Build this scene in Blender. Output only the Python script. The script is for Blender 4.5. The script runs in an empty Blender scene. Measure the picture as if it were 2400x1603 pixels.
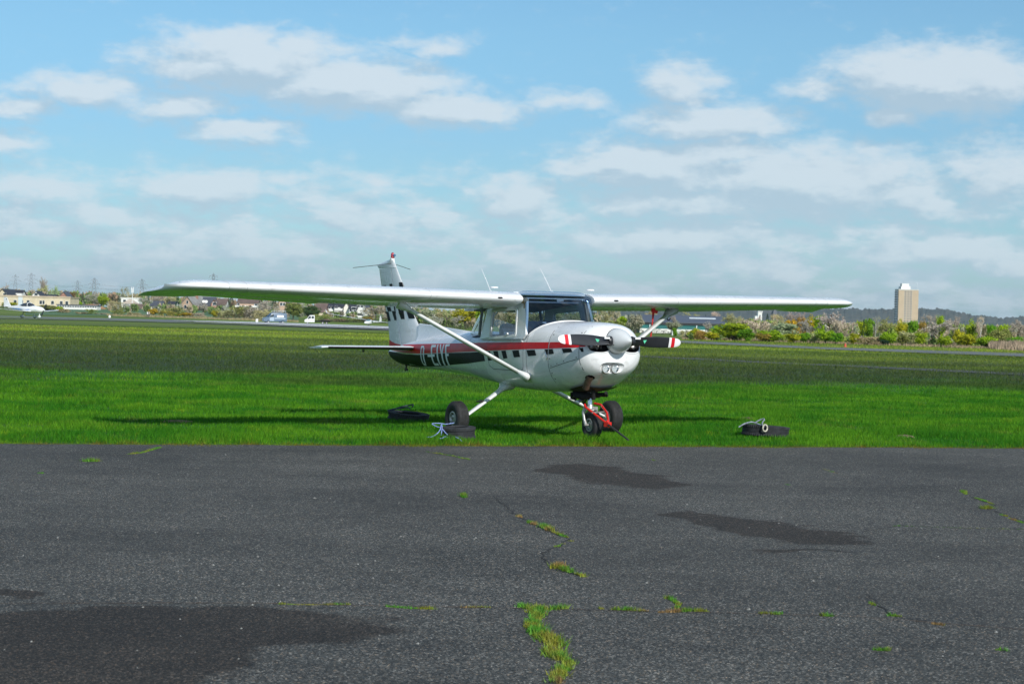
import bpy, bmesh, math, random
import numpy as np
from mathutils import Vector, Matrix
from mathutils.bvhtree import BVHTree
R = math.radians
SC = bpy.context.scene
COL = SC.collection
# ------------------------------------------------------------------ camera
F, CH = 4623.8, 1.518
CAM_R = Vector((.999666537, .000313868, .02582086))
CAM_U = Vector((-.02582277, .01215066, .99959269))
CAM_D = Vector((0, .999926129, -.0121547088))
cam = bpy.data.cameras.new('camera'); cam_ob = bpy.data.objects.new('camera', cam); COL.objects.link(cam_ob)
cam.sensor_width = 36; cam.lens = F / 2400 * 36; cam.clip_start = .1; cam.clip_end = 40000
m = Matrix((CAM_R, CAM_U, -CAM_D)).transposed().to_4x4(); m.translation = (0, 0, CH); cam_ob.matrix_world = m
cam.dof.use_dof = True; cam.dof.focus_distance = 25; cam.dof.aperture_fstop = 9
SC.camera = cam_ob
SUN_AZ, SUN_EL = R(26), R(33)          # the sun stands behind the camera, to its right
TO_SUN = Vector((math.sin(SUN_AZ) * math.cos(SUN_EL), -math.cos(SUN_AZ) * math.cos(SUN_EL), math.sin(SUN_EL)))
sun = bpy.data.lights.new('sun', 'SUN'); sun.energy = 4.0; sun.angle = R(.5); sun.color = (1, .965, .90)
sun_ob = bpy.data.objects.new('sun', sun); COL.objects.link(sun_ob)
sun_ob.rotation_euler = TO_SUN.to_track_quat('Z', 'Y').to_euler()
SC.view_settings.view_transform = 'Standard'; SC.view_settings.look = 'None'
SC.view_settings.exposure = 0.12; SC.view_settings.gamma = 1; SC.view_settings.use_curve_mapping = False

def ray(px, py):
    return (CAM_D * F + CAM_R * (px - 1200) - CAM_U * (py - 801.5)).normalized()

# ------------------------------------------------------------------ world: Nishita sky with cumulus
world = bpy.data.worlds.new('World'); SC.world = world; world.use_nodes = True
class NT:
    def __init__(s, nt): s.nt = nt; s.n = nt.nodes; s.l = nt.links
    def new(s, t, **k):
        n = s.n.new(t)
        for a, v in k.items(): setattr(n, a, v)
        return n
    def set(s, sock, v):
        if isinstance(v, bpy.types.NodeSocket): s.l.new(v, sock)
        elif v is not None: sock.default_value = v
    def math(s, op, a, b=None, c=None, clamp=False):
        n = s.new('ShaderNodeMath', operation=op, use_clamp=clamp)
        for i, v in enumerate((a, b, c)):
            if v is not None: s.set(n.inputs[i], v)
        return n.outputs[0]
    def vmath(s, op, a, b=None, c=None):
        n = s.new('ShaderNodeVectorMath', operation=op)
        for i, v in enumerate((a, b, c)):
            if v is not None: s.set(n.inputs[i], v)
        return n.outputs['Value'] if op in ('LENGTH', 'DOT_PRODUCT') else n.outputs[0]
    def noise(s, vec, scale, detail=3, rough=.55, dim='3D', out='Fac', dist=0):
        n = s.new('ShaderNodeTexNoise', noise_dimensions=dim)
        if vec is not None: s.set(n.inputs['Vector'], vec)
        n.inputs['Scale'].default_value = scale; n.inputs['Detail'].default_value = detail
        n.inputs['Roughness'].default_value = rough; n.inputs['Distortion'].default_value = dist
        return n.outputs[out]
    def ramp(s, fac, stops, interp='LINEAR'):
        n = s.new('ShaderNodeValToRGB'); cr = n.color_ramp; cr.interpolation = interp
        while len(cr.elements) < len(stops): cr.elements.new(.5)
        for e, (p, c) in zip(cr.elements, stops):
            e.position = p; e.color = (c, c, c, 1) if not isinstance(c, tuple) else (*c[:3], 1)
        s.set(n.inputs[0], fac); return n.outputs[0]
    def mix(s, f, a, b, typ='MIX'):
        n = s.new('ShaderNodeMix', data_type='RGBA', blend_type=typ)
        s.set(n.inputs[0], f)
        for sock, v in ((n.inputs[6], a), (n.inputs[7], b)):
            s.set(sock, (*v, 1) if isinstance(v, tuple) and len(v) == 3 else v)
        return n.outputs[2]
    def maprange(s, v, a, b, c=0., d=1., smooth=True):
        n = s.new('ShaderNodeMapRange', interpolation_type='SMOOTHSTEP' if smooth else 'LINEAR')
        s.set(n.inputs[0], v)
        for i, x in zip((1, 2, 3, 4), (a, b, c, d)): n.inputs[i].default_value = x
        return n.outputs[0]
def azel(px, py):
    d = ray(px, py); return math.atan2(d.x, d.y), math.asin(d.z)
# cumulus seen in the photograph: centre, half size (px of the photo), strength
CLOUDS = [(1460,360,120,22,.8),(1700,355,190,30,.9),(1350,400,90,40,.8),(2000,420,180,50,.8),(2130,465,90,24,.9),(330,560,260,40,.6),(1000,560,260,40,.6),(1600,560,380,50,.8),(2200,580,300,50,.8),(120,540,180,40,.6),(730,560,200,36,.6),(580,150,240,75,1.0),(820,205,260,60,1.0),(1060,255,150,42,.95),(190,215,170,42,.8),(410,250,120,40,.75),(570,312,120,30,.85),
 (500,90,110,40,.75),(1010,112,100,30,.6),(700,110,110,45,.7),(1600,195,110,55,.75),(1670,285,200,48,.85),(1330,245,110,28,.6),(2190,190,220,75,1.15),(2110,275,70,26,.7),
 (1890,215,70,30,.6),(1540,390,230,60,1.0),(1880,430,330,90,1.0),(1620,470,280,50,.85),(490,435,150,45,1.0),(650,420,90,26,.6),(1210,470,110,48,.9),
 (40,255,90,30,.7),(30,340,70,28,.8),(900,418,130,22,.55),(90,440,160,35,.75),(2150,480,130,36,.75),(2330,420,140,100,.7),(800,470,120,26,.7),
 (1010,480,80,22,.55),(560,560,90,26,.6),(1400,560,110,26,.65),(250,500,180,36,.7),(1950,350,70,22,.5)]
def cloud_group():
    g = bpy.data.node_groups.new('cloud_cover', 'ShaderNodeTree')
    g.interface.new_socket('azel', in_out='INPUT', socket_type='NodeSocketVector')
    g.interface.new_socket('cover', in_out='OUTPUT', socket_type='NodeSocketFloat')
    t = NT(g); i = t.new('NodeGroupInput'); o = t.new('NodeGroupOutput'); v = i.outputs[0]
    # flattened puffs: noise is finer across the height than along the horizon
    st = t.vmath('MULTIPLY', v, (1, 2.1, 1))
    warp = t.vmath('SUBTRACT', t.noise(st, 26, 3, .6, out='Color'), (.5, .5, .5))
    w = t.vmath('MULTIPLY_ADD', warp, (.036, .018, 0), v)
    acc = None
    for cx, cy, rx, ry, s in CLOUDS:
        a, e = azel(cx, cy); rx = rx * 1.55 / F; ry = ry * 1.6 / F
        q = t.vmath('LENGTH', t.vmath('MULTIPLY_ADD', w, (1 / rx, 1 / ry, 0), (-a / rx, -e / ry, 0)))
        x = t.math('MULTIPLY', t.math('SUBTRACT', 1., q, clamp=True), s * 1.75)
        acc = x if acc is None else t.math('MAXIMUM', acc, x)
    sep = t.new('ShaderNodeSeparateXYZ'); t.l.new(v, sep.inputs[0])
    az, el = sep.outputs[0], sep.outputs[1]
    # elsewhere the same broken field goes on; near the horizon the rows close up into a thin veil
    other = t.maprange(t.noise(st, 6.5, 4, .55), .44, .66, 0, 1.0)
    aside = t.maprange(t.math('ABSOLUTE', az), .25, .36)
    above = t.maprange(el, .16, .22)
    acc = t.math('MAXIMUM', acc, t.math('MULTIPLY', other, t.math('MAXIMUM', aside, above)))
    rows = t.noise(t.vmath('MULTIPLY', v, (1, 3.2, 1)), 17, 5, .6)
    veil = t.math('MULTIPLY', t.maprange(el, .098, .040), t.maprange(rows, .34, .60, .22, 1.0))
    acc = t.math('MAXIMUM', acc, veil)
    fine = t.noise(st, 62, 8, .62)
    dens = t.math('MULTIPLY_ADD', t.math('SUBTRACT', fine, .5), 1.5, acc)
    t.l.new(dens, o.inputs[0]); return g
def build_world():
    t = NT(world.node_tree); t.n.clear()
    sky = t.new('ShaderNodeTexSky', sky_type='NISHITA'); sky.sun_disc = False
    sky.sun_elevation = SUN_EL; sky.sun_rotation = math.pi - SUN_AZ
    sky.air_density = 1.0; sky.dust_density = .6; sky.ozone_density = 2.0; sky.altitude = 50
    tc = t.new('ShaderNodeTexCoord'); d = tc.outputs['Generated']
    sep = t.new('ShaderNodeSeparateXYZ'); t.l.new(d, sep.inputs[0])
    az = t.math('ARCTAN2', sep.outputs[0], sep.outputs[1]); el = t.math('ARCSINE', sep.outputs[2])
    cmb = t.new('ShaderNodeCombineXYZ'); t.l.new(az, cmb.inputs[0]); t.l.new(el, cmb.inputs[1])
    g = cloud_group()
    def cover(vec):
        n = t.new('ShaderNodeGroup', node_tree=g); t.l.new(vec, n.inputs[0]); return n.outputs[0]
    c0 = cover(cmb.outputs[0]); c1 = cover(t.vmath('ADD', cmb.outputs[0], (.006, .010, 0)))
    alpha = t.maprange(c0, .04, 1.08)
    lit = t.maprange(t.math('SUBTRACT', c0, c1), -.42, .52)       # the side towards the sun is the bright one
    ccol = t.mix(lit, (4.3, 5.4, 6.3), (6.9, 7.5, 7.9))
    fade = t.maprange(el, .0, .13, .0, .25)
    ccol = t.mix(t.math('SUBTRACT', .30, fade), ccol, (5.7, 7.5, 9.0))   # far rows lose contrast in the air
    blue = t.mix(1., sky.outputs[0], t.mix(t.maprange(el, .08, .15), t.mix(t.maprange(el, .0, .08), (.64, .96, 1.28), (.57, .82, 1.02)), SKY_TINT), 'MULTIPLY')
    a2 = t.math('MULTIPLY', t.math('MULTIPLY', alpha, .80), t.maprange(el, -.02, .0))
    col = t.mix(a2, blue, ccol)
    bg = t.new('ShaderNodeBackground'); t.l.new(col, bg.inputs[0]); bg.inputs[1].default_value = SKY_STR
    out = t.new('ShaderNodeOutputWorld'); t.l.new(bg.outputs[0], out.inputs[0])
SKY_STR = .100; SKY_TINT = (.65, .92, 1.04)
build_world()

# ------------------------------------------------------------------ helpers
def tag(o, label=None, cat=None, group=None, kind=None):
    for k, v in (('label', label), ('category', cat), ('group', group), ('kind', kind)):
        if v: o[k] = v
    return o
def empty(name, loc=(0, 0, 0), rz=0, label=None, cat=None, group=None):
    o = bpy.data.objects.new(name, None); COL.objects.link(o); o.location = loc; o.rotation_euler = (0, 0, rz)
    o.empty_display_size = .2
    return tag(o, label, cat, group)
def link_mesh(name, me, parent=None):
    o = bpy.data.objects.new(name, me); COL.objects.link(o)
    if parent is not None: o.parent = parent
    return o
def copy_tree(o, parent=None):
    c = o.copy(); COL.objects.link(c)
    if parent is not None: c.parent = parent
    for ch in list(o.children): copy_tree(ch, c)
    return c
class MB:
    """collects geometry of ONE mesh object"""
    def __init__(s): s.v = []; s.f = []; s.m = []; s.mi = 0
    def add(s, vs, fs):
        b = len(s.v); s.v += [tuple(x) for x in vs]
        for f in fs: s.f.append(tuple(b + i for i in f)); s.m.append(s.mi)
        return s
    def box(s, c, size, rot=None):
        h = [x / 2 for x in size]; vs = [Vector((a * h[0], b * h[1], d * h[2])) for a in (-1, 1) for b in (-1, 1) for d in (-1, 1)]
        if rot is not None: vs = [rot @ x for x in vs]
        return s.add([x + Vector(c) for x in vs], [(0,1,3,2),(4,6,7,5),(0,4,5,1),(2,3,7,6),(0,2,6,4),(1,5,7,3)])
    def box2(s, a, b):
        return s.box([(x + y) / 2 for x, y in zip(a, b)], [abs(y - x) for x, y in zip(a, b)])
    def loft(s, rings, closed=True, cap=(True, True), wrap=False):
        n = len(rings[0]); b = len(s.v); s.v += [tuple(p) for r in rings for p in r]
        k = n if closed else n - 1; m = len(rings)
        for i in range(m if wrap else m - 1):
            for j in range(k):
                a, c = i * n, ((i + 1) % m) * n
                s.f.append((b + a + j, b + a + (j + 1) % n, b + c + (j + 1) % n, b + c + j)); s.m.append(s.mi)
        if closed and not wrap:
            if cap[0]: s.f.append(tuple(b + j for j in reversed(range(n)))); s.m.append(s.mi)
            if cap[1]: s.f.append(tuple(b + (m - 1) * n + j for j in range(n))); s.m.append(s.mi)
        return s
    def tube(s, pts, rad, n=10, cap=True, flat=None):
        pts = [Vector(p) for p in pts]; rad = rad if isinstance(rad, (list, tuple)) else [rad] * len(pts)
        rings = []; up = None
        for i, p in enumerate(pts):
            t = (pts[min(i + 1, len(pts) - 1)] - pts[max(i - 1, 0)]).normalized()
            if up is None: up = t.orthogonal().normalized()
            up = (up - t * up.dot(t)).normalized(); w = t.cross(up)
            rings.append([p + (up * math.cos(a) + w * math.sin(a)) * rad[i] for a in [2 * math.pi * j / n for j in range(n)]])
        return s.loft(rings, True, (cap, cap))
    def lathe(s, prof, n=24, M=None):
        """profile of (radius, height) about local Z, placed by M"""
        M = M or Matrix()
        rings = [[M @ Vector((r * math.cos(a), r * math.sin(a), h)) for a in [2 * math.pi * j / n for j in range(n)]] for r, h in prof]
        return s.loft(rings, True, (prof[0][0] > 1e-4 and False, False))
    def disc(s, c, nrm, r, n=16):
        q = Vector(nrm).to_track_quat('Z', 'Y')
        return s.add([Vector(c) + q @ Vector((r * math.cos(a), r * math.sin(a), 0)) for a in [2 * math.pi * j / n for j in range(n)]], [tuple(range(n))])
    def ball(s, c, r, n=12, sc=(1, 1, 1)):
        rings = []
        for i in range(1, n // 2):
            ph = math.pi * i / (n // 2) - math.pi / 2
            rings.append([(c[0] + r * sc[0] * math.cos(ph) * math.cos(2 * math.pi * j / n), c[1] + r * sc[1] * math.cos(ph) * math.sin(2 * math.pi * j / n), c[2] + r * sc[2] * math.sin(ph)) for j in range(n)])
        return s.loft(rings)
    def mesh(s, name, mats, smooth=None):
        me = bpy.data.meshes.new(name); me.from_pydata(s.v, [], s.f)
        for mt in (mats if isinstance(mats, (list, tuple)) else [mats]): me.materials.append(mt)
        if any(s.m): me.polygons.foreach_set('material_index', s.m)
        bm = bmesh.new(); bm.from_mesh(me); bmesh.ops.remove_doubles(bm, verts=bm.verts, dist=1e-5)
        bmesh.ops.recalc_face_normals(bm, faces=bm.faces); bm.to_mesh(me); bm.free()
        if smooth is not None:
            me.polygons.foreach_set('use_smooth', [True] * len(me.polygons))
            if smooth < 180: me.set_sharp_from_angle(angle=R(smooth))
        me.update(); return me
    def build(s, name, mats, parent=None, smooth=None):
        return link_mesh(name, s.mesh(name, mats, smooth), parent)
def rot_to(a, b):      # matrix placing local Z along a->b at a
    a, b = Vector(a), Vector(b); m_ = (b - a).to_track_quat('Z', 'Y').to_matrix().to_4x4(); m_.translation = a; return m_

# ------------------------------------------------------------------ materials
MATS = {}
def mat(name, col, rough=.5, metal=0, spec=.5, var=0, vscale=8, bump=0, bscale=60, coat=0, emit=None, alpha=1, dirt=None):
    if name in MATS: return MATS[name]
    mt = bpy.data.materials.new(name); mt.use_nodes = True; t = NT(mt.node_tree)
    p = t.n['Principled BSDF']; p.inputs['Roughness'].default_value = rough; p.inputs['Metallic'].default_value = metal
    p.inputs['Specular IOR Level'].default_value = spec; p.inputs['Coat Weight'].default_value = coat; p.inputs['Coat Roughness'].default_value = .06
    tc = t.new('ShaderNodeTexCoord').outputs['Object']
    c = (*col, 1)
    if var:
        n = t.noise(tc, vscale, 5, .6)
        c = t.mix(t.maprange(n, .3, .7), tuple(x * (1 - var) for x in col), tuple(min(1, x * (1 + var)) for x in col))
    if dirt:
        n = t.noise(t.vmath('MULTIPLY', tc, (1.5, 6, 9)), 1.6, 6, .65)
        c = t.mix(t.math('MULTIPLY', t.maprange(n, .52, .78), dirt), c, (.30, .28, .24))
        t.l.new(t.maprange(t.noise(tc, 3, 4), .3, .7, rough * .8, rough * 1.5), p.inputs['Roughness'])
    t.set(p.inputs['Base Color'], c)
    if bump:
        b = t.new('ShaderNodeBump'); b.inputs['Strength'].default_value = bump; b.inputs['Distance'].default_value = .01
        t.l.new(t.noise(tc, bscale, 4), b.inputs['Height']); t.l.new(b.outputs[0], p.inputs['Normal'])
    if emit: p.inputs['Emission Color'].default_value = (*emit[0], 1); p.inputs['Emission Strength'].default_value = emit[1]
    MATS[name] = mt; return mt
def glass(name, tint, rough=.03, refl=1.0):
    mt = bpy.data.materials.new(name); mt.use_nodes = True; t = NT(mt.node_tree); t.n.clear()
    tr = t.new('ShaderNodeBsdfTransparent'); tr.inputs[0].default_value = (*tint, 1)
    gl = t.new('ShaderNodeBsdfGlossy'); gl.inputs['Roughness'].default_value = rough
    fr = t.new('ShaderNodeLayerWeight'); fr.inputs[0].default_value = .5
    sch = t.math('MULTIPLY_ADD', t.math('POWER', fr.outputs['Facing'], 5.), .95, .045)
    mx = t.new('ShaderNodeMixShader'); t.l.new(t.math('MULTIPLY', sch, refl, clamp=True), mx.inputs[0])
    t.l.new(tr.outputs[0], mx.inputs[1]); t.l.new(gl.outputs[0], mx.inputs[2])
    o = t.new('ShaderNodeOutputMaterial'); t.l.new(mx.outputs[0], o.inputs[0]); return mt
PAINT = mat('white_paint', (.78, .79, .79), .22, coat=.5, dirt=.42)
RED = mat('red_paint', (.62, .010, .016), .38, spec=.22, var=.10)
BLACK = mat('black_paint', (.008, .010, .011), .5, spec=.14)
LETTER = mat('letter_paint', (.80, .83, .83), .4)
GREY = mat('grey_paint', (.40, .42, .42), .4, var=.1)
SEAM = mat('panel_seam', (.05, .06, .06), .7)
RUBBER = mat('tyre_rubber', (.022, .022, .023), .75, var=.35, vscale=20, bump=.3, bscale=90)
RUBBER_OLD = mat('old_tyre_rubber', (.028, .03, .034), .8, var=.4, vscale=14, bump=.5, bscale=120)
CHROME = mat('bright_metal', (.75, .76, .77), .18, 1)
ALU = mat('cast_aluminium', (.45, .44, .42), .45, .7, var=.25, vscale=30)
DARK = mat('dark_void', (.008, .008, .009), .8)
DARKMETAL = mat('oily_dark_metal', (.05, .045, .04), .5, .5, var=.4, vscale=25)
RUST = mat('heat_stained_pipe', (.16, .10, .08), .55, .4, var=.35, vscale=20)
TOWRED = mat('red_enamel', (.62, .02, .012), .3, coat=.3)
BLADE = mat('black_blade', (.02, .022, .026), .38, var=.15)
SPIN = mat('spinner_paint', (.62, .64, .64), .28, coat=.3, dirt=.15)
TAN = mat('tan_trim', (.42, .31, .19), .7, var=.2)
SEAT = mat('seat_cloth', (.10, .13, .17), .85, var=.2)
CABIN = mat('cabin_lining', (.06, .07, .085), .8, var=.2)
LINER = mat('cabin_headliner', (.20, .22, .25), .8)
WHITE = mat('white_enamel', (.8, .8, .8), .35)
ROPE = mat('blue_white_rope', (.20, .27, .52), .85, var=.5, vscale=70)
CHAINM = mat('pale_ring', (.50, .47, .38), .6, var=.3, vscale=30)
WGLASS = glass('windshield_glass', (.42, .53, .65), .02, 1.2)
SGLASS = glass('window_glass', (.90, .93, .94), .02, 1.0)
LENS = glass('lamp_lens', (.95, .97, .97), .02, 1.5)
PANE = mat('window_pane', (.03, .04, .05), .08, spec=.8)
# ================================================================== terrain
def gz(Y):
    return float(np.interp(Y, [-100, 60, 255, 520, 720, 2600, 12000], [0, 0, -.15, -1.40, 1.25, 2.0, 6.0]))
def at(px, py, Y):
    d = ray(px, py); return Vector((d.x / d.y * Y, Y, CH + d.z / d.y * Y))
def ground_at(px, py, dz=0):
    lo, hi = 2., 11000.
    d = ray(px, py)
    Y = lo
    while Y < hi:
        Yn = Y * 1.01
        if CH + d.z / d.y * Yn <= gz(Yn): break
        Y = Yn
    a, b_ = Y, Y * 1.01
    for _ in range(30):
        m_ = (a + b_) / 2
        if CH + d.z / d.y * m_ <= gz(m_): b_ = m_
        else: a = m_
    return Vector((d.x / d.y * a, a, gz(a) + dz))
EN = Vector((-.316, .949)); ES = 22.05            # normal and offset of the asphalt's far edge
def edge_s(x, y): return EN.x * x + EN.y * y
def pos_nodes(t):
    g = t.new('ShaderNodeNewGeometry').outputs['Position']
    sp = t.new('ShaderNodeSeparateXYZ'); t.l.new(g, sp.inputs[0])
    s = t.math('ADD', t.math('MULTIPLY', sp.outputs[0], EN.x), t.math('MULTIPLY', sp.outputs[1], EN.y))
    return g, sp.outputs[0], sp.outputs[1], s
def grass_colour(t, blade=False):
    """lush mown verge beside the asphalt, duller, darker grass behind it, paler strips by the runway"""
    g, x, y, s = pos_nodes(t)
    flat = t.vmath('MULTIPLY', g, (1, 1, 0))
    n1 = t.noise(flat, .55, 4, .6); n2 = t.noise(flat, 3.2, 4, .62); n3 = t.noise(flat, .16, 3, .55)
    lush = t.mix(t.maprange(n1, .36, .66), (.024, .138, .005), (.078, .220, .008))
    lush = t.mix(t.math('MULTIPLY', t.maprange(n2, .55, .75), .55), lush, (.22, .27, .016))
    lush = t.mix(t.math('MULTIPLY', t.maprange(n2, .50, .28), .45), lush, (.012, .070, .004))
    lush = t.mix(t.math('MULTIPLY', t.maprange(t.noise(flat, .9, 5, .68), .55, .70), .55), lush, (.15, .17, .03))
    dull = t.mix(t.maprange(n2, .34, .66), (.026, .052, .015), (.056, .092, .027))
    dull = t.mix(t.math('MULTIPLY', t.maprange(n1, .50, .68), .6), dull, (.060, .058, .030))
    dull = t.mix(t.math('MULTIPLY', t.maprange(n3, .52, .64), .5), dull, (.030, .075, .010))
    band = t.noise(t.vmath('MULTIPLY', flat, (.006, .05, 0)), 1.0, 3, .6)
    far = t.mix(t.maprange(band, .36, .62), (.085, .140, .022), (.20, .275, .036))
    far = t.mix(t.math('MULTIPLY', t.maprange(t.noise(t.vmath('MULTIPLY', flat, (.01, .11, 0)), 1.0, 3, .6), .52, .68), .6), far, (.17, .15, .06))
    verge = t.maprange(t.math('ADD', s, t.math('MULTIPLY', t.math('SUBTRACT', n3, .5), 44.)), 35., 54.)
    c = t.mix(verge, lush, dull)
    ff = t.maprange(t.math('ADD', y, t.math('MULTIPLY', t.math('SUBTRACT', n3, .5), 50.)), 55., 130.)
    c = t.mix(ff, c, far)
    # mossy, dry rim along the asphalt
    rim = t.maprange(t.math('ADD', s, t.math('MULTIPLY', t.math('SUBTRACT', n2, .5), .9)), ES + .50, ES + .0)
    c = t.mix(t.math('MULTIPLY', rim, .7), c, t.mix(t.maprange(n2, .42, .60), (.16, .085, .022), (.13, .14, .010)))
    return c, g, x, y, s
def grass_material(name, blade):
    mt = bpy.data.materials.new(name); mt.use_nodes = True; t = NT(mt.node_tree); p = t.n['Principled BSDF']
    c, g, x, y, s = grass_colour(t, blade)
    if blade:
        ri = t.new('ShaderNodeNewGeometry').outputs['Random Per Island']
        c = t.mix(1., c, t.ramp(ri, [(0, (.75, .80, .7)), (.45, (1.25, 1.25, 1)), (.85, (1.7, 1.6, 1.3)), (.97, (2.6, 2.0, 2.4))]), 'MULTIPLY')
        p.inputs['Subsurface Weight'].default_value = 0
        tr = t.new('ShaderNodeBsdfTranslucent'); t.l.new(c, tr.inputs[0]); mx = t.new('ShaderNodeMixShader'); mx.inputs[0].default_value = .35
        t.l.new(p.outputs[0], mx.inputs[1]); t.l.new(tr.outputs[0], mx.inputs[2]); t.l.new(mx.outputs[0], t.n['Material Output'].inputs[0])
    else:
        fine = t.noise(t.vmath('MULTIPLY', g, (1, 1, 1)), 9, 5, .7)
        c = t.mix(t.maprange(fine, .3, .7), t.mix(1., c, (.55, .6, .5), 'MULTIPLY'), c)
        b = t.new('ShaderNodeBump'); b.inputs['Strength'].default_value = .8; b.inputs['Distance'].default_value = .05
        t.l.new(t.noise(g, 16, 5, .7), b.inputs['Height']); t.l.new(b.outputs[0], p.inputs['Normal'])
    t.l.new(c, p.inputs['Base Color']); p.inputs['Roughness'].default_value = .75; p.inputs['Specular IOR Level'].default_value = .2
    return mt
GRASS = grass_material('meadow', False); BLADES = grass_material('grass_blades', True)
ysl = [-60, -20, 0, 10, 20, 30, 45, 60, 90, 130, 180, 255, 320, 420, 520, 570, 620, 670, 720, 900, 1300, 2000, 2600, 4000, 7000, 12000]
xsl = [-9000, -4000, -1500, -500, -150, -60, -20, 0, 20, 60, 150, 500, 1500, 4000, 9000]
b = MB(); b.loft([[(x, y, gz(y)) for x in xsl] for y in ysl], False); tag(b.build('ground', GRASS), kind='structure')

# ---- asphalt apron --------------------------------------------------------------------
def asphalt():
    mt = bpy.data.materials.new('asphalt'); mt.use_nodes = True; t = NT(mt.node_tree); p = t.n['Principled BSDF']
    g, x, y, s = pos_nodes(t); flat = t.vmath('MULTIPLY', g, (1, 1, 0))
    v = t.new('ShaderNodeTexVoronoi', voronoi_dimensions='2D'); v.inputs['Scale'].default_value = 135; v.inputs['Randomness'].default_value = 1; t.l.new(flat, v.inputs['Vector'])
    sep = t.new('ShaderNodeSeparateColor'); t.l.new(v.outputs['Color'], sep.inputs[0])
    big = t.noise(flat, .35, 5, .6); mid = t.noise(flat, 2.2, 4, .6)
    streak = t.noise(t.vmath('MULTIPLY', flat, (.12, .9, 0)), 1.0, 4, .6)
    base = t.ramp(sep.outputs[0], [(0, (.012, .013, .012)), (.45, (.036, .039, .036)), (.78, (.088, .090, .080)), (.92, (.17, .163, .142)), (.985, (.44, .42, .37))], 'LINEAR')
    v2 = t.new('ShaderNodeTexVoronoi', voronoi_dimensions='2D'); v2.inputs['Scale'].default_value = 52; t.l.new(flat, v2.inputs['Vector'])
    s2 = t.new('ShaderNodeSeparateColor'); t.l.new(v2.outputs['Color'], s2.inputs[0])
    coarse = t.math('MULTIPLY', t.maprange(v2.outputs['Distance'], .42, .30), t.maprange(s2.outputs[0], .62, .66))     # larger stones showing in the binder
    base = t.mix(t.math('MULTIPLY', coarse, .85), base, t.ramp(s2.outputs[1], [(0, (.030, .033, .032)), (.5, (.095, .097, .090)), (.85, (.17, .15, .12)), (1, (.30, .29, .26))]))
    base = t.mix(t.maprange(sep.outputs[1], .82, .95), base, t.mix(1., base, (1.35, 1.05, .80), 'MULTIPLY'))
    k = t.math('MULTIPLY_ADD', t.math('SUBTRACT', big, .5), 1.35, .88); k = t.math('MULTIPLY_ADD', t.math('SUBTRACT', mid, .5), .65, k); k = t.math('MULTIPLY_ADD', t.math('SUBTRACT', streak, .5), .55, k)
    cm = t.new('ShaderNodeCombineXYZ'); [t.l.new(k, cm.inputs[i]) for i in range(3)]
    base = t.mix(1., base, cm.outputs[0], 'MULTIPLY')
    # damp stains left by drying puddles: centre, right end, far end (points of the ground)
    wob = t.vmath('MULTIPLY_ADD', t.vmath('SUBTRACT', t.noise(flat, 1.1, 4, .6, out='Color'), (.5, .5, .5)), (1.1, 1.5, 0), flat)
    acc = None
    for c_, a_, b2 in (((1440, 1117), (1585, 1130), (1400, 1095)), ((1370,1108),(1455,1112),(1360,1097)), ((1800, 1240), (2020, 1262), (1740, 1208)), ((1650,1213),(1760,1225),(1640,1200)), ((70, 1392), (185, 1393), (70, 1378)),
                       ((430, 1470), (905, 1462), (430, 1415)), ((150, 1530), (620, 1490), (130, 1430)), ((60, 1610), (380, 1570), (40, 1500)), ((1900,1300),(2040,1304),(1890,1296))):
        c0, a0, b0 = (ground_at(*q).xy for q in (c_, a_, b2)); u, w = a0 - c0, b0 - c0; inv = Matrix(((u.x, w.x), (u.y, w.y))).inverted()
        q = t.vmath('SUBTRACT', wob, (c0.x, c0.y, 0))
        cc = t.new('ShaderNodeCombineXYZ')
        for i in range(2): t.l.new(t.vmath('DOT_PRODUCT', q, (inv[i][0], inv[i][1], 0)), cc.inputs[i])
        f = t.maprange(t.vmath('LENGTH', cc.outputs[0]), 1.10, .92); acc = f if acc is None else t.math('MAXIMUM', acc, f)
    base = t.mix(t.math('MULTIPLY', acc, .92), base, t.mix(1., base, (.40, .335, .295), 'MULTIPLY'))
    rust = t.maprange(t.noise(flat, 5, 5, .7), .72, .80)
    base = t.mix(t.math('MULTIPLY', rust, .3), base, (.10, .075, .055))
    t.l.new(base, p.inputs['Base Color']); t.l.new(t.math('SUBTRACT', .80, t.math('MULTIPLY', acc, -.08)), p.inputs['Roughness']); p.inputs['Specular IOR Level'].default_value = .35
    bp = t.new('ShaderNodeBump'); bp.inputs['Strength'].default_value = .55; bp.inputs['Distance'].default_value = .004
    t.l.new(t.math('ADD', t.math('MULTIPLY', v.outputs['Distance'], -1.), t.math('MULTIPLY', sep.outputs[2], .6)), bp.inputs['Height']); t.l.new(bp.outputs[0], p.inputs['Normal'])
    return mt
rnd = random.Random(4)
def edge_pt(tt, s): d = Vector((EN.y, -EN.x)); q = EN * s + d * tt; return q.x, q.y
edge = []
tt = -60.; wob = 0
while tt < 60:
    wob = wob * .85 + rnd.uniform(-.04, .04); q = edge_pt(tt, ES + wob + .0008 * tt * 0); edge.append((q[0], q[1], .006)); tt += .12 if abs(tt) < 14 else 1.
mid_ = [(p[0] + .9 * .316 * 2, p[1] - .9 * 2, .006) for p in edge]
back = [(p[0], -40, .006) for p in edge]
b = MB(); b.loft([edge, mid_, back], False); apron = tag(b.build('asphalt_apron', asphalt()), kind='structure')

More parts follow.
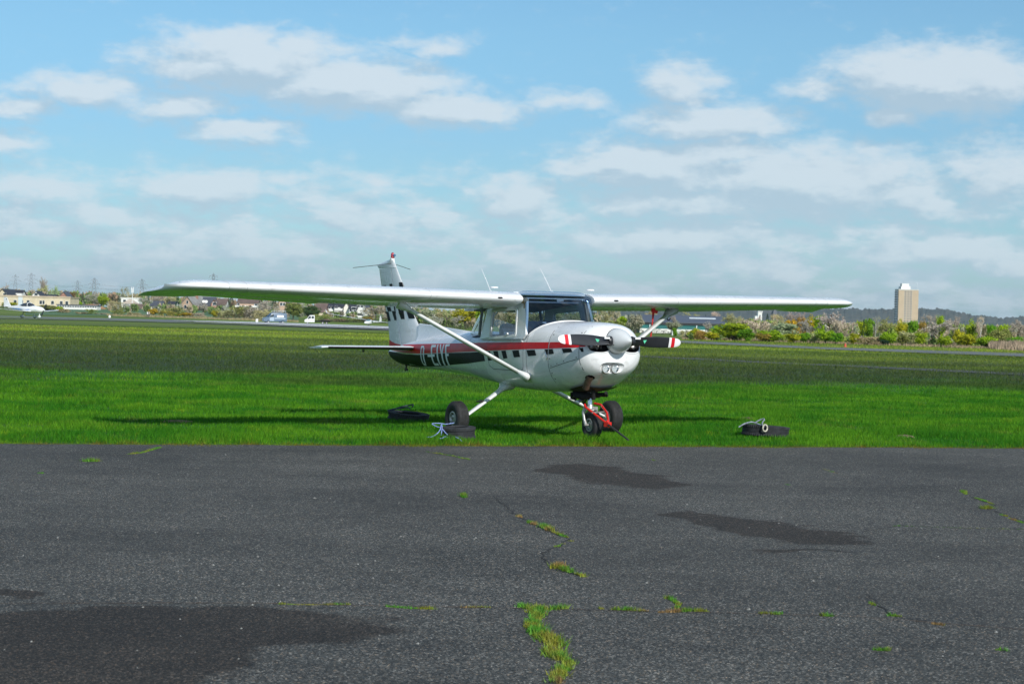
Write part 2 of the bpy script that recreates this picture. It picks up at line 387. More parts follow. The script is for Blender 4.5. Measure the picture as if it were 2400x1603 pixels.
# cracks and the paving seam, as narrow open grooves with moss growing in them
CRACKS = dict(
 seam=[(0,1417),(200,1417),(420,1416),(640,1417),(900,1423),(1215,1428),(1420,1433),(1700,1439),(2000,1447),(2240,1466),(2400,1478)],
 front=[(1232,1424),(1258,1440),(1244,1470),(1275,1495),(1312,1515),(1290,1530),(1320,1555),(1312,1580),(1300,1603)],
 mid=[(1150,1160),(1210,1210),(1245,1228),(1285,1245),(1330,1265),(1310,1283),(1270,1300),(1285,1325),(1310,1340),(1365,1352)],
 right=[(2250,1150),(2285,1170),(2330,1185),(2312,1193),(2370,1213),(2400,1225)],
 rseam=[(2020,1248),(2110,1233),(2250,1240),(2400,1242)],
 corner=[(2030,1395),(2070,1430),(2105,1448),(2210,1466)],
 left=[(300,1066),(340,1060),(372,1048)], centre=[(1000,1060),(1060,1070),(1110,1082)])
SEAMDIRT = mat('seam_dirt', (.10, .060, .036), .95, var=.6, vscale=1.2)
GROOVE = mat('crack_groove', (.018, .018, .018), .95)
for i, (k, pts) in enumerate(CRACKS.items()):
    g = [ground_at(*p, dz=.0095) for p in pts]; r2 = random.Random(i); fine = []
    for a, c in zip(g, g[1:]):
        n = max(2, int((c - a).length / .05))
        for j in range(n): fine.append(a.lerp(c, j / n) + Vector((r2.uniform(-1, 1), r2.uniform(-1, 1), 0)) * (.006 if 'seam' in k else .018))
    fine.append(g[-1]); L, Rr = [], []
    for j, q in enumerate(fine):
        d = (fine[min(j + 1, len(fine) - 1)] - fine[max(j - 1, 0)]); n = Vector((-d.y, d.x, 0)).normalized() * r2.uniform(.002, .007)
        L.append(q + n); Rr.append(q - n)
    b = MB(); b.loft([L, Rr], False); tag(b.build('paving_seam' if 'seam' in k else 'crack', SEAMDIRT if k == 'seam' else GROOVE), kind='structure')

# ---- distant runway -----------------------------------------------------------------------
def road_mat(name, c, var): return mat(name, c, .8, var=var, vscale=.12)
def ribbon(name, far, near, mt, dz, kind='structure'):
    A = [ground_at(*p, dz=dz) for p in far]; B_ = [ground_at(*p, dz=dz) for p in near]
    b = MB(); b.loft([A, B_], False); return tag(b.build(name, mt), kind=kind)
TARMAC = road_mat('runway_tarmac', (.135, .145, .155), .15); CONC = road_mat('pale_marking', (.62, .63, .64), .10)
ribbon('runway', [(-60,740),(0,741),(200,745.5),(400,750),(650,757.5),(905,767.5),(1250,783.5),(1591,799.3),(1940,815.5),(2460,832)], [(-60,746.5),(0,748),(200,752),(400,757),(650,766),(905,775),(1250,790.5),(1591,804.8),(1940,821),(2460,840)], TARMAC, .06)
ribbon('runway_marking', [(405,752.6),(500,753.6),(600,756.0),(760,761.2),(950,768.8)], [(405,753.2),(500,755.6),(600,759.0),(760,764.6),(950,771.4)], CONC, .12)
ribbon('runway_marking', [(455,756.0),(600,760.2),(760,765.8),(950,772.0)], [(455,756.6),(600,761.6),(760,768.0),(950,773.6)], CONC, .12)
ribbon('taxiway', [(1500,834),(1700,843.5),(2000,857),(2460,878)], [(1500,837.5),(1700,847.5),(2000,861.5),(2460,883.5)], mat('mossy_tarmac', (.060, .066, .064), .85, var=.3, vscale=.5), .02)
ribbon('field', [(60,722),(180,724),(330,726.5),(480,729.5),(700,737)], [(60,738),(180,739),(330,742),(480,745),(700,752)], mat('young_crop', (.075, .15, .055), .8, var=.2, vscale=.06), .05)
# fuselage stations: x, ztop, zbot, halfwidth, zwide, nup, nlow
FUS=[(0.00,1.470,.585,.500,1.06,2.5,2.5),(-.20,1.476,.578,.515,1.06,2.6,2.6),(-.40,1.478,.575,.525,1.05,2.7,2.7),
(-.57,1.476,.576,.530,1.04,2.8,2.8),(-.66,1.285,.578,.532,1.04,5.5,2.9),(-1.0,1.28,.588,.535,1.03,6,3),(-1.5,1.28,.622,.532,1.03,6,3),
(-1.9,1.285,.66,.505,1.04,5,3),(-2.3,1.31,.695,.462,1.05,3.6,2.8),(-2.56,1.36,.72,.43,1.06,2.6,2.6),(-3.0,1.352,.752,.372,1.065,2.4,2.5),
(-3.6,1.318,.785,.298,1.07,2.3,2.4),(-4.2,1.28,.815,.226,1.075,2.3,2.3),(-4.8,1.225,.845,.150,1.075,2.3,2.3),(-5.2,1.175,.875,.098,1.06,2.2,2.2),
(-5.5,1.130,.925,.060,1.05,2.1,2.1),(-5.70,1.095,.99,.030,1.05,2,2),(-5.77,1.07,1.03,.008,1.05,2,2)]
COWL=[(-.01,1.470,.585,.500,1.06,2.5,2.5),(.20,1.466,.60,.497,1.06,2.5,2.5),(.40,1.458,.648,.490,1.06,2.5,2.4),(.54,1.448,.712,.466,1.06,2.5,2.3),
(.62,1.438,.755,.445,1.06,2.5,2.3),(.685,1.425,.790,.415,1.06,2.4,2.2),(.740,1.405,.826,.370,1.06,2.3,2.1),(.775,1.38,.868,.31,1.07,2.2,2.0),(.793,1.35,.91,.25,1.09,2.1,2.0),(.80,1.32,.95,.19,1.11,2,2)]
def station(tab,x):
    if x>=tab[0][0] if tab[0][0]>tab[-1][0] else x<=tab[0][0]: return tab[0][1:]
    for a,b in zip(tab,tab[1:]):
        lo,hi=sorted((a[0],b[0]))
        if lo<=x<=hi:
            t=(x-a[0])/(b[0]-a[0]); return tuple(p+(q_-p)*t for p,q_ in zip(a[1:],b[1:]))
    return tab[-1][1:]
# ================================================================== the light aircraft
PM = Matrix(((.478027778, .87822356, -.01458855), (-.87806275, .47822922, .01739607), (.02225431, .00449386, .99974224))).to_4x4()
PM.translation = (.91294, 24.80641, .02670)
plane = empty('light_aircraft'); plane.matrix_world = PM
tag(plane, 'white high-wing single-engine light aircraft with red and black stripes parked on the grass', 'light aircraft')
bpy.context.view_layer.update()
def ring(st, x, n=34):
    zt, zb, w, zw, nu, nl = st; pts = []; dn = 240
    for k in range(dn + 1):
        a = 2 * math.pi * k / dn - math.pi / 2; c, s_ = math.cos(a), math.sin(a)
        e = nu if s_ >= 0 else nl
        pts.append((x, w * math.copysign(abs(c) ** (2 / e), c), zw + (zt - zw if s_ >= 0 else zw - zb) * math.copysign(abs(s_) ** (2 / e), s_)))
    P_ = np.array(pts); L_ = np.concatenate([[0], np.cumsum(np.linalg.norm(np.diff(P_, axis=0), axis=1))]); q = np.linspace(0, L_[-1], 2 * n + 1)[:-1]
    return [(x, float(a), float(c)) for a, c in zip(np.interp(q, L_, P_[:, 1]), np.interp(q, L_, P_[:, 2]))]
def smooth_tab(tab, x):                       # cubic through the stations
    xs = [t[0] for t in tab]
    if xs[0] > xs[-1]: t2 = list(reversed(tab))
    else: t2 = tab
    i = max(0, min(len(t2) - 2, sum(1 for t in t2 if t[0] <= x) - 1))
    a, b = t2[i], t2[i + 1]; u = (x - a[0]) / (b[0] - a[0]); pa = t2[max(i - 1, 0)]; pb = t2[min(i + 2, len(t2) - 1)]; out = []
    for k in range(1, 7):
        def sl(p, q): return (q[k] - p[k]) / (q[0] - p[0]) if q[0] != p[0] else 0
        d = sl(a, b); m0, m1 = sl(pa, a) if pa is not a else d, sl(b, pb) if pb is not b else d
        def lim(mm): return 0 if mm * d <= 0 else math.copysign(min(abs((mm + d) / 2), 3 * abs(d), 3 * abs(mm)), d)
        h = b[0] - a[0]; A, B = lim(m0) * h, lim(m1) * h
        out.append(a[k] * (2*u**3 - 3*u*u + 1) + b[k] * (-2*u**3 + 3*u*u) + A * (u**3 - 2*u*u + u) + B * (u**3 - u*u))
    return out
def lin_tab(tab, x): return station(tab, x)
xs = sorted(set([round(x, 3) for x in np.arange(-5.75, -.7, .09)] + [t[0] for t in FUS] + [-.1, -.15, -.3, -.5, -.535]), reverse=True)
b = MB()
rings = [ring(smooth_tab(FUS, x), x) for x in xs]
b.loft(rings, True, (False, True))
fus = b.build('fuselage', [PAINT, CABIN], plane, 35)
for p in fus.data.polygons:                    # sill-level shelf inside the cabin
    if -2.35 < p.center.x < -.57 and p.center.z > 1.262 and abs(p.center.y) < .5: p.material_index = 1
def tri_mesh(me):
    bm = bmesh.new(); bm.from_mesh(me); bmesh.ops.triangulate(bm, faces=bm.faces); bm.to_mesh(me); bm.free()
tri_mesh(fus.data)
FB = BVHTree.FromPolygons([v.co.copy() for v in fus.data.vertices], [tuple(p.vertices) for p in fus.data.polygons])

# cowling with real openings
xs = sorted(set([round(x, 3) for x in np.arange(0, .80, .03)] + [t[0] for t in COWL]))
b = MB(); b.loft([ring(smooth_tab(COWL, x), x) for x in xs], True, (True, True))
cowl_me = b.mesh('cowling', [PAINT, DARK, GREY], None)
def bool_cut(me, cutters):
    o = bpy.data.objects.new('tmp', me); COL.objects.link(o); tmp = [o]
    for c in cutters:
        q = bpy.data.objects.new('tmpc', c); COL.objects.link(q); tmp.append(q)
        md = o.modifiers.new('b', 'BOOLEAN'); md.object = q; md.operation = 'DIFFERENCE'; md.solver = 'EXACT'
        md.material_mode = 'TRANSFER'
    dg = bpy.context.evaluated_depsgraph_get(); out = bpy.data.meshes.new_from_object(o.evaluated_get(dg))
    for q in tmp: bpy.data.objects.remove(q)
    return out
def ellipsoid_cut(c, r, mt, p=2.0, n=28):
    rings = []
    for i in range(1, 16):
        ph = math.pi * i / 16 - math.pi / 2
        rings.append([(c[0] + r[0] * math.sin(ph), c[1] + r[1] * math.cos(ph) * math.copysign(abs(math.cos(a)) ** (2 / p), math.cos(a)), c[2] + r[2] * math.cos(ph) * math.copysign(abs(math.sin(a)) ** (2 / p), math.sin(a))) for a in [2 * math.pi * j / n for j in range(n)]])
    return MB().loft(rings).mesh('c', [mt])
cuts = []
for s in (-1, 1): cuts.append(ellipsoid_cut((.805, s * .230, 1.180), (.20, .150, .100), DARK, 2.6))
cuts.append(ellipsoid_cut((.835, -.050, .886), (.13, .19, .080), PAINT, 3.0))
cuts.append(ellipsoid_cut((.58, -.24, .775), (.06, .06, .06), DARK))
cuts.append(MB().box2((.20, -.16, .50), (.40, .16, .635)).mesh('c', [DARK]))
cowl_me2 = bool_cut(cowl_me, cuts); cowl_me2.polygons.foreach_set('use_smooth', [True] * len(cowl_me2.polygons)); cowl_me2.set_sharp_from_angle(angle=R(38))
cowl = link_mesh('cowling', cowl_me2, plane)
CB = BVHTree.FromPolygons([v.co.copy() for v in cowl_me.vertices], [tuple(p.vertices) for p in cowl_me.polygons])
def skin(x, z, side=-1, off=.0025, tree=None):
    """point of the hull (or another tree) seen from the side at x, z"""
    o = Vector((x, side * 4, z)); d = Vector((0, -side, 0))
    for tr in ([tree] if tree else ([CB, FB] if x > -.004 else [FB, CB])):
        h = tr.ray_cast(o, d)
        if h[0] is not None: return h[0] + h[1] * off * (1 if h[1].dot(d) < 0 else -1)
    return None
def decal(name, quads, mt, parent, side=-1, off=.0025, step=.03, tree=None, mb=None):
    """flat paint: quads given in (x, z) are laid onto the skin"""
    b = mb or MB()
    for q in quads:
        q = [Vector(p) for p in q]
        nu = max(1, int(max((q[1] - q[0]).length, (q[2] - q[3]).length) / step)); nv = max(1, int(max((q[3] - q[0]).length, (q[2] - q[1]).length) / step))
        g = [[None] * (nu + 1) for _ in range(nv + 1)]
        for j in range(nv + 1):
            for i in range(nu + 1):
                u, v = i / nu, j / nv; p = (q[0] * (1 - u) + q[1] * u) * (1 - v) + (q[3] * (1 - u) + q[2] * u) * v
                g[j][i] = skin(p.x, p.y, side, off, tree)
        for j in range(nv):
            for i in range(nu):
                c = [g[j][i], g[j][i + 1], g[j + 1][i + 1], g[j + 1][i]]
                if all(x is not None for x in c): b.add(c, [(0, 1, 2, 3)])
    return b if mb else b.build(name, mt, parent, 180)
def strip(top, bot): return [[top[i], top[i + 1], bot[i + 1], bot[i]] for i in range(len(top) - 1)]
def resample(pts, xs_): return [(x, float(np.interp(x, [p[0] for p in pts], [p[1] for p in pts]))) for x in xs_]
RT = [(-5.70,1.155),(-5.3,1.165),(-4.437,1.176),(-3.766,1.180),(-2.855,1.186),(-1.739,1.196),(-1.096,1.2),(-.566,1.202),(-.054,1.203),(.187,1.205),(.62,1.205),(.80,1.205)]
RB = [(-5.70,1.085),(-5.47,1.075),(-4.936,1.044),(-4.37,1.038),(-3.705,1.048),(-2.799,1.064),(-1.715,1.087),(-1.077,1.102),(-.545,1.115),(-.033,1.123),(.594,1.140),(.751,1.155),(.80,1.168)]
KT = [(-5.74,1.068),(-5.47,1.060),(-5.0,1.030),(-4.4,1.022),(-4.111,1.026),(-3.076,1.054),(-2.225,1.064),(-1.90,1.072),(-1.70,1.076)]
KB = [(-5.74,1.04),(-5.57,.97),(-5.30,.905),(-5.0,.872),(-4.8,.858),(-4.42,.852),(-3.583,.865),(-2.812,.899),(-2.246,.918),(-1.91,.938),(-1.70,.952)]
X0 = list(np.arange(-5.69, -.02, .04)) + [-.012]; X1 = [.004] + list(np.arange(.05, .70, .04)) + [.73]
for s in (-1, 1):
    decal('red_stripe', strip(resample(RT, X0), resample(RB, X0)), RED, fus, s)
    decal('red_stripe', strip(resample(RT, X1), resample(RB, X1)), RED, cowl, s)
    Xk = list(np.arange(-5.73, -1.70, .1)) + [-1.70]
    q = strip(resample(KT, Xk), resample(KB, Xk)); q.append([(-1.70,1.0755),(-1.705,1.0755),(-1.644,.954),(-1.70,.952)]); 
    decal('black_stripe', q, BLACK, fus, s)
    for n, c in enumerate([[(-1.611,1.079),(-1.491,1.085),(-1.44,.965),(-1.544,.959)], [(-1.40,1.085),(-1.275,1.089),(-1.225,.980),(-1.34,.972)], [(-1.177,1.09),(-1.057,1.095),(-1.003,.997),(-1.115,.987)], [(-.881,1.095),(-.71,1.102),(-.67,1.015),(-.833,1.008)],
         [(-.513,1.102),(-.315,1.108),(-.27,1.038),(-.47,1.026)], [(-.089,1.112),(-.012,1.116),(-.012,1.050),(-.049,1.048)]]):
        decal('black_check', [c], BLACK, fus, s)
    for c in [[(.004,1.117),(.101,1.12),(.136,1.061),(.004,1.051)], [(.321,1.125),(.508,1.13),(.536,1.084),(.357,1.072)], [(.640,1.134),(.690,1.137),(.700,1.088),(.672,1.088)]]:
        decal('black_check', [c], BLACK, cowl, s)
# keel of the black stripe (underside of the tail)
# registration D-EIYF
def letters(s):
    A = dict(
     D=[[(-4.193,1.152),(-4.150,1.152),(-4.190,.870),(-4.231,.870)], [(-4.193,1.152),(-4.07,1.152),(-4.075,1.122),(-4.19,1.122)], [(-4.225,.90),(-4.105,.90),(-4.11,.871),(-4.231,.870)],
        [(-4.085,1.145),(-4.033,1.120),(-4.070,.905),(-4.125,.885)]],
     hyphen=[[(-3.905,1.027),(-3.743,1.028),(-3.742,.996),(-3.900,.995)]],
     E=[[(-3.764,1.163),(-3.705,1.163),(-3.682,.876),(-3.741,.874)], [(-3.764,1.163),(-3.573,1.165),(-3.573,1.132),(-3.76,1.130)], [(-3.745,.907),(-3.535,.910),(-3.532,.879),(-3.741,.874)], [(-3.752,1.030),(-3.60,1.032),(-3.60,1.0),(-3.75,.998)]],
     I=[[(-3.527,1.167),(-3.472,1.169),(-3.435,.881),(-3.497,.878)]],
     Y=[[(-3.418,1.170),(-3.365,1.171),(-3.270,1.035),(-3.318,1.02)], [(-3.275,1.172),(-3.223,1.173),(-3.262,1.02),(-3.308,1.03)], [(-3.315,1.032),(-3.258,1.032),(-3.243,.885),(-3.308,.883)]],
     F=[[(-3.183,1.173),(-3.128,1.174),(-3.062,.884),(-3.126,.882)], [(-3.183,1.173),(-2.997,1.177),(-3.004,1.146),(-3.178,1.142)], [(-3.158,1.043),(-3.01,1.045),(-3.015,1.012),(-3.148,1.010)]])
    if s > 0:       # read from the other side: same letters from nose end to tail
        A = {k: [[(-7.19 - x, z) for x, z in q] for q in v] for k, v in A.items()}
    for k, q in A.items():
        o = decal('registration_letter', q, LETTER, fus, s, .0055, .03)
        tag(o, 'tall pale hyphen' if k == 'hyphen' else 'tall pale registration letter ' + k)
letters(-1); letters(1)
# panel seams: thin grooves drawn as narrow strips
def seam(pts, w=.006, s=-1, parent=None, tree=None, mb=None, off=.003):
    q = []
    for (x0, z0), (x1, z1_) in zip(pts, pts[1:]):
        d = Vector((x1 - x0, z1_ - z0)).normalized(); n = Vector((-d.y, d.x)) * w / 2
        a, c = Vector((x0, z0)), Vector((x1, z1_)); q.append([a + n, c + n, c - n, a - n])
    return decal('panel_seam', q, SEAM, parent, s, off, .06, tree, mb)
def arc(c, r, a0, a1, n=8): return [(c[0] + r * math.cos(R(a0 + (a1 - a0) * k / n)), c[1] + r * math.sin(R(a0 + (a1 - a0) * k / n))) for k in range(n + 1)]
for s in (-1, 1):
    b = MB()
    seam([(-.535,1.30),(-.530,1.15),(-.515,.97),(-.52,.80),(-.56,.66)], s=s, mb=b)                                   # door post
    seam([(-.60,1.26),(-.60,.93)] + arc((-.70,.93), .10, 0, -70) + [(-1.42,.855),(-1.52,.90),(-1.66,1.26)], s=s, mb=b)     # door outline
    seam([(-2.3,1.30),(-2.18,1.0),(-2.10,.74)], .004, s=s, mb=b); seam([(-3.35,1.25),(-3.30,1.0),(-3.2,.82)], .004, s=s, mb=b)
    seam([(-.02,1.40),(-.012,1.2),(-.012,.9),(-.012,.70)], .008, s=s, mb=b)
    b.build('panel_seam', SEAM, fus, 180)
    b = MB()
    seam([(.02,.883),(.30,.935),(.632,1.002)], s=s, mb=b); seam([(.632,1.40),(.64,1.2),(.64,.95),(.62,.80)], s=s, mb=b)
    b.build('panel_seam', SEAM, cowl, 180)
    b = MB()
    for x, z in [(.05,.91),(.20,.94),(.36,.975),(.60,1.02),(.03,.82),(.04,.75),(.03,1.0),(.03,1.30),(.60,1.32)]:
        p = skin(x, z, s, .001)
        if p: b.ball(p, .009, 6)
    b.build('fastener', DARKMETAL, cowl)
    b = MB(); b.box((-.655, s * .522, 1.235), (.03, .02, .05)); b.build('door_hinge', WHITE, fus)
    b = MB(); p0 = skin(-.075, 1.10, s, .004); p1 = skin(-.03, .985, s, .004); b.tube([p0, (p0.x + .035, p0.y + s * .012, p0.z - .02), (p1.x + .02, p1.y + s * .012, p1.z + .03), p1], .006, 6); b.build('vent_handle', CHROME, fus)
    # rivets on the door posts
    b = MB()
    for k in range(22):
        for o_ in (0, .045):
            z = 1.30 + .42 * k / 22; x = -.585 - .22 * (z - 1.30) - o_; yy = s * (.530 - .06 * (z - 1.27) / .45 + .0)
            b.ball((x, yy + s * .0165, z), .0045, 5)
    b.build('rivet_row', mat('rivet', (.6, .62, .62), .35), fus)

# ---- plates with holes -----------------------------------------------------
def rrect(p, r, n=5):
    out = []; k = len(p)
    for i in range(k):
        a, c, d = Vector(p[i - 1]), Vector(p[i]), Vector(p[(i + 1) % k]); u = (a - c).normalized(); w = (d - c).normalized()
        s0, s1 = c + u * r, c + w * r
        for j in range(n + 1):
            t = j / n; out.append(tuple(s0 * (1 - t) ** 2 + c * 2 * t * (1 - t) + s1 * t * t))
    return out
def plate(mapf, outer, holes, th, nrm_sign):
    bm = bmesh.new(); es = []
    for lp in [outer] + holes:
        vs = [bm.verts.new((x, 0, z)) for x, z in lp]
        es += [bm.edges.new((vs[i], vs[(i + 1) % len(vs)])) for i in range(len(vs))]
    bmesh.ops.triangle_fill(bm, edges=es, use_beauty=True)
    fs = bm.faces[:]; r_ = bmesh.ops.extrude_face_region(bm, geom=fs)
    new = {g for g in r_['geom'] if isinstance(g, bmesh.types.BMVert)}
    for v in bm.verts:
        q = mapf(v.co.x, v.co.z); v.co = q if v in new else q - Vector((0, nrm_sign * th, 0))
    bmesh.ops.recalc_face_normals(bm, faces=bm.faces)
    me = bpy.data.meshes.new('plate'); bm.to_mesh(me); bm.free(); return me
DOORWIN = [(-1.555, 1.602), (-.875, 1.622), (-.812, 1.297), (-1.526, 1.266)]
for s in (-1, 1):
    def side(x, z, s=s, o=0): return Vector((x, s * (.532 - .068 * (z - 1.27) / .45 - (.04 * max(0, (-1.4 - x)) / .5) + o), z))
    outer = [(-.545, 1.30), (-.565, 1.36), (-.60, 1.56), (-.655, 1.76), (-1.2, 1.78), (-1.72, 1.74), (-1.745, 1.60), (-1.82, 1.31), (-1.86, 1.245), (-1.2, 1.245), (-.60, 1.245)]
    me = plate(side, outer, [rrect(DOORWIN, .05)], .03, s); me.materials.append(PAINT)
    cs = link_mesh('cabin_side', me, plane)
    me = plate(lambda x, z: side(x, z, o=.008), rrect([(-1.580, 1.628), (-.852, 1.648), (-.785, 1.272), (-1.550, 1.240)], .06), [rrect([(-1.548, 1.596), (-.880, 1.616), (-.818, 1.302), (-1.520, 1.272)], .048)], .02, s)
    me.materials.append(WHITE); wf = link_mesh('window_frame', me, cs)
    me = plate(lambda x, z: side(x, z, o=-.015), rrect(DOORWIN, .05), [], .003, s); me.materials.append(SGLASS); link_mesh('side_window', me, cs)
    b = MB(); b.tube([side(-1.10, 1.275, o=.012), side(-1.02, 1.30, o=.02), side(-.99, 1.315, o=.02)], [.006, .006, .014], 6); b.build('window_latch', WHITE, cs)
    # tan trimmed inner post seen through the windshield
    b = MB(); b.loft([[(-.60, s * .50, 1.34), (-.60, s * .455, 1.34), (-.64, s * .455, 1.34), (-.64, s * .50, 1.34)], [(-.675, s * .47, 1.72), (-.675, s * .415, 1.72), (-.715, s * .415, 1.72), (-.715, s * .47, 1.72)]]); b.build('door_post', TAN, plane)

# windshield: base curve on the cowl deck, top curve at the wing's leading edge
def deck(x, y):
    h = FB.ray_cast(Vector((x, y, 3)), Vector((0, 0, -1))); return h[0].z if h[0] else 1.3
def ws(u, v):
    yb = .512 * u; xb = -.575 + .33 * (1 - abs(u) ** 2.4); zb = deck(min(max(xb, -.565), -.01), yb * .985) + .003
    # up to the wing's leading edge the glass is nearly straight, then it rolls back over the cabin
    w_ = 1 - .35 * abs(u) ** 8
    x1, z1, x2, z2 = -.60 - .05 * abs(u) ** 3, 1.79 - .03 * abs(u) ** 6, -.82, 1.79 + .078 * w_
    y1, y2 = .500 * u, .500 * u
    if v < .7: t = v / .7; return Vector((xb + (x1 - xb) * t + .03 * math.sin(math.pi * t), yb + (y1 - yb) * t, zb + (z1 - zb) * t + .012 * math.sin(math.pi * t)))
    t = (v - .7) / .3; q = 1 - t; cx, cz = x1 - .012, z1 + .07 * w_
    return Vector((x1 * q * q + 2 * q * t * cx + x2 * t * t, y1, z1 * q * q + 2 * q * t * cz + z2 * t * t))
us = [-1 + 2 * i / 28 for i in range(29)]; vs_ = [j / 20 for j in range(21)]
b = MB(); b.loft([[ws(u, v) for u in us] for v in vs_], False); wsh = b.build('windshield', WGLASS, plane, 180)
b = MB(); b.tube([ws(u, 0) + Vector((.004, 0, 0)) for u in us], .008, 6); b.build('windshield_trim', WHITE, wsh, 180)
b = MB()                                                         # glare shield under the glass
g = [[(lambda p: Vector((p.x - .02 - .36 * k * (1 - abs(u) ** 2.4 * .92), p.y * .985, deck(max(-.56, p.x - .02 - .36 * k * (1 - abs(u) ** 2.4 * .92)), p.y * .985) + .006)))(ws(u, 0)) for u in us] for k in (0, .3, .6, .95)]
b.loft(g, False); b.build('glare_shield', CABIN, plane, 180)
b = MB(); b.box((-.60, 0, 1.375), (.03, .96, .20)); b.build('instrument_panel', CABIN, plane)
b = MB(); b.ball((-.47, -.30, 1.452), .035, 10, (1, 1, .35)); b.build('dash_vent', WHITE, plane, 180)
for s in (-1, 1):
    b = MB(); p = Vector((-.69, s * .455, 1.735))
    b.lathe([(.0, .045), (.022, .042), (.036, .025), (.040, 0), (.038, -.08)], 16, rot_to(p, p + Vector((1, 0, -.05)))); b.build('cabin_air_vent', CHROME if s > 0 else TAN, plane, 50)
b = MB(); b.box((-.70, .06, 1.750), (.02, .10, .035), Matrix.Rotation(R(12), 3, 'X')); b.build('mirror', GREY, plane)
# whiskery sun-faded sun visor strip
b = MB(); b.box((-.73, 0, 1.770), (.02, .86, .014)); b.build('headliner_edge', mat('pale_trim', (.55, .56, .55), .6), plane)

# rear wrap-around window
def rw(u, v):
    a = abs(u); yb = .425 * u if a < .7 else .425 * u
    xb = -2.66 + .80 * max(0, (a - .45) / .55) ** 1.6; zb = 1.352 - .055 * a ** 2
    yt = .43 * u; xt = -2.20 + .43 * max(0, (a - .5) / .5) ** 1.6; zt = 1.665 + .01 * a ** 2
    yb *= 1 + .09 * a ** 2
    k = math.sin(math.pi * v) * .02
    return Vector((xb + (xt - xb) * v - k, yb + (yt - yb) * v, zb + (zt - zb) * v + k))
b = MB(); b.loft([[rw(u, v) for u in us] for v in vs_], False); rwin = b.build('rear_window', SGLASS, plane, 180)
b = MB(); b.tube([rw(u, 0) for u in us], .010, 6); b.tube([rw(-1, v) for v in vs_], .008, 6); b.tube([rw(1, v) for v in vs_], .008, 6); b.tube([rw(0, v) for v in vs_], .01, 6); b.build('rear_window_frame', PAINT, rwin, 180)
# seats, control wheels
for s in (-1, 1):
    b = MB(); b.box((-1.15, s * .24, 1.22), (.42, .40, .08)); b.loft([[(-1.33, s * .24 - .2, 1.22), (-1.33, s * .24 + .2, 1.22), (-1.42, s * .24 + .2, 1.22), (-1.42, s * .24 - .2, 1.22)], [(-1.42, s * .24 - .16, 1.40), (-1.42, s * .24 + .16, 1.40), (-1.49, s * .24 + .16, 1.40), (-1.49, s * .24 - .16, 1.40)], [(-1.44, s * .24 - .11, 1.45), (-1.44, s * .24 + .11, 1.45), (-1.49, s * .24 + .11, 1.45), (-1.49, s * .24 - .11, 1.45)]])
    b.build('seat', SEAT, plane)
    b = MB(); b.tube([(-.60, s * .24, 1.30), (-.76, s * .24, 1.31)], .012, 8); b.tube([(-.76, s * .24 - .13, 1.38), (-.76, s * .24 - .13, 1.31), (-.76, s * .24 + .13, 1.31), (-.76, s * .24 + .13, 1.38)], .014, 8); b.build('control_wheel', CABIN, plane)
for s in (-1, 1): b = MB(); b.tube([(-1.9, s * .48, 1.30), (-1.9, s * .44, 1.66)], .02, 8); b.build('roof_post', LINER, plane)
b = MB(); b.loft([[(-.86, y, 1.715), (-2.1, y, 1.615), (-2.1, y, 1.635), (-.86, y, 1.735)] for y in (-.46, .46)]); b.build('headliner', LINER, plane)

# ---- wings -------------------------------------------------------------------
def foil(x0, x1, n=14, th=.12):
    """closed outline of a 2412-like section between x0 and x1 of the chord"""
    def yt(x): return th / .2 * (.2969 * x ** .5 - .126 * x - .3516 * x * x + .2843 * x ** 3 - .1036 * x ** 4)
    def yc(x): return .02 / .16 * (.8 * x - x * x) if x < .4 else .02 / .36 * (.2 + .8 * x - x * x)
    q = [x0 + (x1 - x0) * (1 - math.cos(math.pi * k / n)) / 2 for k in range(n + 1)]
    if x0 == 0: q = [x1 * (1 - math.cos(math.pi / 2 * k / n)) for k in range(n + 1)]
    up = [(x, yc(x) + yt(x)) for x in reversed(q)]; lo = [(x, yc(x) - yt(x)) for x in (q[1:] if x0 == 0 else q)]
    return up + lo
def wsec(y, x0, x1, s, droop=0, th=.12, dz=0):
    a = abs(y)
    t = max(0, (a - 2.55) / 2.45)
    xle = -.615 - .19 * t; c = 1.63 - .50 * t; z0 = 1.752 + math.tan(R(.9)) * (a - .53) + dz; inc = R(3.6 - 1.0 * t)
    out = []
    for x, z in foil(x0, x1, th=th):
        zz = z * c
        if x > .70 and droop: zz -= droop * ((x - .70) / .30) ** 1.3
        out.append((xle - x * c * math.cos(inc), s * a, z0 + zz - x * c * math.sin(inc)))
    return out
WROOT, WTIP = .53, 4.42
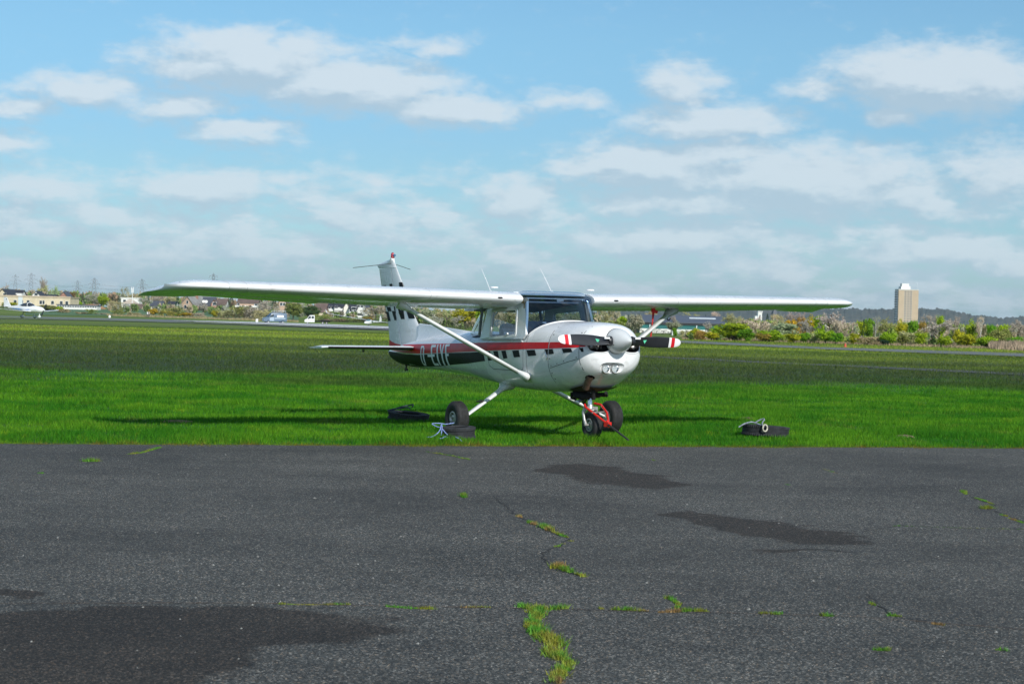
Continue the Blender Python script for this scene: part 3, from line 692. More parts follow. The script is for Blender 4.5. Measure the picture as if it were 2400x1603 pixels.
for s in (-1, 1):
    ys = [WROOT, .9, 1.4, 2.0, 2.55, 3.0, 3.5, 4.0, WTIP]
    b = MB(); b.loft([wsec(y, 0, .735, s) for y in ys])
    wing = b.build('wing', PAINT, plane, 40)
    tag(wing, 'near wing with the green reflection of the grass' if s < 0 else 'far wing carrying the red-covered air probe')
    b = MB(); b.loft([wsec(y, .742, 1, s, .004) for y in (.62, 1.2, 2.0, 2.72)]); b.build('flap', PAINT, wing, 40)
    b = MB(); b.loft([wsec(y, .742, 1, s, .020) for y in (2.745, 3.3, 3.9, WTIP)]); b.build('aileron', PAINT, wing, 40)
    # drooped conical tip
    rings = [wsec(WTIP + .006, 0, 1, s, .030), wsec(4.72, 0, 1, s, .05)]
    base = wsec(4.72, 0, 1, s, .05); n = len(base); lowz = [base[n - 1 - i][2] for i in range(n)]
    for k in range(1, 9):
        a = k / 8 * math.pi / 2; sy = 4.72 + .36 * math.sin(a); kk = math.cos(a); le, te = base[(n - 1) // 2][0], base[0][0]
        rg = []
        for i, (x, y, z) in enumerate(base):
            fr = (x - le) / (te - le); zl = min(z, base[n - 1 - i][2])
            edge = zl + .012 * fr
            nx = x + (-.42 * (1 - fr) ** 1.2 - .10 * fr) * (1 - kk) 
            yy = sy + .06 * fr * (1 - kk)
            rg.append((nx, s * yy, edge + (z - edge) * max(kk, .05) - .012 * (1 - kk) + .035 * (1 - fr) * (1 - kk)))
        rings.append(rg)
    b = MB(); b.loft(rings); tip = b.build('wing_tip', PAINT, wing, 50)
    b = MB(); b.ball((-1.03, s * 4.945, 1.838), .030, 12, (1.3, .8, .9)); b.build('navigation_light', mat('nav_green', (.01, .06, .10), .1, coat=.8) if s < 0 else mat('nav_red', (.3, .01, .01), .1, coat=.8), tip, 180)
    # seams round the leading edge, stall port, fuel cap, rivets under the skin
    b = MB()
    for y in (1.83, 4.2, 4.42):
        r0 = wsec(y, 0, .735, s, th=.1225)[3:-3]; r1 = wsec(y + .006, 0, .735, s, th=.1225)[3:-3]; b.loft([r0, r1], False)
    b.build('skin_joint', mat('skin_joint', (.38, .40, .40), .6), wing)
    b = MB(); b.ball((-.617, s * .86, 1.762), .02, 8, (.5, 2.0, .7)); b.build('air_inlet', DARK, wing)
    b = MB(); b.lathe([(.055, 0), (.055, .012), (.045, .018), (0, .02)], 16, Matrix.Translation((-1.05, s * .72, 1.897))); b.build('fuel_cap', WHITE, wing, 40)
    b = MB()
    for k in range(60):
        y = .62 + k * .062
        p = wsec(y, 0, 1, s); i = 6; b.ball((p[i][0], p[i][1], p[i][2] + .001), .0045, 5)
    b.build('rivet_row', mat('rivet', (.6, .62, .62), .35), wing)
    b = MB()                                           # a strip of rough, shiny overlapped skin ahead of the flap hinge
    lo = lambda y, x: (lambda r_: r_[-1])(wsec(y, .2, x, s))
    pts = [lo(y, .72) for y in (.65, 1.2, 1.8, 2.4, 2.9)]; b.loft([[(p[0], p[1], p[2] - .004) for p in pts], [(p[0] - .06, p[1], p[2] - .002) for p in pts]], False)
    b.build('flap_gap_seal', mat('gap_seal', (.55, .57, .57), .25, .3, var=.35, vscale=12), wing)
    # strut with its fairings
    A, B = Vector((-.54, s * .50, .76)), Vector((-1.075, s * 2.03, 1.655)); d = (B - A).normalized()
    def fsec(c, l, w, fx=Vector((1, 0, 0))):
        fx = (fx - d * fx.dot(d)).normalized(); fy = d.cross(fx); return [c + fx * (l * math.cos(a) * (1 if math.cos(a) > 0 else 1.5)) + fy * (w * math.sin(a)) for a in [2 * math.pi * k / 18 for k in range(18)]]
    b = MB(); b.loft([fsec(A + d * .10, .045, .026), fsec(B - d * .10, .045, .026)]); st_ = b.build('wing_strut', PAINT, plane, 180)
    b = MB(); b.loft([fsec(A - d * .02 , .085, .06), fsec(A + d * .04, .072, .045), fsec(A + d * .13, .05, .030)]); b.build('strut_fairing', PAINT, st_, 180)
    b = MB(); b.loft([fsec(B - d * .13, .05, .030), fsec(B - d * .04, .075, .05), fsec(B + d * .03, .095, .065)]); b.build('strut_fairing', PAINT if s < 0 else GREY, st_, 180)
    b = MB(); b.tube([B + Vector((-.05, -s * .02, -.08)) + Vector((.045 * math.cos(a), 0, .045 * math.sin(a))) for a in [R(20 + 32 * k) for k in range(11)]], .008, 6); b.build('tie_down_ring', DARKMETAL, st_, 180)
# centre section over the cabin
b = MB(); sec = lambda y: [p for p in wsec(.53, 0, 1, 1)]
top = [(x, z) for x, _, z in wsec(.53, 0, 1, 1)[:15]]
prof = [(x, z) for x, z in top if x < -.80]
b.loft([[(x, y, z + .004 + .012 * (1 - (y / .53) ** 2)) for x, z in prof] + [(x, y, z - .03) for x, z in reversed(prof)] for y in (-.531, -.4, -.2, 0, .2, .4, .531)])
roof = b.build('cabin_roof', PAINT, plane, 40)
for (x, y, z0, tx, ty, tz) in ((-1.15, .20, 1.850, -1.42, .17, 2.182), (-1.345, -.60, 1.835, -1.63, -.60, 2.162)):
    b = MB(); b.tube([(x, y, z0), (x + (tx - x) * .5, y + (ty - y) * .5, z0 + (tz - z0) * .52), (tx, ty, tz)], [.004, .003, .002], 6); b.ball((x + (tx - x) * .62, y + (ty - y) * .62, z0 + (tz - z0) * .63), .009, 6)
    b.lathe([(.03, -.03), (.02, .02), (.006, .035)], 10, Matrix.Translation((x, y, z0))); b.build('whip_antenna', WHITE, plane, 40)
# ---- tail ----------------------------------------------------------------------
def sym(x0, x1, le, te, th, n=9):
    """closed symmetric section (x, y) between x0 and x1, thickest a third back from le"""
    def t(x):
        u = min(1, max(0, (le - x) / (le - te))); return th * 2.6 * (.2969 * u ** .5 - .126 * u - .3516 * u * u + .2843 * u ** 3 - .1015 * u ** 4) * 1.9
    q = [x0 + (x1 - x0) * (1 - math.cos(math.pi * k / n)) / 2 for k in range(n + 1)]
    return [(x, t(x)) for x in q] + [(x, -t(x)) for x in reversed(q[:-1] if True else q)][0 if t(x0) > 1e-5 else 0:]
LEZ = [(1.15,-4.50),(1.357,-4.62),(1.484,-4.77),(1.545,-4.84),(2.024,-5.258),(2.30,-5.505),(2.37,-5.568),(2.452,-5.642)]
HZ = [(1.10,-5.27),(1.171,-5.292),(1.526,-5.444),(2.362,-5.698),(2.46,-5.73)]
TZ = [(1.10,-5.772),(1.164,-5.767),(1.257,-5.757),(1.523,-5.82),(1.735,-5.914),(2.056,-6.071),(2.334,-6.162),(2.36,-6.20),(2.38,-6.245),(2.40,-6.15),(2.46,-5.80)]
ip = lambda tab, z: float(np.interp(z, [t[0] for t in tab], [t[1] for t in tab]))
zs = [1.12, 1.2, 1.3, 1.4, 1.484, 1.6, 1.75, 1.9, 2.024, 2.15, 2.25, 2.325]
b = MB()
b.loft([[(x, y, z) for x, y in sym(ip(LEZ, z), ip(HZ, z) + .008, ip(LEZ, z), ip(TZ, z), .062 - .018 * (z - 1.1))] for z in zs])
fin = b.build('vertical_fin', PAINT, plane, 40)
zr = [1.135, 1.2, 1.26, 1.4, 1.526, 1.735, 1.9, 2.056, 2.2, 2.325]
b = MB(); b.loft([[(x, y, z) for x, y in sym(ip(HZ, z) - .006, ip(TZ, z), ip(LEZ, z), ip(TZ, z) - .02, .062 - .018 * (z - 1.1))] for z in zr])
rud = b.build('rudder', PAINT, plane, 40)
# cap over fin and rudder, carrying the beacon
cap_pts = [(2.330, -5.525, -6.163), (2.365, -5.556, -6.215), (2.385, -5.572, -6.235), (2.402, -5.590, -6.14), (2.435, -5.622, -5.92), (2.456, -5.645, -5.755), (2.475, -5.66, -5.72)]
b = MB(); b.loft([[(x, y * (1 if k < 6 else 1.2), z) for x, y in sym(le, te, le, te, .050 if k < 4 else .06)] for k, (z, le, te) in enumerate(cap_pts)]); cap = b.build('fin_cap', PAINT, fin, 40)
b = MB(); b.lathe([(.026, 0), (.028, .012), (.030, .02), (.028, .06), (.017, .080), (0, .088)], 14, Matrix.Translation((-5.675, 0, 2.474))); bc = b.build('beacon', mat('beacon_red', (.35, .015, .03), .12, coat=1), fin, 50)
b = MB(); b.lathe([(.019, 0), (.019, .03), (.0, .035)], 10, rot_to((-5.655, .008, 2.515), (-5.60, .015, 2.515))); b.build('beacon_glass', mat('beacon_blue', (.05, .14, .25), .1, coat=1), bc, 50)
for tx, ty, tz in ((-5.95, -.53, 2.322), (-5.95, .43, 2.325)):
    b = MB(); b.tube([(-5.684, .015 * (1 if ty > 0 else -1), 2.391), (tx, ty, tz)], .0045, 6); b.build('antenna_rod', DARKMETAL, fin)
# dorsal fin
b = MB(); rr = []
for x in np.arange(-3.05, -4.85, -.15):
    zb = smooth_tab(FUS, x)[0] - .02; zt = float(np.interp(-x, [3.05, 4.068, 4.755, 4.9], [1.356, 1.437, 1.484, 1.50])); w = .022 + .012 * (-x - 3.05) / 1.8
    rr.append([(x, w * 2.2, zb), (x, w, zb + (zt - zb) * .3), (x, w * .7, zt - .008), (x, 0, zt), (x, -w * .7, zt - .008), (x, -w, zb + (zt - zb) * .3), (x, -w * 2.2, zb)])
b.loft(rr); b.build('dorsal_fin', PAINT, plane, 50)
TB = {}
def tree_of(o): return BVHTree.FromPolygons([v.co.copy() for v in o.data.vertices], [tuple(p.vertices) for p in o.data.polygons])
TBF, TBR = tree_of(fin), tree_of(rud)
# chequers on fin and rudder (x, z from the photograph's rows)
def fq(x0, x1, z0, z1_, k=-.36):          # a slightly raked square
    return [(x0 + k * (z0 - 1.7), z0), (x1 + k * (z0 - 1.7), z0), (x1 + k * (z1_ - 1.7), z1_), (x0 + k * (z1_ - 1.7), z1_)]
RUDQ = [[(-5.905,1.665),(-5.795,1.668),(-5.73,1.525),(-5.835,1.525)], [(-5.655,1.675),(-5.545,1.675),(-5.475,1.535),(-5.57,1.535)],
        [(-5.845,1.738),(-5.735,1.738),(-5.70,1.672),(-5.81,1.672)], [(-5.595,1.742),(-5.50,1.742),(-5.49,1.680),(-5.58,1.680)]]
FINQ = [[(-5.42,1.685),(-5.275,1.688),(-5.235,1.548),(-5.34,1.548)], [(-5.16,1.692),(-5.00,1.695),(-4.905,1.555),(-5.07,1.553)], [(-5.47,1.742),(-5.44,1.742),(-5.42,1.686),(-5.45,1.684)],
        [(-5.345,1.742),(-5.19,1.746),(-5.155,1.695),(-5.30,1.690)],
        [(-5.42,2.098),(-5.325,2.104),(-5.265,2.03),(-5.40,2.03)]]
UP = [[(-6.035,2.068),(-5.905,2.073),(-5.895,2.00),(-6.015,2.00)], [(-5.755,2.085),(-5.66,2.087),(-5.64,2.00),(-5.735,2.00)]]
MID = [[(-5.89,2.0),(-5.775,2.0),(-5.745,1.88),(-5.855,1.88)], [(-6.0,1.88),(-5.86,1.88),(-5.84,1.742),(-5.915,1.742)], [(-5.745,1.88),(-5.64,1.88),(-5.60,1.745),(-5.73,1.745)]]
MIDF = [[(-5.56,2.0),(-5.40,2.0),(-5.32,1.88),(-5.49,1.88)], [(-5.47,1.88),(-5.33,1.88),(-5.25,1.75),(-5.37,1.75)], [(-5.255,1.99),(-5.235,1.98),(-5.15,1.88),(-5.22,1.88)]]
def onto(q, s, tree):
    """the rows were measured on the fin's centre plane: move them out along the line of sight onto the skin"""
    out = []
    for x, z in q:
        xx = x
        for _ in range(6):
            p = skin(xx, z, s, 0, tree); xx = x + 1.84 * (abs(p.y) if p else .012)
        out.append((xx, z))
    cx = sum(p[0] for p in out) / 4
    return [(cx + (x - cx) * 1.22, z) for x, z in out]
RUDQ, UP, MID = ([onto(q, -1, TBR) for q in Q_] for Q_ in (RUDQ, UP, MID)); FINQ, MIDF = ([onto(q, -1, TBF) for q in Q_] for Q_ in (FINQ, MIDF))
for s in (-1, 1):
    for q in RUDQ + UP + MID: decal('black_check', [q], BLACK, rud, s, .004, .02, TBR)
    for q in FINQ + MIDF: decal('black_check', [q], BLACK, fin, s, .004, .02, TBF)
    decal('red_panel', [[(-5.80,1.262),(-5.66,1.215),(-5.66,1.14),(-5.80,1.14)], [(-5.66,1.215),(-5.50,1.185),(-5.50,1.14),(-5.66,1.14)], [(-5.50,1.185),(-5.31,1.168),(-5.31,1.14),(-5.50,1.14)]], RED, rud, s, .003, .04, TBR)
# black tail underside
b = MB(); b.loft([[(p[0] , p[1] * 1.012, p[2] - .003) for p in ring(smooth_tab(FUS, x), x)[:12] + ring(smooth_tab(FUS, x), x)[-12:] if p[2] < ip([(-5.8,1.04),(-5.57,.975),(-5.30,.91),(-5.0,.88),(-4.6,.86)][::1], x) ][:0] or [(x, 0, 0)] * 3 for x in (-5, -5.1)]) if False else None
b = MB(); rr = []
for x in np.arange(-4.35, -5.74, -.07):
    st = smooth_tab(FUS, x); zl = float(np.interp(-x, [4.35, 4.6, 5.0, 5.3, 5.57, 5.74], [.8255, .850, .873, .908, .973, 1.043])); pts = ring(st, x, 40)
    lowp = [p for p in pts if p[2] <= max(zl, st[1] + .004)]
    lowp.sort(key=lambda p: p[1]); ys_ = [p[1] for p in lowp]; z_ = [p[2] for p in lowp]
    row = []
    for k in range(13):
        y = ys_[0] + (ys_[-1] - ys_[0]) * k / 12; row.append((x, y * 1.01, float(np.interp(y, ys_, z_)) - .004))
    rr.append(row)
b.loft(rr, False); b.build('black_tail_keel', BLACK, fus, 180)
b = MB(); b.tube([(-5.16, 0, .865), (-5.14, 0, .80), (-5.12, 0, .80)], [.014, .012, .02], 8); b.tube([(-5.13, 0, .80), (-5.19, 0, .785), (-5.20, 0, .82)], .01, 6); b.build('tail_tie_down', DARKMETAL, plane)
# horizontal tail
for s in (-1, 1):
    def hs(y, x0, x1, dz=0):
        t = (abs(y) - .1) / 1.4; le = -4.50 - .22 * t; te = -5.335 + .06 * t; th = .068 - .012 * t
        return [(x, s * abs(y), 1.117 + z_ + dz) for x, z_ in sym(le + (te - le) * x0, le + (te - le) * x1, le, te, th)]
    hsr = [hs(y, 0, .55) for y in (.10, .5, 1.0, 1.46)]; last = hs(1.535, .06, .56)
    b = MB(); b.loft(hsr + [[(x, y, 1.117 + (z - 1.117) * .5) for x, y, z in last]]); st_ = b.build('tailplane', PAINT, plane, 45)
    r2 = [hs(y, .56, 1, -.004) for y in (.13, .6, 1.1, 1.46)]; l2 = hs(1.535, .57, .97)
    b = MB(); b.loft(r2 + [[(x, y, 1.113 + (z - 1.117) * .5) for x, y, z in l2]]); el_ = b.build('elevator', PAINT, plane, 45)
    rows = []
    for k in range(7):                                  # black boot on the lower half of the leading edge
        row = []
        for yy in (.13, .6, 1.1, 1.45):
            pts = hs(yy, 0, .10); m_ = len(pts); j = [2, 1, 0, -1, -3, -5, -6][k]; p = pts[j]; row.append((p[0] + .003, p[1], p[2] + (.002 if j > 0 else -.003)))
        rows.append(row)
    b.v = []; b = MB(); b.loft(rows, False); b.build('leading_edge_strip', BLACK, st_, 180)
    b = MB(); b.box((-4.98, s * .78, 1.075), (.06, .012, .03)); b.ball((-4.99, s * .78, 1.058), .012, 6); b.build('hinge_bracket', DARKMETAL, st_)
    b = MB(); b.tube([(-5.02, s * .06, 1.09), (-5.10, s * .03, .98), (-5.16, s * .03, .95)], .018, 6); b.build('elevator_horn', DARKMETAL, el_)

# ---- spinner and propeller ---------------------------------------------------------
SPX, SPZ = .800, 1.224
AX = Matrix.Translation((SPX, 0, SPZ)) @ Matrix.Rotation(R(90), 4, 'Y')
b = MB(); b.lathe([(.150, 0), (.156, .01), (.154, .05), (.139, .11), (.114, .17), (.080, .23), (.040, .29), (.012, .322), (0, .329)], 40, AX)
spin = b.build('spinner', SPIN, plane, 50)
b = MB(); b.lathe([(.158, -.006), (.158, .004), (.10, .006)], 40, AX); b.build('spinner_plate', DARKMETAL, spin, 40)
GREEN = mat('green_emblem', (.10, .55, .33), .4)
for s in (-1, 1):
    # a blade along +-Y, tip dipping a little to port; leading edge and pitch handed
    def bsec(r, ch, th, pitch, off=0):
        c = Vector((SPX + .092, s * r, SPZ - .012 * r / .87 * s + (0.0))); a = R(pitch)
        # chord direction lies between the disc (z) and the axis (x)
        u = Vector((-math.sin(a) * s * -1, 0, math.cos(a))); w = Vector((math.cos(a), 0, math.sin(a) * s))
        pts = []
        for k in range(16):
            t = 2 * math.pi * k / 16; x = math.cos(t) * .5; y = math.sin(t) * .5 * (1 - .25 * math.cos(t))
            pts.append(c + u * (x * ch + off) + w * (y * th * (1 if y > 0 else .6)))
        return pts
    R_ = [(.10,.095,.085,35),(.17,.098,.080,33),(.21,.105,.055,31),(.28,.122,.036,28),(.38,.140,.026,24),(.50,.146,.021,20),(.62,.140,.018,17),(.70,.130,.015,15)]
    R2 = [(.70,.130,.015,15),(.735,.126,.0145,14.5)]; R3 = [(.735,.126,.0145,14.5),(.785,.116,.013,14)]; R4 = [(.785,.116,.013,14),(.82,.104,.012,13.5),(.85,.082,.010,13),(.868,.05,.008,13),(.876,.012,.004,13)]
    b = MB(); b.loft([bsec(*q) for q in R_], True, (True, True)); bl = b.build('propeller_blade', BLADE, plane, 40)
    for q, mt, nm in ((R2, WHITE, 'white_band'), (R3, RED_B if 'RED_B' in globals() else mat('red_band', (.6, .01, .02), .35), 'red_band'), (R4, WHITE, 'blade_tip')):
        b = MB(); b.loft([bsec(*x) for x in q]); b.build(nm, mt, bl, 40)
    b = MB(); b.lathe([(.060, .14), (.062, .165), (.055, .185)], 18, Matrix.Translation((SPX + .092, 0, SPZ)) @ Matrix.Rotation(R(-90 * s), 4, 'X')); b.build('blade_boot', BLADE, bl, 40)
    c = Vector((SPX + .092, s * .34, SPZ)); b = MB(); q = bsec(.315, .13, .03, 27); q2 = bsec(.365, .137, .027, 25)
    n0 = (q[4] + q2[4]) / 2 if q[4].x > q[12].x else (q[12] + q2[12]) / 2
    tri = [n0 + Vector((.006, -.030, .028)), n0 + Vector((.006, .030, .018)), n0 + Vector((.006, -.006 * s, -.030))]
    b.add(tri, [(0, 1, 2)]); b.build('maker_emblem', GREEN, bl)
    b = MB(); b.box((SPX + .142, s * .22, SPZ + .035), (.003, .075, .022)); b.build('blade_sticker', LETTER, bl)
# lip of the cooling inlets, engine baffles inside
for s in (-1, 1):
    pts = []
    for k in range(33):
        a = 2 * math.pi * k / 32; y = s * .230 + .152 * math.copysign(abs(math.cos(a)) ** (2 / 2.6), math.cos(a)); z = 1.180 + .102 * math.copysign(abs(math.sin(a)) ** (2 / 2.6), math.sin(a))
        h = CB.ray_cast(Vector((3, y, z)), Vector((-1, 0, 0)))
        if h[0] is not None: pts.append(h[0] + Vector((-.002, 0, 0)))
    if len(pts) > 8:
        b = MB(); b.tube(pts, .009, 8); b.build('inlet_lip', PAINT, cowl, 180)
    b = MB()
    for k in range(6): b.box((.665, s * (.14 + .045 * k), 1.18), (.02, .012, .10))
    b.ball((.69, s * .30, 1.15), .035, 8); b.tube([(.69, s * .2, 1.12), (.68, s * .31, 1.23)], .012, 6); b.build('cylinder_fins', ALU, cowl)
# twin landing lights in the chin
pk = Vector((.795, 0, .889))
for y in (-.118, .016):
    c = Vector((.748, y, .886)); M_ = rot_to(c, c + Vector((1, 0, .10)))
    b = MB(); b.lathe([(.060, -.03), (.062, .006), (.057, .012), (.049, .008), (.049, -.005)], 24, M_); lt = b.build('landing_light', ALU, cowl, 50)
    b = MB(); b.lathe([(.049, .004), (.040, -.014), (.022, -.026), (0, -.031)], 20, M_); b.build('reflector', CHROME, lt, 180)
    b = MB(); b.lathe([(.049, .006), (.036, .013), (.018, .016), (0, .017)], 20, M_); b.build('lens', LENS, lt, 180)
b = MB(); b.box((.722, -.050, .886), (.02, .28, .09)); b.build('light_mount', GREY, cowl)
# exhaust pipe, lower cowl lip, oily hardware underneath
b = MB(); b.tube([(.60, -.245, .80), (.52, -.235, .725), (.44, -.215, .645)], .042, 14, cap=False); b.tube([(.455, -.219, .66), (.44, -.215, .645)], .045, 14, cap=False); b.build('exhaust_pipe', RUST, plane, 60)
b = MB(); b.loft([[(.46, y, .640 + .05 * (abs(y) / .3) ** 2) for y in (-.26, -.16, 0, .16, .24)], [(.30, y, .592 + .05 * (abs(y) / .3) ** 2) for y in (-.30, -.18, 0, .18, .28)], [(.12, y, .572 + .05 * (abs(y) / .3) ** 2) for y in (-.28, -.18, 0, .18, .26)]], False); b.build('cowl_flap', DARKMETAL, cowl, 60)
b = MB(); b.tube([(.06, -.18, .565), (.16, -.10, .535), (.26, -.02, .545)], [.04, .055, .03], 9); b.tube([(.20, .04, .56), (.32, .16, .555), (.40, .10, .585)], [.022, .03, .02], 8); b.tube([(.34, -.05, .62), (.30, -.02, .50)], .026, 8); b.tube([(.10, -.22, .575), (.06, -.20, .51), (.09, -.14, .49)], .016, 7); b.build('engine_mount', DARK, plane)

# ---- undercarriage --------------------------------------------------------------------
def wheel(c, r, w, rim, parent, turn=0):
    M_ = Matrix.Translation(c) @ Matrix.Rotation(R(turn), 4, 'Z') @ Matrix.Rotation(R(90), 4, 'X')
    h = w / 2
    o = empty('wheel'); o.parent = parent
    prof = [(rim, -h * .62), (rim + .012, -h * .80), (r * .72, -h), (r * .86, -h * .95), (r * .95, -h * .72)]
    for gx in (-.48, -.24, 0, .24, .48): prof += [(r * (.995 - .02 * gx * gx) , h * (gx - .085)), (r * (.995 - .02 * gx * gx), h * (gx + .06)), (r * .975, h * (gx + .075)), (r * .975, h * (gx + .095))]
    prof += [(r * .95, h * .72), (r * .86, h * .95), (r * .72, h), (rim + .012, h * .80), (rim, h * .62)]
    b = MB(); b.lathe(prof, 44, M_); b.build('tyre', RUBBER, o, 50)
    b = MB()
    for sg in (-1, 1):
        b.lathe([(rim + .003, sg * h * .60), (rim + .004, sg * h * .80), (rim - .012, sg * h * .82), (rim - .02, sg * h * .55), (rim * .55, sg * h * .48), (rim * .50, sg * h * .66), (rim * .30, sg * h * .70), (0, sg * h * .70)], 28, M_)
    b.build('rim', ALU, o, 40)
    b = MB()
    for sg in (-1, 1):
        for k in range(6):
            a = math.pi / 3 * k; p = M_ @ Vector((rim * .70 * math.cos(a), rim * .70 * math.sin(a), sg * h * .56)); b.ball(p, rim * .13, 6)
        b.disc(M_ @ Vector((0, 0, sg * h * .715)), M_.to_3x3() @ Vector((0, 0, sg)), rim * .22, 12)
    b.build('wheel_nuts', DARKMETAL, o)
    return o
for s in (-1, 1):
    A, B = Vector((-1.47, s * .30, .625)), Vector((-1.205, s * 1.05, .232))
    d = (B - A).normalized()
    def gsec(c, l, w):
        fx = Vector((1, 0, 0)); fx = (fx - d * fx.dot(d)).normalized(); fy = d.cross(fx); return [c + fx * (l * math.cos(a) * (1 if math.cos(a) > 0 else 1.5)) + fy * (w * math.sin(a)) for a in [2 * math.pi * k / 14 for k in range(14)]]
    b = MB(); b.loft([gsec(A, .05, .03), gsec(A.lerp(B, .5), .04, .022), gsec(B, .032, .018)]); lg = b.build('gear_leg', PAINT, plane, 60)
    b = MB(); b.loft([gsec(A - d * .06, .12, .085), gsec(A, .085, .055), gsec(A + d * .09, .053, .033)]); b.build('leg_fairing', PAINT, lg, 60)
    b = MB(); b.box(A.lerp(B, .60) + Vector((-.03, 0, .045)), (.12, .06, .012), Matrix.Rotation(R(20), 3, 'X')); b.build('step', DARKMETAL, lg)
    b = MB(); b.box(B + Vector((0, s * .025, -.02)), (.10, .03, .13)); b.tube([B + Vector((0, 0, -.01)), B + Vector((0, s * .12, -.01))], .022, 8); b.build('brake', ALU, lg)
    b = MB(); b.tube([A.lerp(B, .15) + Vector((-.055, 0, -.01)), A.lerp(B, .6) + Vector((-.05, 0, -.02)), B + Vector((-.06, 0, .02))], .006, 6); b.build('brake_line', DARKMETAL, lg)
    wheel((-1.205, s * 1.155, .2215), .2215, .165, .085, plane)
# nose leg
NW = Vector((.245, 0, .180))
ng = wheel(NW, .180, .125, .080, plane, 0)
b = MB(); b.tube([(.150, 0, .62), (.165, 0, .53)], .042, 14); b.tube([(.165, 0, .53), (.190, 0, .40)], .030, 14); leg = b.build('nose_strut', CHROME, plane, 50)
b = MB(); b.tube([(.185, 0, .425), (.196, 0, .375)], .040, 14); b.loft([[(.196 + dx, y, .385 + dz) for dx, dz in ((.03, .02), (.03, -.02), (-.03, -.02), (-.03, .02))] for y in (-.09, .09)])
for s in (-1, 1): b.tube([(.196, s * .075, .385), (.185, s * .094, .33), (.205, s * .094, .25), (.245, s * .092, .180)], [.026, .022, .018, .024], 10)
b.build('nose_fork', ALU, leg, 60)
b = MB(); b.tube([(.245, -.115, .18), (.245, .115, .18)], .014, 8); b.build('axle', ALU, leg)
b = MB(); b.tube([(.13, 0, .52), (.05, 0, .455), (.15, 0, .40)], .014, 6); b.tube([(.12, -.03, .52), (.05, -.03, .455), (.15, -.03, .40)], .012, 6); b.build('torque_link', DARKMETAL, leg)
b = MB(); b.tube([(.10, -.20, .53), (.17, -.03, .515), (.19, .14, .535)], .018, 8); b.box((.16, 0, .555), (.14, .17, .03)); b.tube([(.22, .08, .60), (.19, .05, .50)], .014, 6); b.box((.08, .10, .545), (.05, .10, .06)); b.build('shimmy_damper', DARKMETAL, leg)

# ================================================================== things around the aircraft
tb = empty('tow_bar', PM @ Vector((.25, 0, .2)), 0, 'red enamelled tow bar clamped to the nose wheel, its dark rod resting on the grass', 'tow bar')
def P(x, y, z): return PM @ Vector((x, y, z)) - tb.location
for pts in ([(.215, -.095, .435), (.245, -.100, .40), (.62, -.005, .205)], [(.150, .085, .445), (.26, .115, .43), (.42, .105, .335), (.62, .012, .205)]):
    b = MB(); b.tube([P(*p) for p in pts], .0155, 8); b.build('fork_arm', TOWRED, tb, 60)
b = MB(); b.box(P(.615, 0, .20), (.075, .06, .06), Matrix.Rotation(R(-50), 3, 'Z')); b.tube([P(.60, 0, .245), P(.64, 0, .165)], .014, 8); b.build('hinge_block', TOWRED, tb)
b = MB(); b.tube([P(.38, -.085, .335), P(.37, .105, .345)], .011, 6); b.build('cross_bar', ALU, tb)
b = MB(); b.tube([P(.62, 0, .20), P(1.72, -.39, .062)], [.014, .011], 8); b.build('pull_rod', DARKMETAL, tb, 60)

PT = PM @ Vector((-.95, 1.65, 1.665))
pc = empty('probe_cover', PT, 0, 'red cloth cover with a hanging streamer on the probe under the far wing', 'probe cover')
CLOTH = mat('red_cloth', (.50, .012, .015), .8, var=.2)
b = MB(); b.lathe([(.018, .045), (.026, .036), (.028, 0), (.026, -.03), (.016, -.042), (0, -.046)], 12); b.tube([(.0, 0, -.022), (.055, -.02, -.030)], [.024, .021], 10); b.build('hood', CLOTH, pc, 60)
b = MB(); b.tube([(0, .0, .04), (0, .0, .09)], .012, 6); b.build('probe_mount', DARKMETAL, pc)
b = MB()
for w0, z0, w1, z1_, x0, x1 in ((.016, -.03, .009, -.17, 0, -.006), (.009, -.17, .006, -.24, -.006, -.012), (.006, -.24, .013, -.40, -.012, -.030)): b.loft([[(x0 - w0, .004, z0), (x0 + w0, -.004, z0), (x0 + w0, -.007, z0), (x0 - w0, 0.001, z0)], [(x1 - w1, .006, z1_), (x1 + w1, -.002, z1_), (x1 + w1, -.005, z1_), (x1 - w1, .003, z1_)]])
b.build('streamer', mat('streamer', (.50, .03, .03), .8, var=.4, vscale=30), pc, 60)
# ================================================================== tie-down tyres and ropes
def tyre_thing(px, py, R0, W, label, tilt=(0, 0), rz=0):
    p = ground_at(px, py); o = empty('car_tyre', p + Vector((0, 0, .015)), rz, label, 'tyre', 'old tyres used as tie-down weights')
    o.rotation_euler = (R(tilt[0]), R(tilt[1]), rz)
    prof = [(R0 * .62, .0), (R0 * .66, W * .05), (R0 * .80, -.004), (R0 * .93, W * .04)]
    for k in range(7): prof += [(R0 * (.985 + .015 * math.sin(math.pi * (k + .5) / 7)), W * (.10 + .80 * k / 7 + .01)), (R0 * (.985 + .015 * math.sin(math.pi * (k + .5) / 7)), W * (.10 + .80 * k / 7 + .085)), (R0 * .968, W * (.10 + .80 * k / 7 + .10))]
    prof += [(R0 * .93, W * .96), (R0 * .80, W * 1.004), (R0 * .66, W * .95), (R0 * .62, W), (R0 * .60, W * .9), (R0 * .70, W * .75), (R0 * .72, W * .3), (R0 * .60, W * .08), (R0 * .62, 0)]
    b = MB(); b.lathe(prof, 48); b.build('tyre_wall', RUBBER_OLD, o, 45)
    b = MB()                                                    # tread blocks round the shoulder
    for k in range(64):
        a = 2 * math.pi * k / 64
        for z in (.14, .86): b.box((R0 * .985 * math.cos(a), R0 * .985 * math.sin(a), W * z), (.022, .018, .030), Matrix.Rotation(a + .3 * (1 if z < .5 else -1), 3, 'Z'))
    t_ = b.build('tread_blocks', RUBBER_OLD, o)
    return o
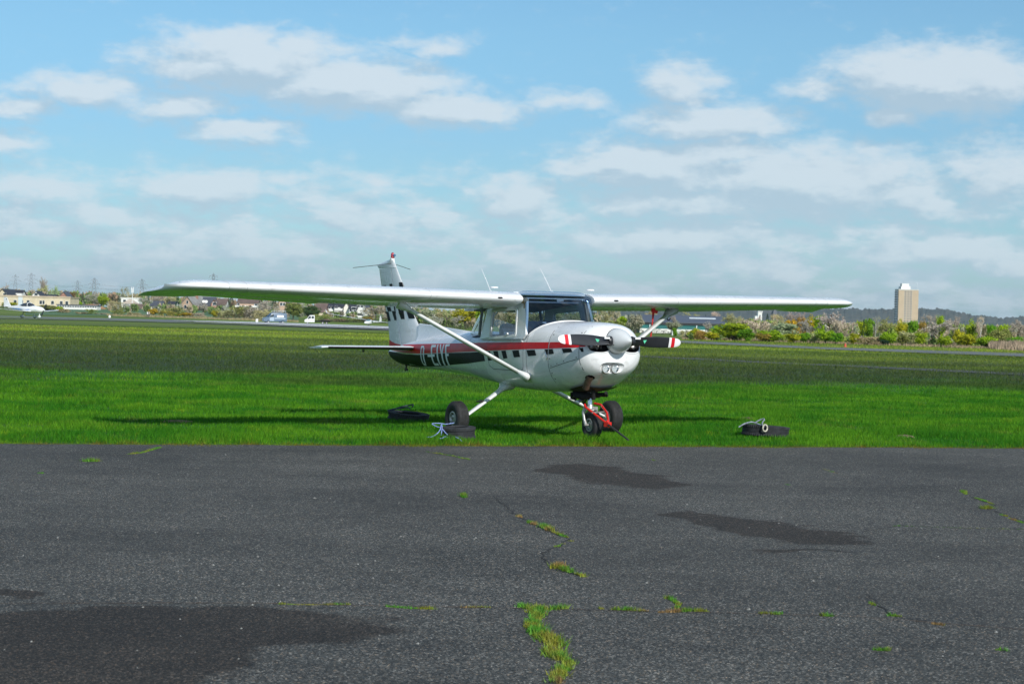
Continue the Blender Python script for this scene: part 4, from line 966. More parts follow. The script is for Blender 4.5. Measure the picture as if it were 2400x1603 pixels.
t1 = tyre_thing(1074, 1031, .205, .150, 'worn black tyre lying against the near main wheel with blue rope across it', (3, -2))
t2 = tyre_thing(1793, 1025, .315, .150, 'thick black tyre lying alone on the lawn right of the aircraft', (-2, 3))
t3 = tyre_thing(957, 987, .29, .105, 'dark tyre lying in the wing shadow left of the aircraft wheels', (3, 4))
def rope(name, label, paths, mt, r=.008, cat='rope'):
    o = empty(name, paths[0][0], 0, label, cat); base = o.location
    for pts in paths:
        pts = [Vector(p) - base for p in pts]; fine = []
        for i in range(len(pts) - 1):
            p0, p1, p2, p3 = pts[max(i - 1, 0)], pts[i], pts[i + 1], pts[min(i + 2, len(pts) - 1)]
            for k in range(6):
                u = k / 6; fine.append(.5 * ((2 * p1) + (p2 - p0) * u + (2 * p0 - 5 * p1 + 4 * p2 - p3) * u * u + (3 * p1 - p0 - 3 * p2 + p3) * u ** 3))
        fine.append(pts[-1]); b = MB(); b.tube(fine, r, 6); b.build('strand', mt, o, 180)
    return o
def rp(px, py, Y): return at(px, py, Y)
y1 = t1.location.y
rope('blue_rope', 'blue and white rope trailing off the tyre at the near wheel into the grass', [
 [rp(1064, 991, y1 + .0 - .05), rp(1045, 994, y1 + .0 - .15), rp(1030, 992, y1 + .0 - .22), rp(1013, 993, y1 + .0 - .22), rp(1022, 999, y1 + .0 - .28), rp(1033, 1002, y1 + .0 - .3)],
 [rp(1034, 993, y1 + .0 - .27), rp(1036, 1000, y1 + .0 - .30), rp(1035, 1012, y1 + .0 - .34), rp(1034, 1020, y1 + .0 - .38)],
 [rp(1034, 995, y1 + .0 - .27), rp(1031, 1008, y1 + .0 - .34), rp(1022, 1018, y1 + .0 - .40), rp(1010, 1024, y1 + .0 - .45), rp(1001, 1024, y1 + .0 - .5)],
 [rp(1036, 1004, y1 + .0 - .29), rp(1043, 1013, y1 + .0 - .34), rp(1049, 1019, y1 + .0 - .38)],
 [rp(1028, 1027, y1 + .0 - .5), rp(1036, 1027, y1 + .0 - .5), rp(1043, 1023, y1 + .0 - .46), rp(1049, 1025, y1 + .0 - .48)],
 [rp(1068, 1024, y1 + .0 - .5), rp(1076, 1028, y1 + .0 - .55), rp(1082, 1034, y1 + .0 - .62)]], ROPE, .0065)
y2 = t2.location.y
rope('grey_rope', 'faded blue-grey rope knotted round the lone tyre on the right', [
 [rp(1731, 1001, y2 - .32), rp(1745, 993, y2 - .30), rp(1760, 989, y2 - .2), rp(1770, 991, y2 - .2), rp(1780, 995, y2 - .26), rp(1790, 997, y2 - .32), rp(1789, 1002, y2 - .335)],
 [rp(1771, 989.5, y2 - .1), rp(1780, 984.5, y2 - .1), rp(1789, 981.5, y2 - .12), rp(1791, 984, y2 - .15), rp(1787, 990, y2 - .25), rp(1787, 997, y2 - .33)]], mat('grey_rope', (.22, .25, .30), .85, var=.5, vscale=60), .010)
c = rp(1793, 1003, y2 - .345); b = MB(); b.tube([c + Vector((.030 * math.cos(a), -.006, .045 * math.sin(a))) for a in [2 * math.pi * k / 14 for k in range(15)]], .011, 7)
tag(b.build('tie_ring', CHAINM, None, 180), 'pale worn ring hanging on the side of the lone tyre', 'ring')
y3 = t3.location.y
rope('dark_rope', 'dark rope heaped on the tyre lying in the wing shadow', [
 [rp(908, 962, y3 - .25), rp(925, 958, y3 - .2), rp(945, 956, y3 - .1), rp(958, 955, y3 - .1), rp(961, 958, y3 - .15)],
 [rp(920, 961, y3 - .25), rp(935, 955, y3 - .1), rp(958, 950, y3), rp(968, 948, y3), rp(966, 954, y3 - .1)]], mat('dark_rope', (.05, .06, .09), .9, var=.4, vscale=60), .010)
# bare soil scrapes in the lawn
for px, py, w, d, col_, lab in ((1752, 982, .14, .30, (.10, .060, .028), 'bare brown soil scrape in the lawn behind the lone tyre'), (420, 990, .28, .22, (.20, .13, .055), 'strawy brown patch of earth in the lawn under the left wing'), (2122, 1024, .16, .25, (.20, .14, .09), 'small pale molehill in the lawn at the right')):
    p = ground_at(px, py); r2 = random.Random(int(px)); b = MB()
    rg = [[(w * f * math.cos(a) * (1 + .25 * math.sin(3 * a + px)), d * f * math.sin(a), h) for a in [2 * math.pi * k / 14 for k in range(14)]] for f, h in ((1, -.01), (.7, .02), (.35, .03), (.05, .032))]
    b.loft(rg); o = b.build('soil_patch', mat('soil_%d' % int(px), col_, .95, var=.5, vscale=18, bump=1, bscale=40), None, 180); o.location = p; tag(o, lab, 'soil patch')

# ================================================================== grass blades (uncountable): one mesh each
def blade_mesh(name, X, Y, Z, H, W, mt, seed, lean=.5):
    rg = np.random.default_rng(seed); n = len(X)
    a = rg.uniform(0, 2 * math.pi, n); la = rg.uniform(0, 2 * math.pi, n); ln = rg.uniform(.1, lean, n) * H
    v = np.empty((n, 3, 3), np.float32)
    for k, s in ((0, -.5), (1, .5)):
        v[:, k, 0] = X + np.cos(a) * W * s; v[:, k, 1] = Y + np.sin(a) * W * s; v[:, k, 2] = Z - .005
    v[:, 2, 0] = X + np.cos(la) * ln; v[:, 2, 1] = Y + np.sin(la) * ln; v[:, 2, 2] = Z + H
    me = bpy.data.meshes.new(name); me.vertices.add(n * 3); me.loops.add(n * 3); me.polygons.add(n)
    me.vertices.foreach_set('co', v.ravel()); me.loops.foreach_set('vertex_index', np.arange(n * 3, dtype=np.int32))
    me.polygons.foreach_set('loop_start', np.arange(0, n * 3, 3, dtype=np.int32)); me.polygons.foreach_set('loop_total', np.full(n, 3, np.int32))
    me.materials.append(mt); me.update(calc_edges=True); me.validate(); return link_mesh(name, me)
def vnoise(x, y, seed):                     # smooth value noise for clumping
    rg = np.random.default_rng(seed); T_ = rg.random((256, 256)); xi = np.floor(x).astype(int); yi = np.floor(y).astype(int); fx, fy = x - xi, y - yi
    fx = fx * fx * (3 - 2 * fx); fy = fy * fy * (3 - 2 * fy); g = lambda i, j: T_[(xi + i) % 256, (yi + j) % 256]
    return (g(0, 0) * (1 - fx) + g(1, 0) * fx) * (1 - fy) + (g(0, 1) * (1 - fx) + g(1, 1) * fx) * fy
rg = np.random.default_rng(7)
def scatter(n, s0, s1, pw):
    """points of the lawn between two distances from the asphalt edge, inside the wider view"""
    u = rg.random(n); s = s0 * (s1 / s0) ** u if pw else s0 + (s1 - s0) * u
    half = .42 * s + 4; tt = rg.uniform(-1, 1, n) * half - .0 + s * .333 * 0
    d = np.array([EN.y, -EN.x])
    cx = s * (EN.x + .333 * EN.y); cy = s * (EN.y - .333 * EN.x)
    return cx + d[0] * tt, cy + d[1] * tt, s
NB = 820000
X, Y, S = scatter(NB, ES - .22, 50, True)
cl = vnoise(X * 1.3, Y * 1.3, 1) * .6 + vnoise(X * 4, Y * 4, 2) * .4
keep = (rg.random(NB) < .45 + .9 * cl) & (S < 33 + 14 * vnoise(X * .22, Y * .22, 3) + 9 * rg.random(NB)) & ((S > ES + .03) | (vnoise(X * 3.1, Y * 3.1, 8) > .66)); X, Y, S, cl = X[keep], Y[keep], S[keep], cl[keep]
H = (.028 + .060 * cl * rg.uniform(.5, 1.25, len(X))) * np.clip((S - ES) / .5, .3, 1) * (1 + .7 * np.clip((vnoise(X * .9, Y * .9, 21) - .62) * 5, 0, 1))
blade_mesh('lawn_grass', X, Y, np.zeros(len(X)), H, rg.uniform(.006, .012, len(X)) * (S / 24) ** .8, BLADES, 11, .8)['kind'] = 'stuff'
N2 = 440000
X, Y, S = scatter(N2, 38, 170, True); cl = vnoise(X * .5, Y * .5, 4) * .5 + vnoise(X * 1.7, Y * 1.7, 5) * .5
keep = rg.random(N2) < .25 + 1.1 * cl; X, Y, S, cl = X[keep], Y[keep], S[keep], cl[keep]
H = (.03 + .09 * cl * rg.uniform(.4, 1.3, len(X))) * (S / 60) ** .25
blade_mesh('meadow_grass', X, Y, np.array([gz(y) for y in Y]), H, .010 * (S / 30), BLADES, 12, 1.0)['kind'] = 'stuff'
# weeds and moss rooted in the cracks
def weed_mat():
    mt = bpy.data.materials.new('crack_weeds'); mt.use_nodes = True; t = NT(mt.node_tree); p = t.n['Principled BSDF']
    ge = t.new('ShaderNodeNewGeometry'); n = t.noise(ge.outputs['Position'], 7, 3)
    c = t.mix(t.maprange(n, .40, .66), (.050, .19, .006), (.17, .17, .012)); c = t.mix(t.maprange(t.noise(ge.outputs['Position'], 3.1, 3), .56, .66), c, (.21, .13, .045))
    c = t.mix(1., c, t.ramp(ge.outputs['Random Per Island'], [(0, .6), (.6, 1.15), (1, 1.7)]), 'MULTIPLY')
    t.l.new(c, p.inputs['Base Color']); p.inputs['Roughness'].default_value = .7; return mt
WEED = weed_mat()
TUFTS = [  # polyline of pixels, spread (m), height (m), blades per metre
 ([(1215,1424),(1235,1428),(1262,1432)], .045, .05, 1600), ([(1262,1432),(1300,1430),(1328,1428)], .03, .035, 1300), ([(1262,1432),(1256,1452),(1245,1470),(1262,1492),(1290,1506),(1312,1518)], .055, .05, 2100), ([(1288,1528),(1305,1545),(1338,1556),(1318,1572),(1310,1590),(1302,1603)], .06, .05, 2100),
 ([(1436,1431),(1480,1433),(1516,1435)], .025, .035, 1500), ([(1542,1438),(1590,1436),(1620,1434),(1658,1435)], .025, .035, 1500), ([(1585,1430),(1592,1420),(1580,1412),(1562,1402)], .02, .03, 900), ([(905,1424),(960,1428),(1020,1430)], .016, .02, 1300), ([(650,1418),(720,1420),(820,1419)], .012, .016, 1100), ([(1080,1426),(1150,1426)], .012, .018, 900),
 ([(1215,1212),(1222,1215)], .02, .03, 1500), ([(1240,1226),(1255,1232)], .025, .03, 1600), ([(1272,1237),(1292,1246)], .035, .04, 2200), ([(1295,1248),(1318,1258),(1332,1262)], .022, .025, 1400), ([(1330,1270),(1345,1270)], .015, .02, 800), ([(1320,1276),(1305,1284)], .02, .015, 900),
 ([(1295,1334),(1312,1330),(1320,1338),(1340,1345)], .028, .04, 1700), ([(1352,1348),(1370,1354)], .025, .03, 1900), ([(1085,1163),(1088,1168)], .03, .05, 1800), ([(195,1083),(228,1082)], .06, .045, 1500), ([(300,1066),(330,1063),(355,1056),(375,1050)], .03, .025, 900), ([(90,1110),(100,1111)], .03, .02, 900), ([(1000,1060),(1060,1070),(1100,1079)], .02, .02, 500),
 ([(2255,1152),(2265,1160)], .03, .03, 1300), ([(2285,1168),(2330,1184)], .02, .02, 1200), ([(2302,1194),(2325,1192)], .04, .05, 2000), ([(2345,1208),(2360,1212)], .018, .02, 1200), ([(2365,1216),(2400,1228)], .02, .02, 1100), ([(2092,1235),(2108,1234)], .012, .015, 1000), ([(2110,1234),(2300,1240),(2400,1242)], .010, .010, 260),
 ([(2040,1415),(2052,1422)], .015, .015, 900), ([(2082,1445),(2110,1448)], .022, .03, 1700), ([(2185,1464),(2212,1468)], .02, .02, 1400), ([(1780,1440),(1828,1442)], .018, .022, 1600), ([(1925,1445),(1950,1447)], .02, .025, 1500), ([(2050,1526),(2085,1527)], .03, .035, 1700), ([(2335,1525),(2360,1527)], .025, .025, 1300), ([(1403,1428),(1412,1430)], .015, .02, 1300),
 ([(1930,1100),(1960,1110)], .04, .01, 250), ([(1528,1078),(1534,1081)], .015, .015, 700), ([(1840,1136),(1850,1138)], .02, .012, 500)]
PX, PY, PH = [], [], []
for pts, sp, h, dn in TUFTS:
    g = [ground_at(*p) for p in pts]
    for a, c in zip(g, g[1:]):
        L = (c - a).length; n = int(dn * max(L, .03)); u = rg.random(n); cl = .25 + .75 * vnoise(u * L * 16 + a.x * 7, u * 0 + a.y * 3, 9)
        PX.append(a.x + (c.x - a.x) * u + rg.normal(0, sp * .55, n) * cl); PY.append(a.y + (c.y - a.y) * u + rg.normal(0, sp * .55, n) * cl); PH.append(h * cl * rg.uniform(.35, 1.2, n))
X, Y, H = (np.concatenate(q) for q in (PX, PY, PH))
blade_mesh('crack_weeds', X, Y, np.full(len(X), .006), H, rg.uniform(.004, .010, len(X)), WEED, 13, 1.1)['kind'] = 'stuff'
# loose chippings on the asphalt
b = MB(); r2 = random.Random(3)
for k in range(420):
    y = r2.uniform(7.6, 21.5); x = r2.uniform(-.29, .29) * y
    if edge_s(x, y) > ES - .1: continue
    r = r2.uniform(.003, .009) * (1.4 if r2.random() < .06 else 1)
    pts = [(x + r * r2.uniform(.6, 1.2) * math.cos(a), y + r * r2.uniform(.6, 1.2) * math.sin(a), .006) for a in (0, 1.6, 3.1, 4.7)]
    b.add(pts + [(x + r * .2, y, .006 + r * .9)], [(0, 1, 4), (1, 2, 4), (2, 3, 4), (3, 0, 4)])
tag(b.build('loose_chippings', mat('chipping', (.20, .20, .185), .8, var=.5, vscale=3)), kind='stuff')
# ================================================================== vegetation
def foliage_mat(name, kind):
    mt = bpy.data.materials.new(name); mt.use_nodes = True; t = NT(mt.node_tree); p = t.n['Principled BSDF']
    oi = t.new('ShaderNodeObjectInfo'); ri = t.new('ShaderNodeNewGeometry').outputs['Random Per Island']
    c = oi.outputs['Color'] if kind != 'petal' else (1, 1, 1, 1)
    if kind == 'petal': c = t.mix(ri, (.42, .36, .30), (.62, .60, .54))
    elif kind == 'twig': c = t.mix(1., oi.outputs['Color'], t.ramp(ri, [(0, .6), (1, 1.4)]), 'MULTIPLY')
    else: c = t.mix(1., oi.outputs['Color'], t.ramp(ri, [(0, (.55, .62, .6)), (.5, (1, 1, 1)), (1, (1.45, 1.30, 1.3))]), 'MULTIPLY')
    t.set(p.inputs['Base Color'], c); p.inputs['Roughness'].default_value = .7; p.inputs['Specular IOR Level'].default_value = .2
    if kind in ('leaf', 'petal'):
        tr = t.new('ShaderNodeBsdfTranslucent'); t.set(tr.inputs[0], c); mx = t.new('ShaderNodeMixShader'); mx.inputs[0].default_value = .3
        t.l.new(p.outputs[0], mx.inputs[1]); t.l.new(tr.outputs[0], mx.inputs[2]); t.l.new(mx.outputs[0], t.n['Material Output'].inputs[0])
    return mt
LEAF, TWIG, PETAL = foliage_mat('leaves', 'leaf'), foliage_mat('twigs', 'twig'), foliage_mat('petals', 'petal')
BARK = mat('bark', (.085, .068, .052), .9, var=.4, vscale=6); BIRCH = mat('pale_bark', (.42, .42, .38), .8, var=.4, vscale=8)
def quad(b, c, s, r2, thin=1.0, axis=None, out=None):
    n = Vector((r2.gauss(0, 1), r2.gauss(0, 1), r2.gauss(0, 1))).normalized()
    if out is not None: n = (n * .75 + out).normalized()
    u = n.orthogonal().normalized(); w = n.cross(u)
    if axis is not None: u = axis.normalized(); w = u.cross(n).normalized()
    a = r2.uniform(.7, 1.3); u = u * s * a; w = w * s * thin
    b.add([c - u - w * .6, c + u * .2 - w, c + u + w * .5, c - u * .3 + w], [(0, 1, 2, 3)])
def leafy(seed, lo=.05, n=1500, size=.022, lobes=20, top=1.0, sq=2.0):
    r2 = random.Random(seed); b = MB(); L = []
    for k in range(lobes):
        u = r2.random(); ph = r2.uniform(0, 6.28); ct = r2.uniform(-1, 1); st = math.sqrt(1 - ct * ct); rr = r2.uniform(.35, .85)
        L.append((Vector((.38 * rr * st * math.cos(ph), .38 * rr * st * math.sin(ph), (lo + top) / 2 + (top - lo) * .42 * rr * ct)), r2.uniform(.09, .17)))
    for k in range(n):
        c, r = r2.choice(L); d = Vector((r2.gauss(0, 1), r2.gauss(0, 1), r2.gauss(0, 1))).normalized(); p = c + d * r * r2.uniform(.55, 1.08)
        if p.z < .0: p.z = r2.uniform(0, .1)
        quad(b, p, size * r2.uniform(.6, 1.5), r2, .8, None, d)
    for k in range(n // 12):                       # stray shoots break the outline
        c, r = r2.choice(L); d = Vector((r2.gauss(0, 1), r2.gauss(0, 1), abs(r2.gauss(.4, 1)))).normalized()
        for j in range(3): quad(b, c + d * r * (1.05 + .18 * j), size * .7, r2, .5)
    return b.mesh('crown', LEAF)
def skeleton(seed, clear=.16, spread=.42, lv=4, up=.25, top=.98, kids=(7, 5, 4, 4)):
    """limb polylines with level, filling a unit tree"""
    r2 = random.Random(seed); segs = []
    def grow(p, d, ln, rad, l):
        q = p + d * ln * .5 + Vector((r2.uniform(-1, 1), r2.uniform(-1, 1), 0)) * ln * .06; e = q + (d + Vector((0, 0, up * .4))).normalized() * ln * .5
        segs.append((p, q, e, rad, l))
        if l >= lv: return
        for k in range(kids[min(l, len(kids) - 1)]):
            u = r2.uniform(.30, 1.0); s = p.lerp(q, u * 2) if u < .5 else q.lerp(e, u * 2 - 1)
            a = r2.uniform(0, 6.28); side = d.orthogonal().normalized(); side = Matrix.Rotation(a, 3, d) @ side
            nd = (d * r2.uniform(.45, .9) + side * r2.uniform(.5, 1.0) + Vector((0, 0, up))).normalized()
            grow(s, nd, ln * r2.uniform(.42, .62), rad * .5, l + 1)
    grow(Vector((0, 0, 0)), Vector((0, 0, 1)), .62, .016, 0)
    zmax = max(s[2].z for s in segs); rmax = max(math.hypot(s[2].x, s[2].y) for s in segs)
    f = lambda v: Vector((v.x / rmax * .5, v.y / rmax * .5, v.z / zmax * top))
    return [(f(p), f(q), f(e), rad, l) for p, q, e, rad, l in segs]
def bare(seed, petals=0, twig=.0030, psize=.011, lv=4, **k):
    r2 = random.Random(seed); S = skeleton(seed, lv=lv, **k); tb_, cb = MB(), MB()
    for p, q, e, rad, l in S:
        if l <= 1: tb_.tube([p, q, e], [rad, rad * .8, rad * .55], 5)
        else:
            w = twig * (2.2 if l == 2 else 1.5)
            for a, c in ((p, q), (q, e)):
                n = (c - a).cross(Vector((r2.uniform(-1, 1), r2.uniform(-1, 1), .2))).normalized() * w; cb.mi = 0; cb.add([a - n, a + n, c + n * .6, c - n * .6], [(0, 1, 2, 3)])
        if l >= lv - 1 and not petals:
            cb.mi = 0
            for j in range(2): quad(cb, p.lerp(e, r2.random()) + Vector((r2.gauss(0, 1), r2.gauss(0, 1), r2.gauss(0, 1))) * .022, .026, r2, .16, Vector((r2.gauss(0, .6), r2.gauss(0, .6), 1)))
        if petals and l >= lv - 1:
            cb.mi = 1
            for j in range(petals): quad(cb, p.lerp(e, r2.random()) + Vector((r2.gauss(0, 1), r2.gauss(0, 1), r2.gauss(0, 1))) * .008, psize * r2.uniform(.6, 1.3), r2, .8)
    return tb_.mesh('trunk', BARK, 60), cb.mesh('crown', [TWIG, PETAL])
def trunk_mesh(seed, h=.5, r=.02, m_=None):
    r2 = random.Random(seed); b = MB(); b.tube([(0, 0, 0), (.01, .005, h * .5), (-.005, .01, h)], [r, r * .75, r * .5], 7)
    for k in range(4):
        a = r2.uniform(0, 6.28); b.tube([(0, 0, h * r2.uniform(.5, .9)), (.14 * math.cos(a), .14 * math.sin(a), h * r2.uniform(1.05, 1.3))], [r * .5, r * .2], 5)
    return b.mesh('trunk', m_ or BARK, 60)
def conifer(seed, n=900):
    r2 = random.Random(seed); b = MB()
    for k in range(n):
        z = r2.random() ** 1.3; r = (.46 * (1 - z) ** .8) * r2.uniform(.4, 1.0) + .01; a = r2.uniform(0, 6.28); ax = Vector((math.cos(a), math.sin(a), -.35))
        quad(b, Vector((r * math.cos(a), r * math.sin(a), .04 + .95 * z)), .035, r2, .35, ax)
    return b.mesh('crown', LEAF)
def hedge(seed, n=2600, size=.012):
    r2 = random.Random(seed); b = MB()
    for k in range(n):
        x = r2.uniform(-.5, .5); top = .72 + .18 * math.sin(x * 23 + seed) + .12 * math.sin(x * 61 + seed * 2); z = r2.random() * top; y = r2.uniform(-.5, .5) * (1 - .5 * z)
        quad(b, Vector((x, y, z)), size * r2.uniform(.6, 1.5), r2, .8)
    return b
KIND = {}
KIND['bush'] = [(trunk_mesh(k, .35, .03), leafy(20 + k, .02, 2600, .026, 26)) for k in range(4)]
KIND['tree'] = [(trunk_mesh(9 + k, .5, .022), leafy(40 + k, .14, 2600, .024, 26)) for k in range(4)]
KIND['bare'] = [bare(60 + k) for k in range(4)]
def scraggly(seed, n=2300):
    r2 = random.Random(seed); b = MB(); L = [(Vector((r2.uniform(-.33, .33), r2.uniform(-.33, .33), r2.uniform(.15, .78))), r2.uniform(.10, .2)) for k in range(22)]
    for k in range(n):
        c, r = r2.choice(L); d = Vector((r2.gauss(0, 1), r2.gauss(0, 1), r2.gauss(0, 1))).normalized(); p = c + d * r * r2.uniform(.3, 1.1); p.z = abs(p.z)
        ax = Vector((p.x * 1.2 + r2.gauss(0, .35), p.y * 1.2 + r2.gauss(0, .35), .8)); quad(b, p, .045 * r2.uniform(.5, 1.4), r2, .13 if k % 3 else .35, ax)
    return b.mesh('crown', TWIG)
KIND['twiggy'] = [(trunk_mesh(170 + k, .4, .02), scraggly(70 + k)) for k in range(4)]
KIND['blossom'] = [bare(80 + k, petals=4, kids=(8, 5, 4, 3), psize=.0135) for k in range(3)]
KIND['poplar'] = [bare(90, up=1.5, kids=(13, 6, 4, 3))]
KIND['conifer'] = [(trunk_mesh(95 + k, .2, .03), conifer(95 + k)) for k in range(2)]
KIND['birch'] = [(lambda m_: (trunk_mesh(98, .75, .03, BIRCH), m_[1]))(bare(98, up=.5))]
VN = dict(bush='bush', tree='tree', bare='tree', twiggy='bush', blossom='tree', poplar='poplar_tree', conifer='conifer', birch='birch_tree')
vr = random.Random(5); vcount = {}
def plant(px, ytop, wpx, kind, col, D, label, name=None, sink=0):
    """one tree or bush of its own, sized from where it stands in the photograph"""
    base = at(px, 700, D); base.z = gz(D) - sink; top = at(px, ytop, D); h = top.z - base.z; w = wpx / F * D * 1.42
    nm = name or VN[kind]; i = vcount.get(kind, 0); vcount[kind] = i + 1; tm, cm = KIND[kind][i % len(KIND[kind])]
    o = empty(nm, base, vr.uniform(0, 6.28), label, nm.replace('_', ' ').replace(' tree', '') if 'tree' in nm and nm != 'tree' else nm.replace('_', ' '), 'trees and bushes beyond the runway')
    o.scale = (w, w, h)
    a = link_mesh('trunk', tm, o); c = link_mesh('crown', cm, o); j = vr.uniform(.88, 1.12); c.color = (col[0] * j, col[1] * vr.uniform(.92, 1.08), col[2] * j, 1)
    return o
LIME, YGRN, GRN, DGRN = (.32, .47, .018), (.42, .43, .020), (.17, .36, .018), (.030, .080, .036)
OLIVE, BRN, PINK, PURP, GREYG = (.26, .29, .08), (.40, .37, .18), (.52, .43, .32), (.37, .32, .26), (.36, .42, .25)
YEL, ORNG = (.48, .38, .020), (.38, .28, .06)
# ---- right of the aircraft: px, top, width, kind, colour, depth, label
RIGHT = [
 (1584,765,13,'bush',GRN,262,'small bright green bush left of the white wall strip of the dark hall'),
 (1608,772,26,'twiggy',BRN,254,'low brown scrub just right of the football goal'),
 (1632,767,30,'bush',YGRN,244,'lime bush at the left end of the lime thicket by the goal'),
 (1643,769,34,'twiggy',ORNG,240,'orange-brown twiggy scrub in front of the lime bushes near the goal'),
 (1661,751,26,'blossom',PURP,250,'small pale blossoming shrub in front of the dark hall roof'),
 (1684,758,38,'bush',LIME,246,'lime bush below the right end of the dark hall'),
 (1670,775,34,'bush',YGRN,238,'low yellow-green bush right of the orange-brown scrub'),
 (1722,750,84,'bush',LIME,242,'largest lime bush with a broad domed top right of the hall'),
 (1752,768,46,'bush',GRN,236,'green lower bush at the right foot of the largest lime bush'),
 (1716,732,54,'bare',BRN,330,'bare brown tree rising behind the largest lime bush'),
 (1764,738,32,'bare',PINK,320,'small bare tree left of the white tower building'),
 (1775,746,50,'twiggy',PINK,268,'pinkish leafless bush right of the largest lime bush'),
 (1781,742,18,'conifer',DGRN,420,'dark conifer below the white tower building'),
 (1800,735,16,'conifer',DGRN,420,'slim dark conifer left of the church spire'),
 (1806,769,62,'bush',LIME,238,'low lime bush under the church spire'),
 (1790,778,34,'bush',ORNG,236,'low orange-green bush left of the lime bush under the spire'),
 (1824,734,46,'bare',BRN,300,'bare brown tree right of the church spire'),
 (1862,727,48,'bare',PURP,330,'tall bare purple-brown tree behind the yellow tree'),
 (1841,750,62,'bush',GREYG,262,'grey-green bush left of the yellow tree'),
 (1858,740,32,'tree',YEL,270,'bright yellow tree with a rounded crown right of the spire'),
 (1880,739,26,'tree',ORNG,276,'dull gold tree between the two yellow trees'),
 (1898,735,32,'tree',YEL,280,'smaller yellow tree just left of the bright green tree'),
 (1921,733,28,'tree',LIME,276,'bright green tree touching the left of the large white blossom tree'),
 (1898,747,44,'blossom',PURP,258,'pale pink blossom tree under the smaller yellow tree'),
 (1949,728,68,'blossom',PINK,256,'large white blossom tree right of the bright green tree'),
 (1862,781,44,'bush',YGRN,234,'low lime bush at the foot of the grey-green bush'),
 (1889,776,30,'bush',GRN,236,'green bush under the pale pink blossom tree'),
 (1912,772,34,'twiggy',BRN,236,'brown scrub below the pink and white blossom trees'),
 (1937,768,44,'bush',LIME,234,'lime bush at the foot of the large white blossom tree'),
 (1964,775,34,'bush',GRN,232,'mid green bush right of the lime bush at the white blossom tree'),
 (1980,747,48,'twiggy',PINK,254,'pink-brown leafless tree right of the large white blossom tree'),
 (2005,779,28,'bush',YGRN,232,'small yellow-green bush under the twin green trees'),
 (2018,742,34,'tree',LIME,258,'left of the twin bright green trees'),
 (2040,742,30,'tree',GRN,258,'right of the twin bright green trees'),
 (2026,748,11,'conifer',DGRN,254,'slim dark conifer between the twin bright green trees'),
 (2008,758,16,'bare',GREYG,252,'thin grey tree at the left edge of the twin green trees'),
 (2054,739,18,'birch',GREYG,250,'white-trunked birch right of the twin green trees'),
 (2038,785,62,'twiggy',BRN,232,'low wide brown scrub under the birch'),
 (2078,739,44,'bare',OLIVE,262,'bare olive-brown tree left of the tower block base'),
 (2086,773,42,'bush',LIME,232,'lime bush under the bare olive-brown tree'),
 (2076,794,20,'bush',DGRN,230,'small dark bush at the foot of the lime bush left of the tower block'),
 (2118,746,30,'tree',YGRN,254,'yellow-green tree at the foot of the tower block'),
 (2141,745,26,'tree',GRN,254,'green tree below the right edge of the tower block'),
 (2164,743,26,'tree',ORNG,254,'gold-green tree just right of the tower block'),
 (2137,769,62,'twiggy',BRN,240,'brown twiggy bush under the three trees by the tower block'),
 (2160,774,34,'bush',LIME,232,'lime bush left of the big white blossom tree'),
 (2120,782,30,'bush',OLIVE,232,'olive bush under the yellow-green tree'),
 (2186,735,40,'bare',PURP,290,'bare purple tree behind the big white blossom tree'),
 (2205,734,24,'tree',LIME,282,'lime treetop rising behind the big white blossom tree'),
 (2204,744,70,'blossom',PINK,240,'big white blossom tree, rightmost of the blossom trees'),
 (2217,783,34,'bush',LIME,228,'lime bush at the foot of the big white blossom tree'),
 (2236,740,38,'bare',PURP,290,'bare dark tree right of the big white blossom tree'),
 (2250,767,32,'bush',YGRN,236,'yellow-lime bush right of the big white blossom tree'),
 (2262,750,28,'twiggy',PURP,262,'purple-brown leafless bush left of the lone green tree'),
 (2282,745,32,'tree',LIME,258,'lone bright green tree with an upright crown'),
 (2268,778,48,'bush',YGRN,232,'yellow-green bush under the lone bright green tree'),
 (2301,739,28,'birch',PINK,256,'pale-trunked bare tree right of the lone green tree'),
 (2325,756,28,'tree',GRN,250,'green tree right of the pale-trunked bare tree'),
 (2313,786,52,'bush',LIME,230,'low lime bush under the pale-trunked bare tree'),
 (2354,751,26,'tree',LIME,260,'rounded lime tree near the right edge of the picture'),
 (2348,764,52,'bush',OLIVE,246,'olive bush below the rounded lime tree'),
 (2392,747,50,'bare',PURP,270,'bare purple tree cut by the right edge'),
 (2383,785,44,'bush',GRN,236,'low green bush at the right edge behind the reeds'),
]
for q in RIGHT: plant(*q[:5], q[5] * (.77 if q[5] < 300 else .85), q[6])
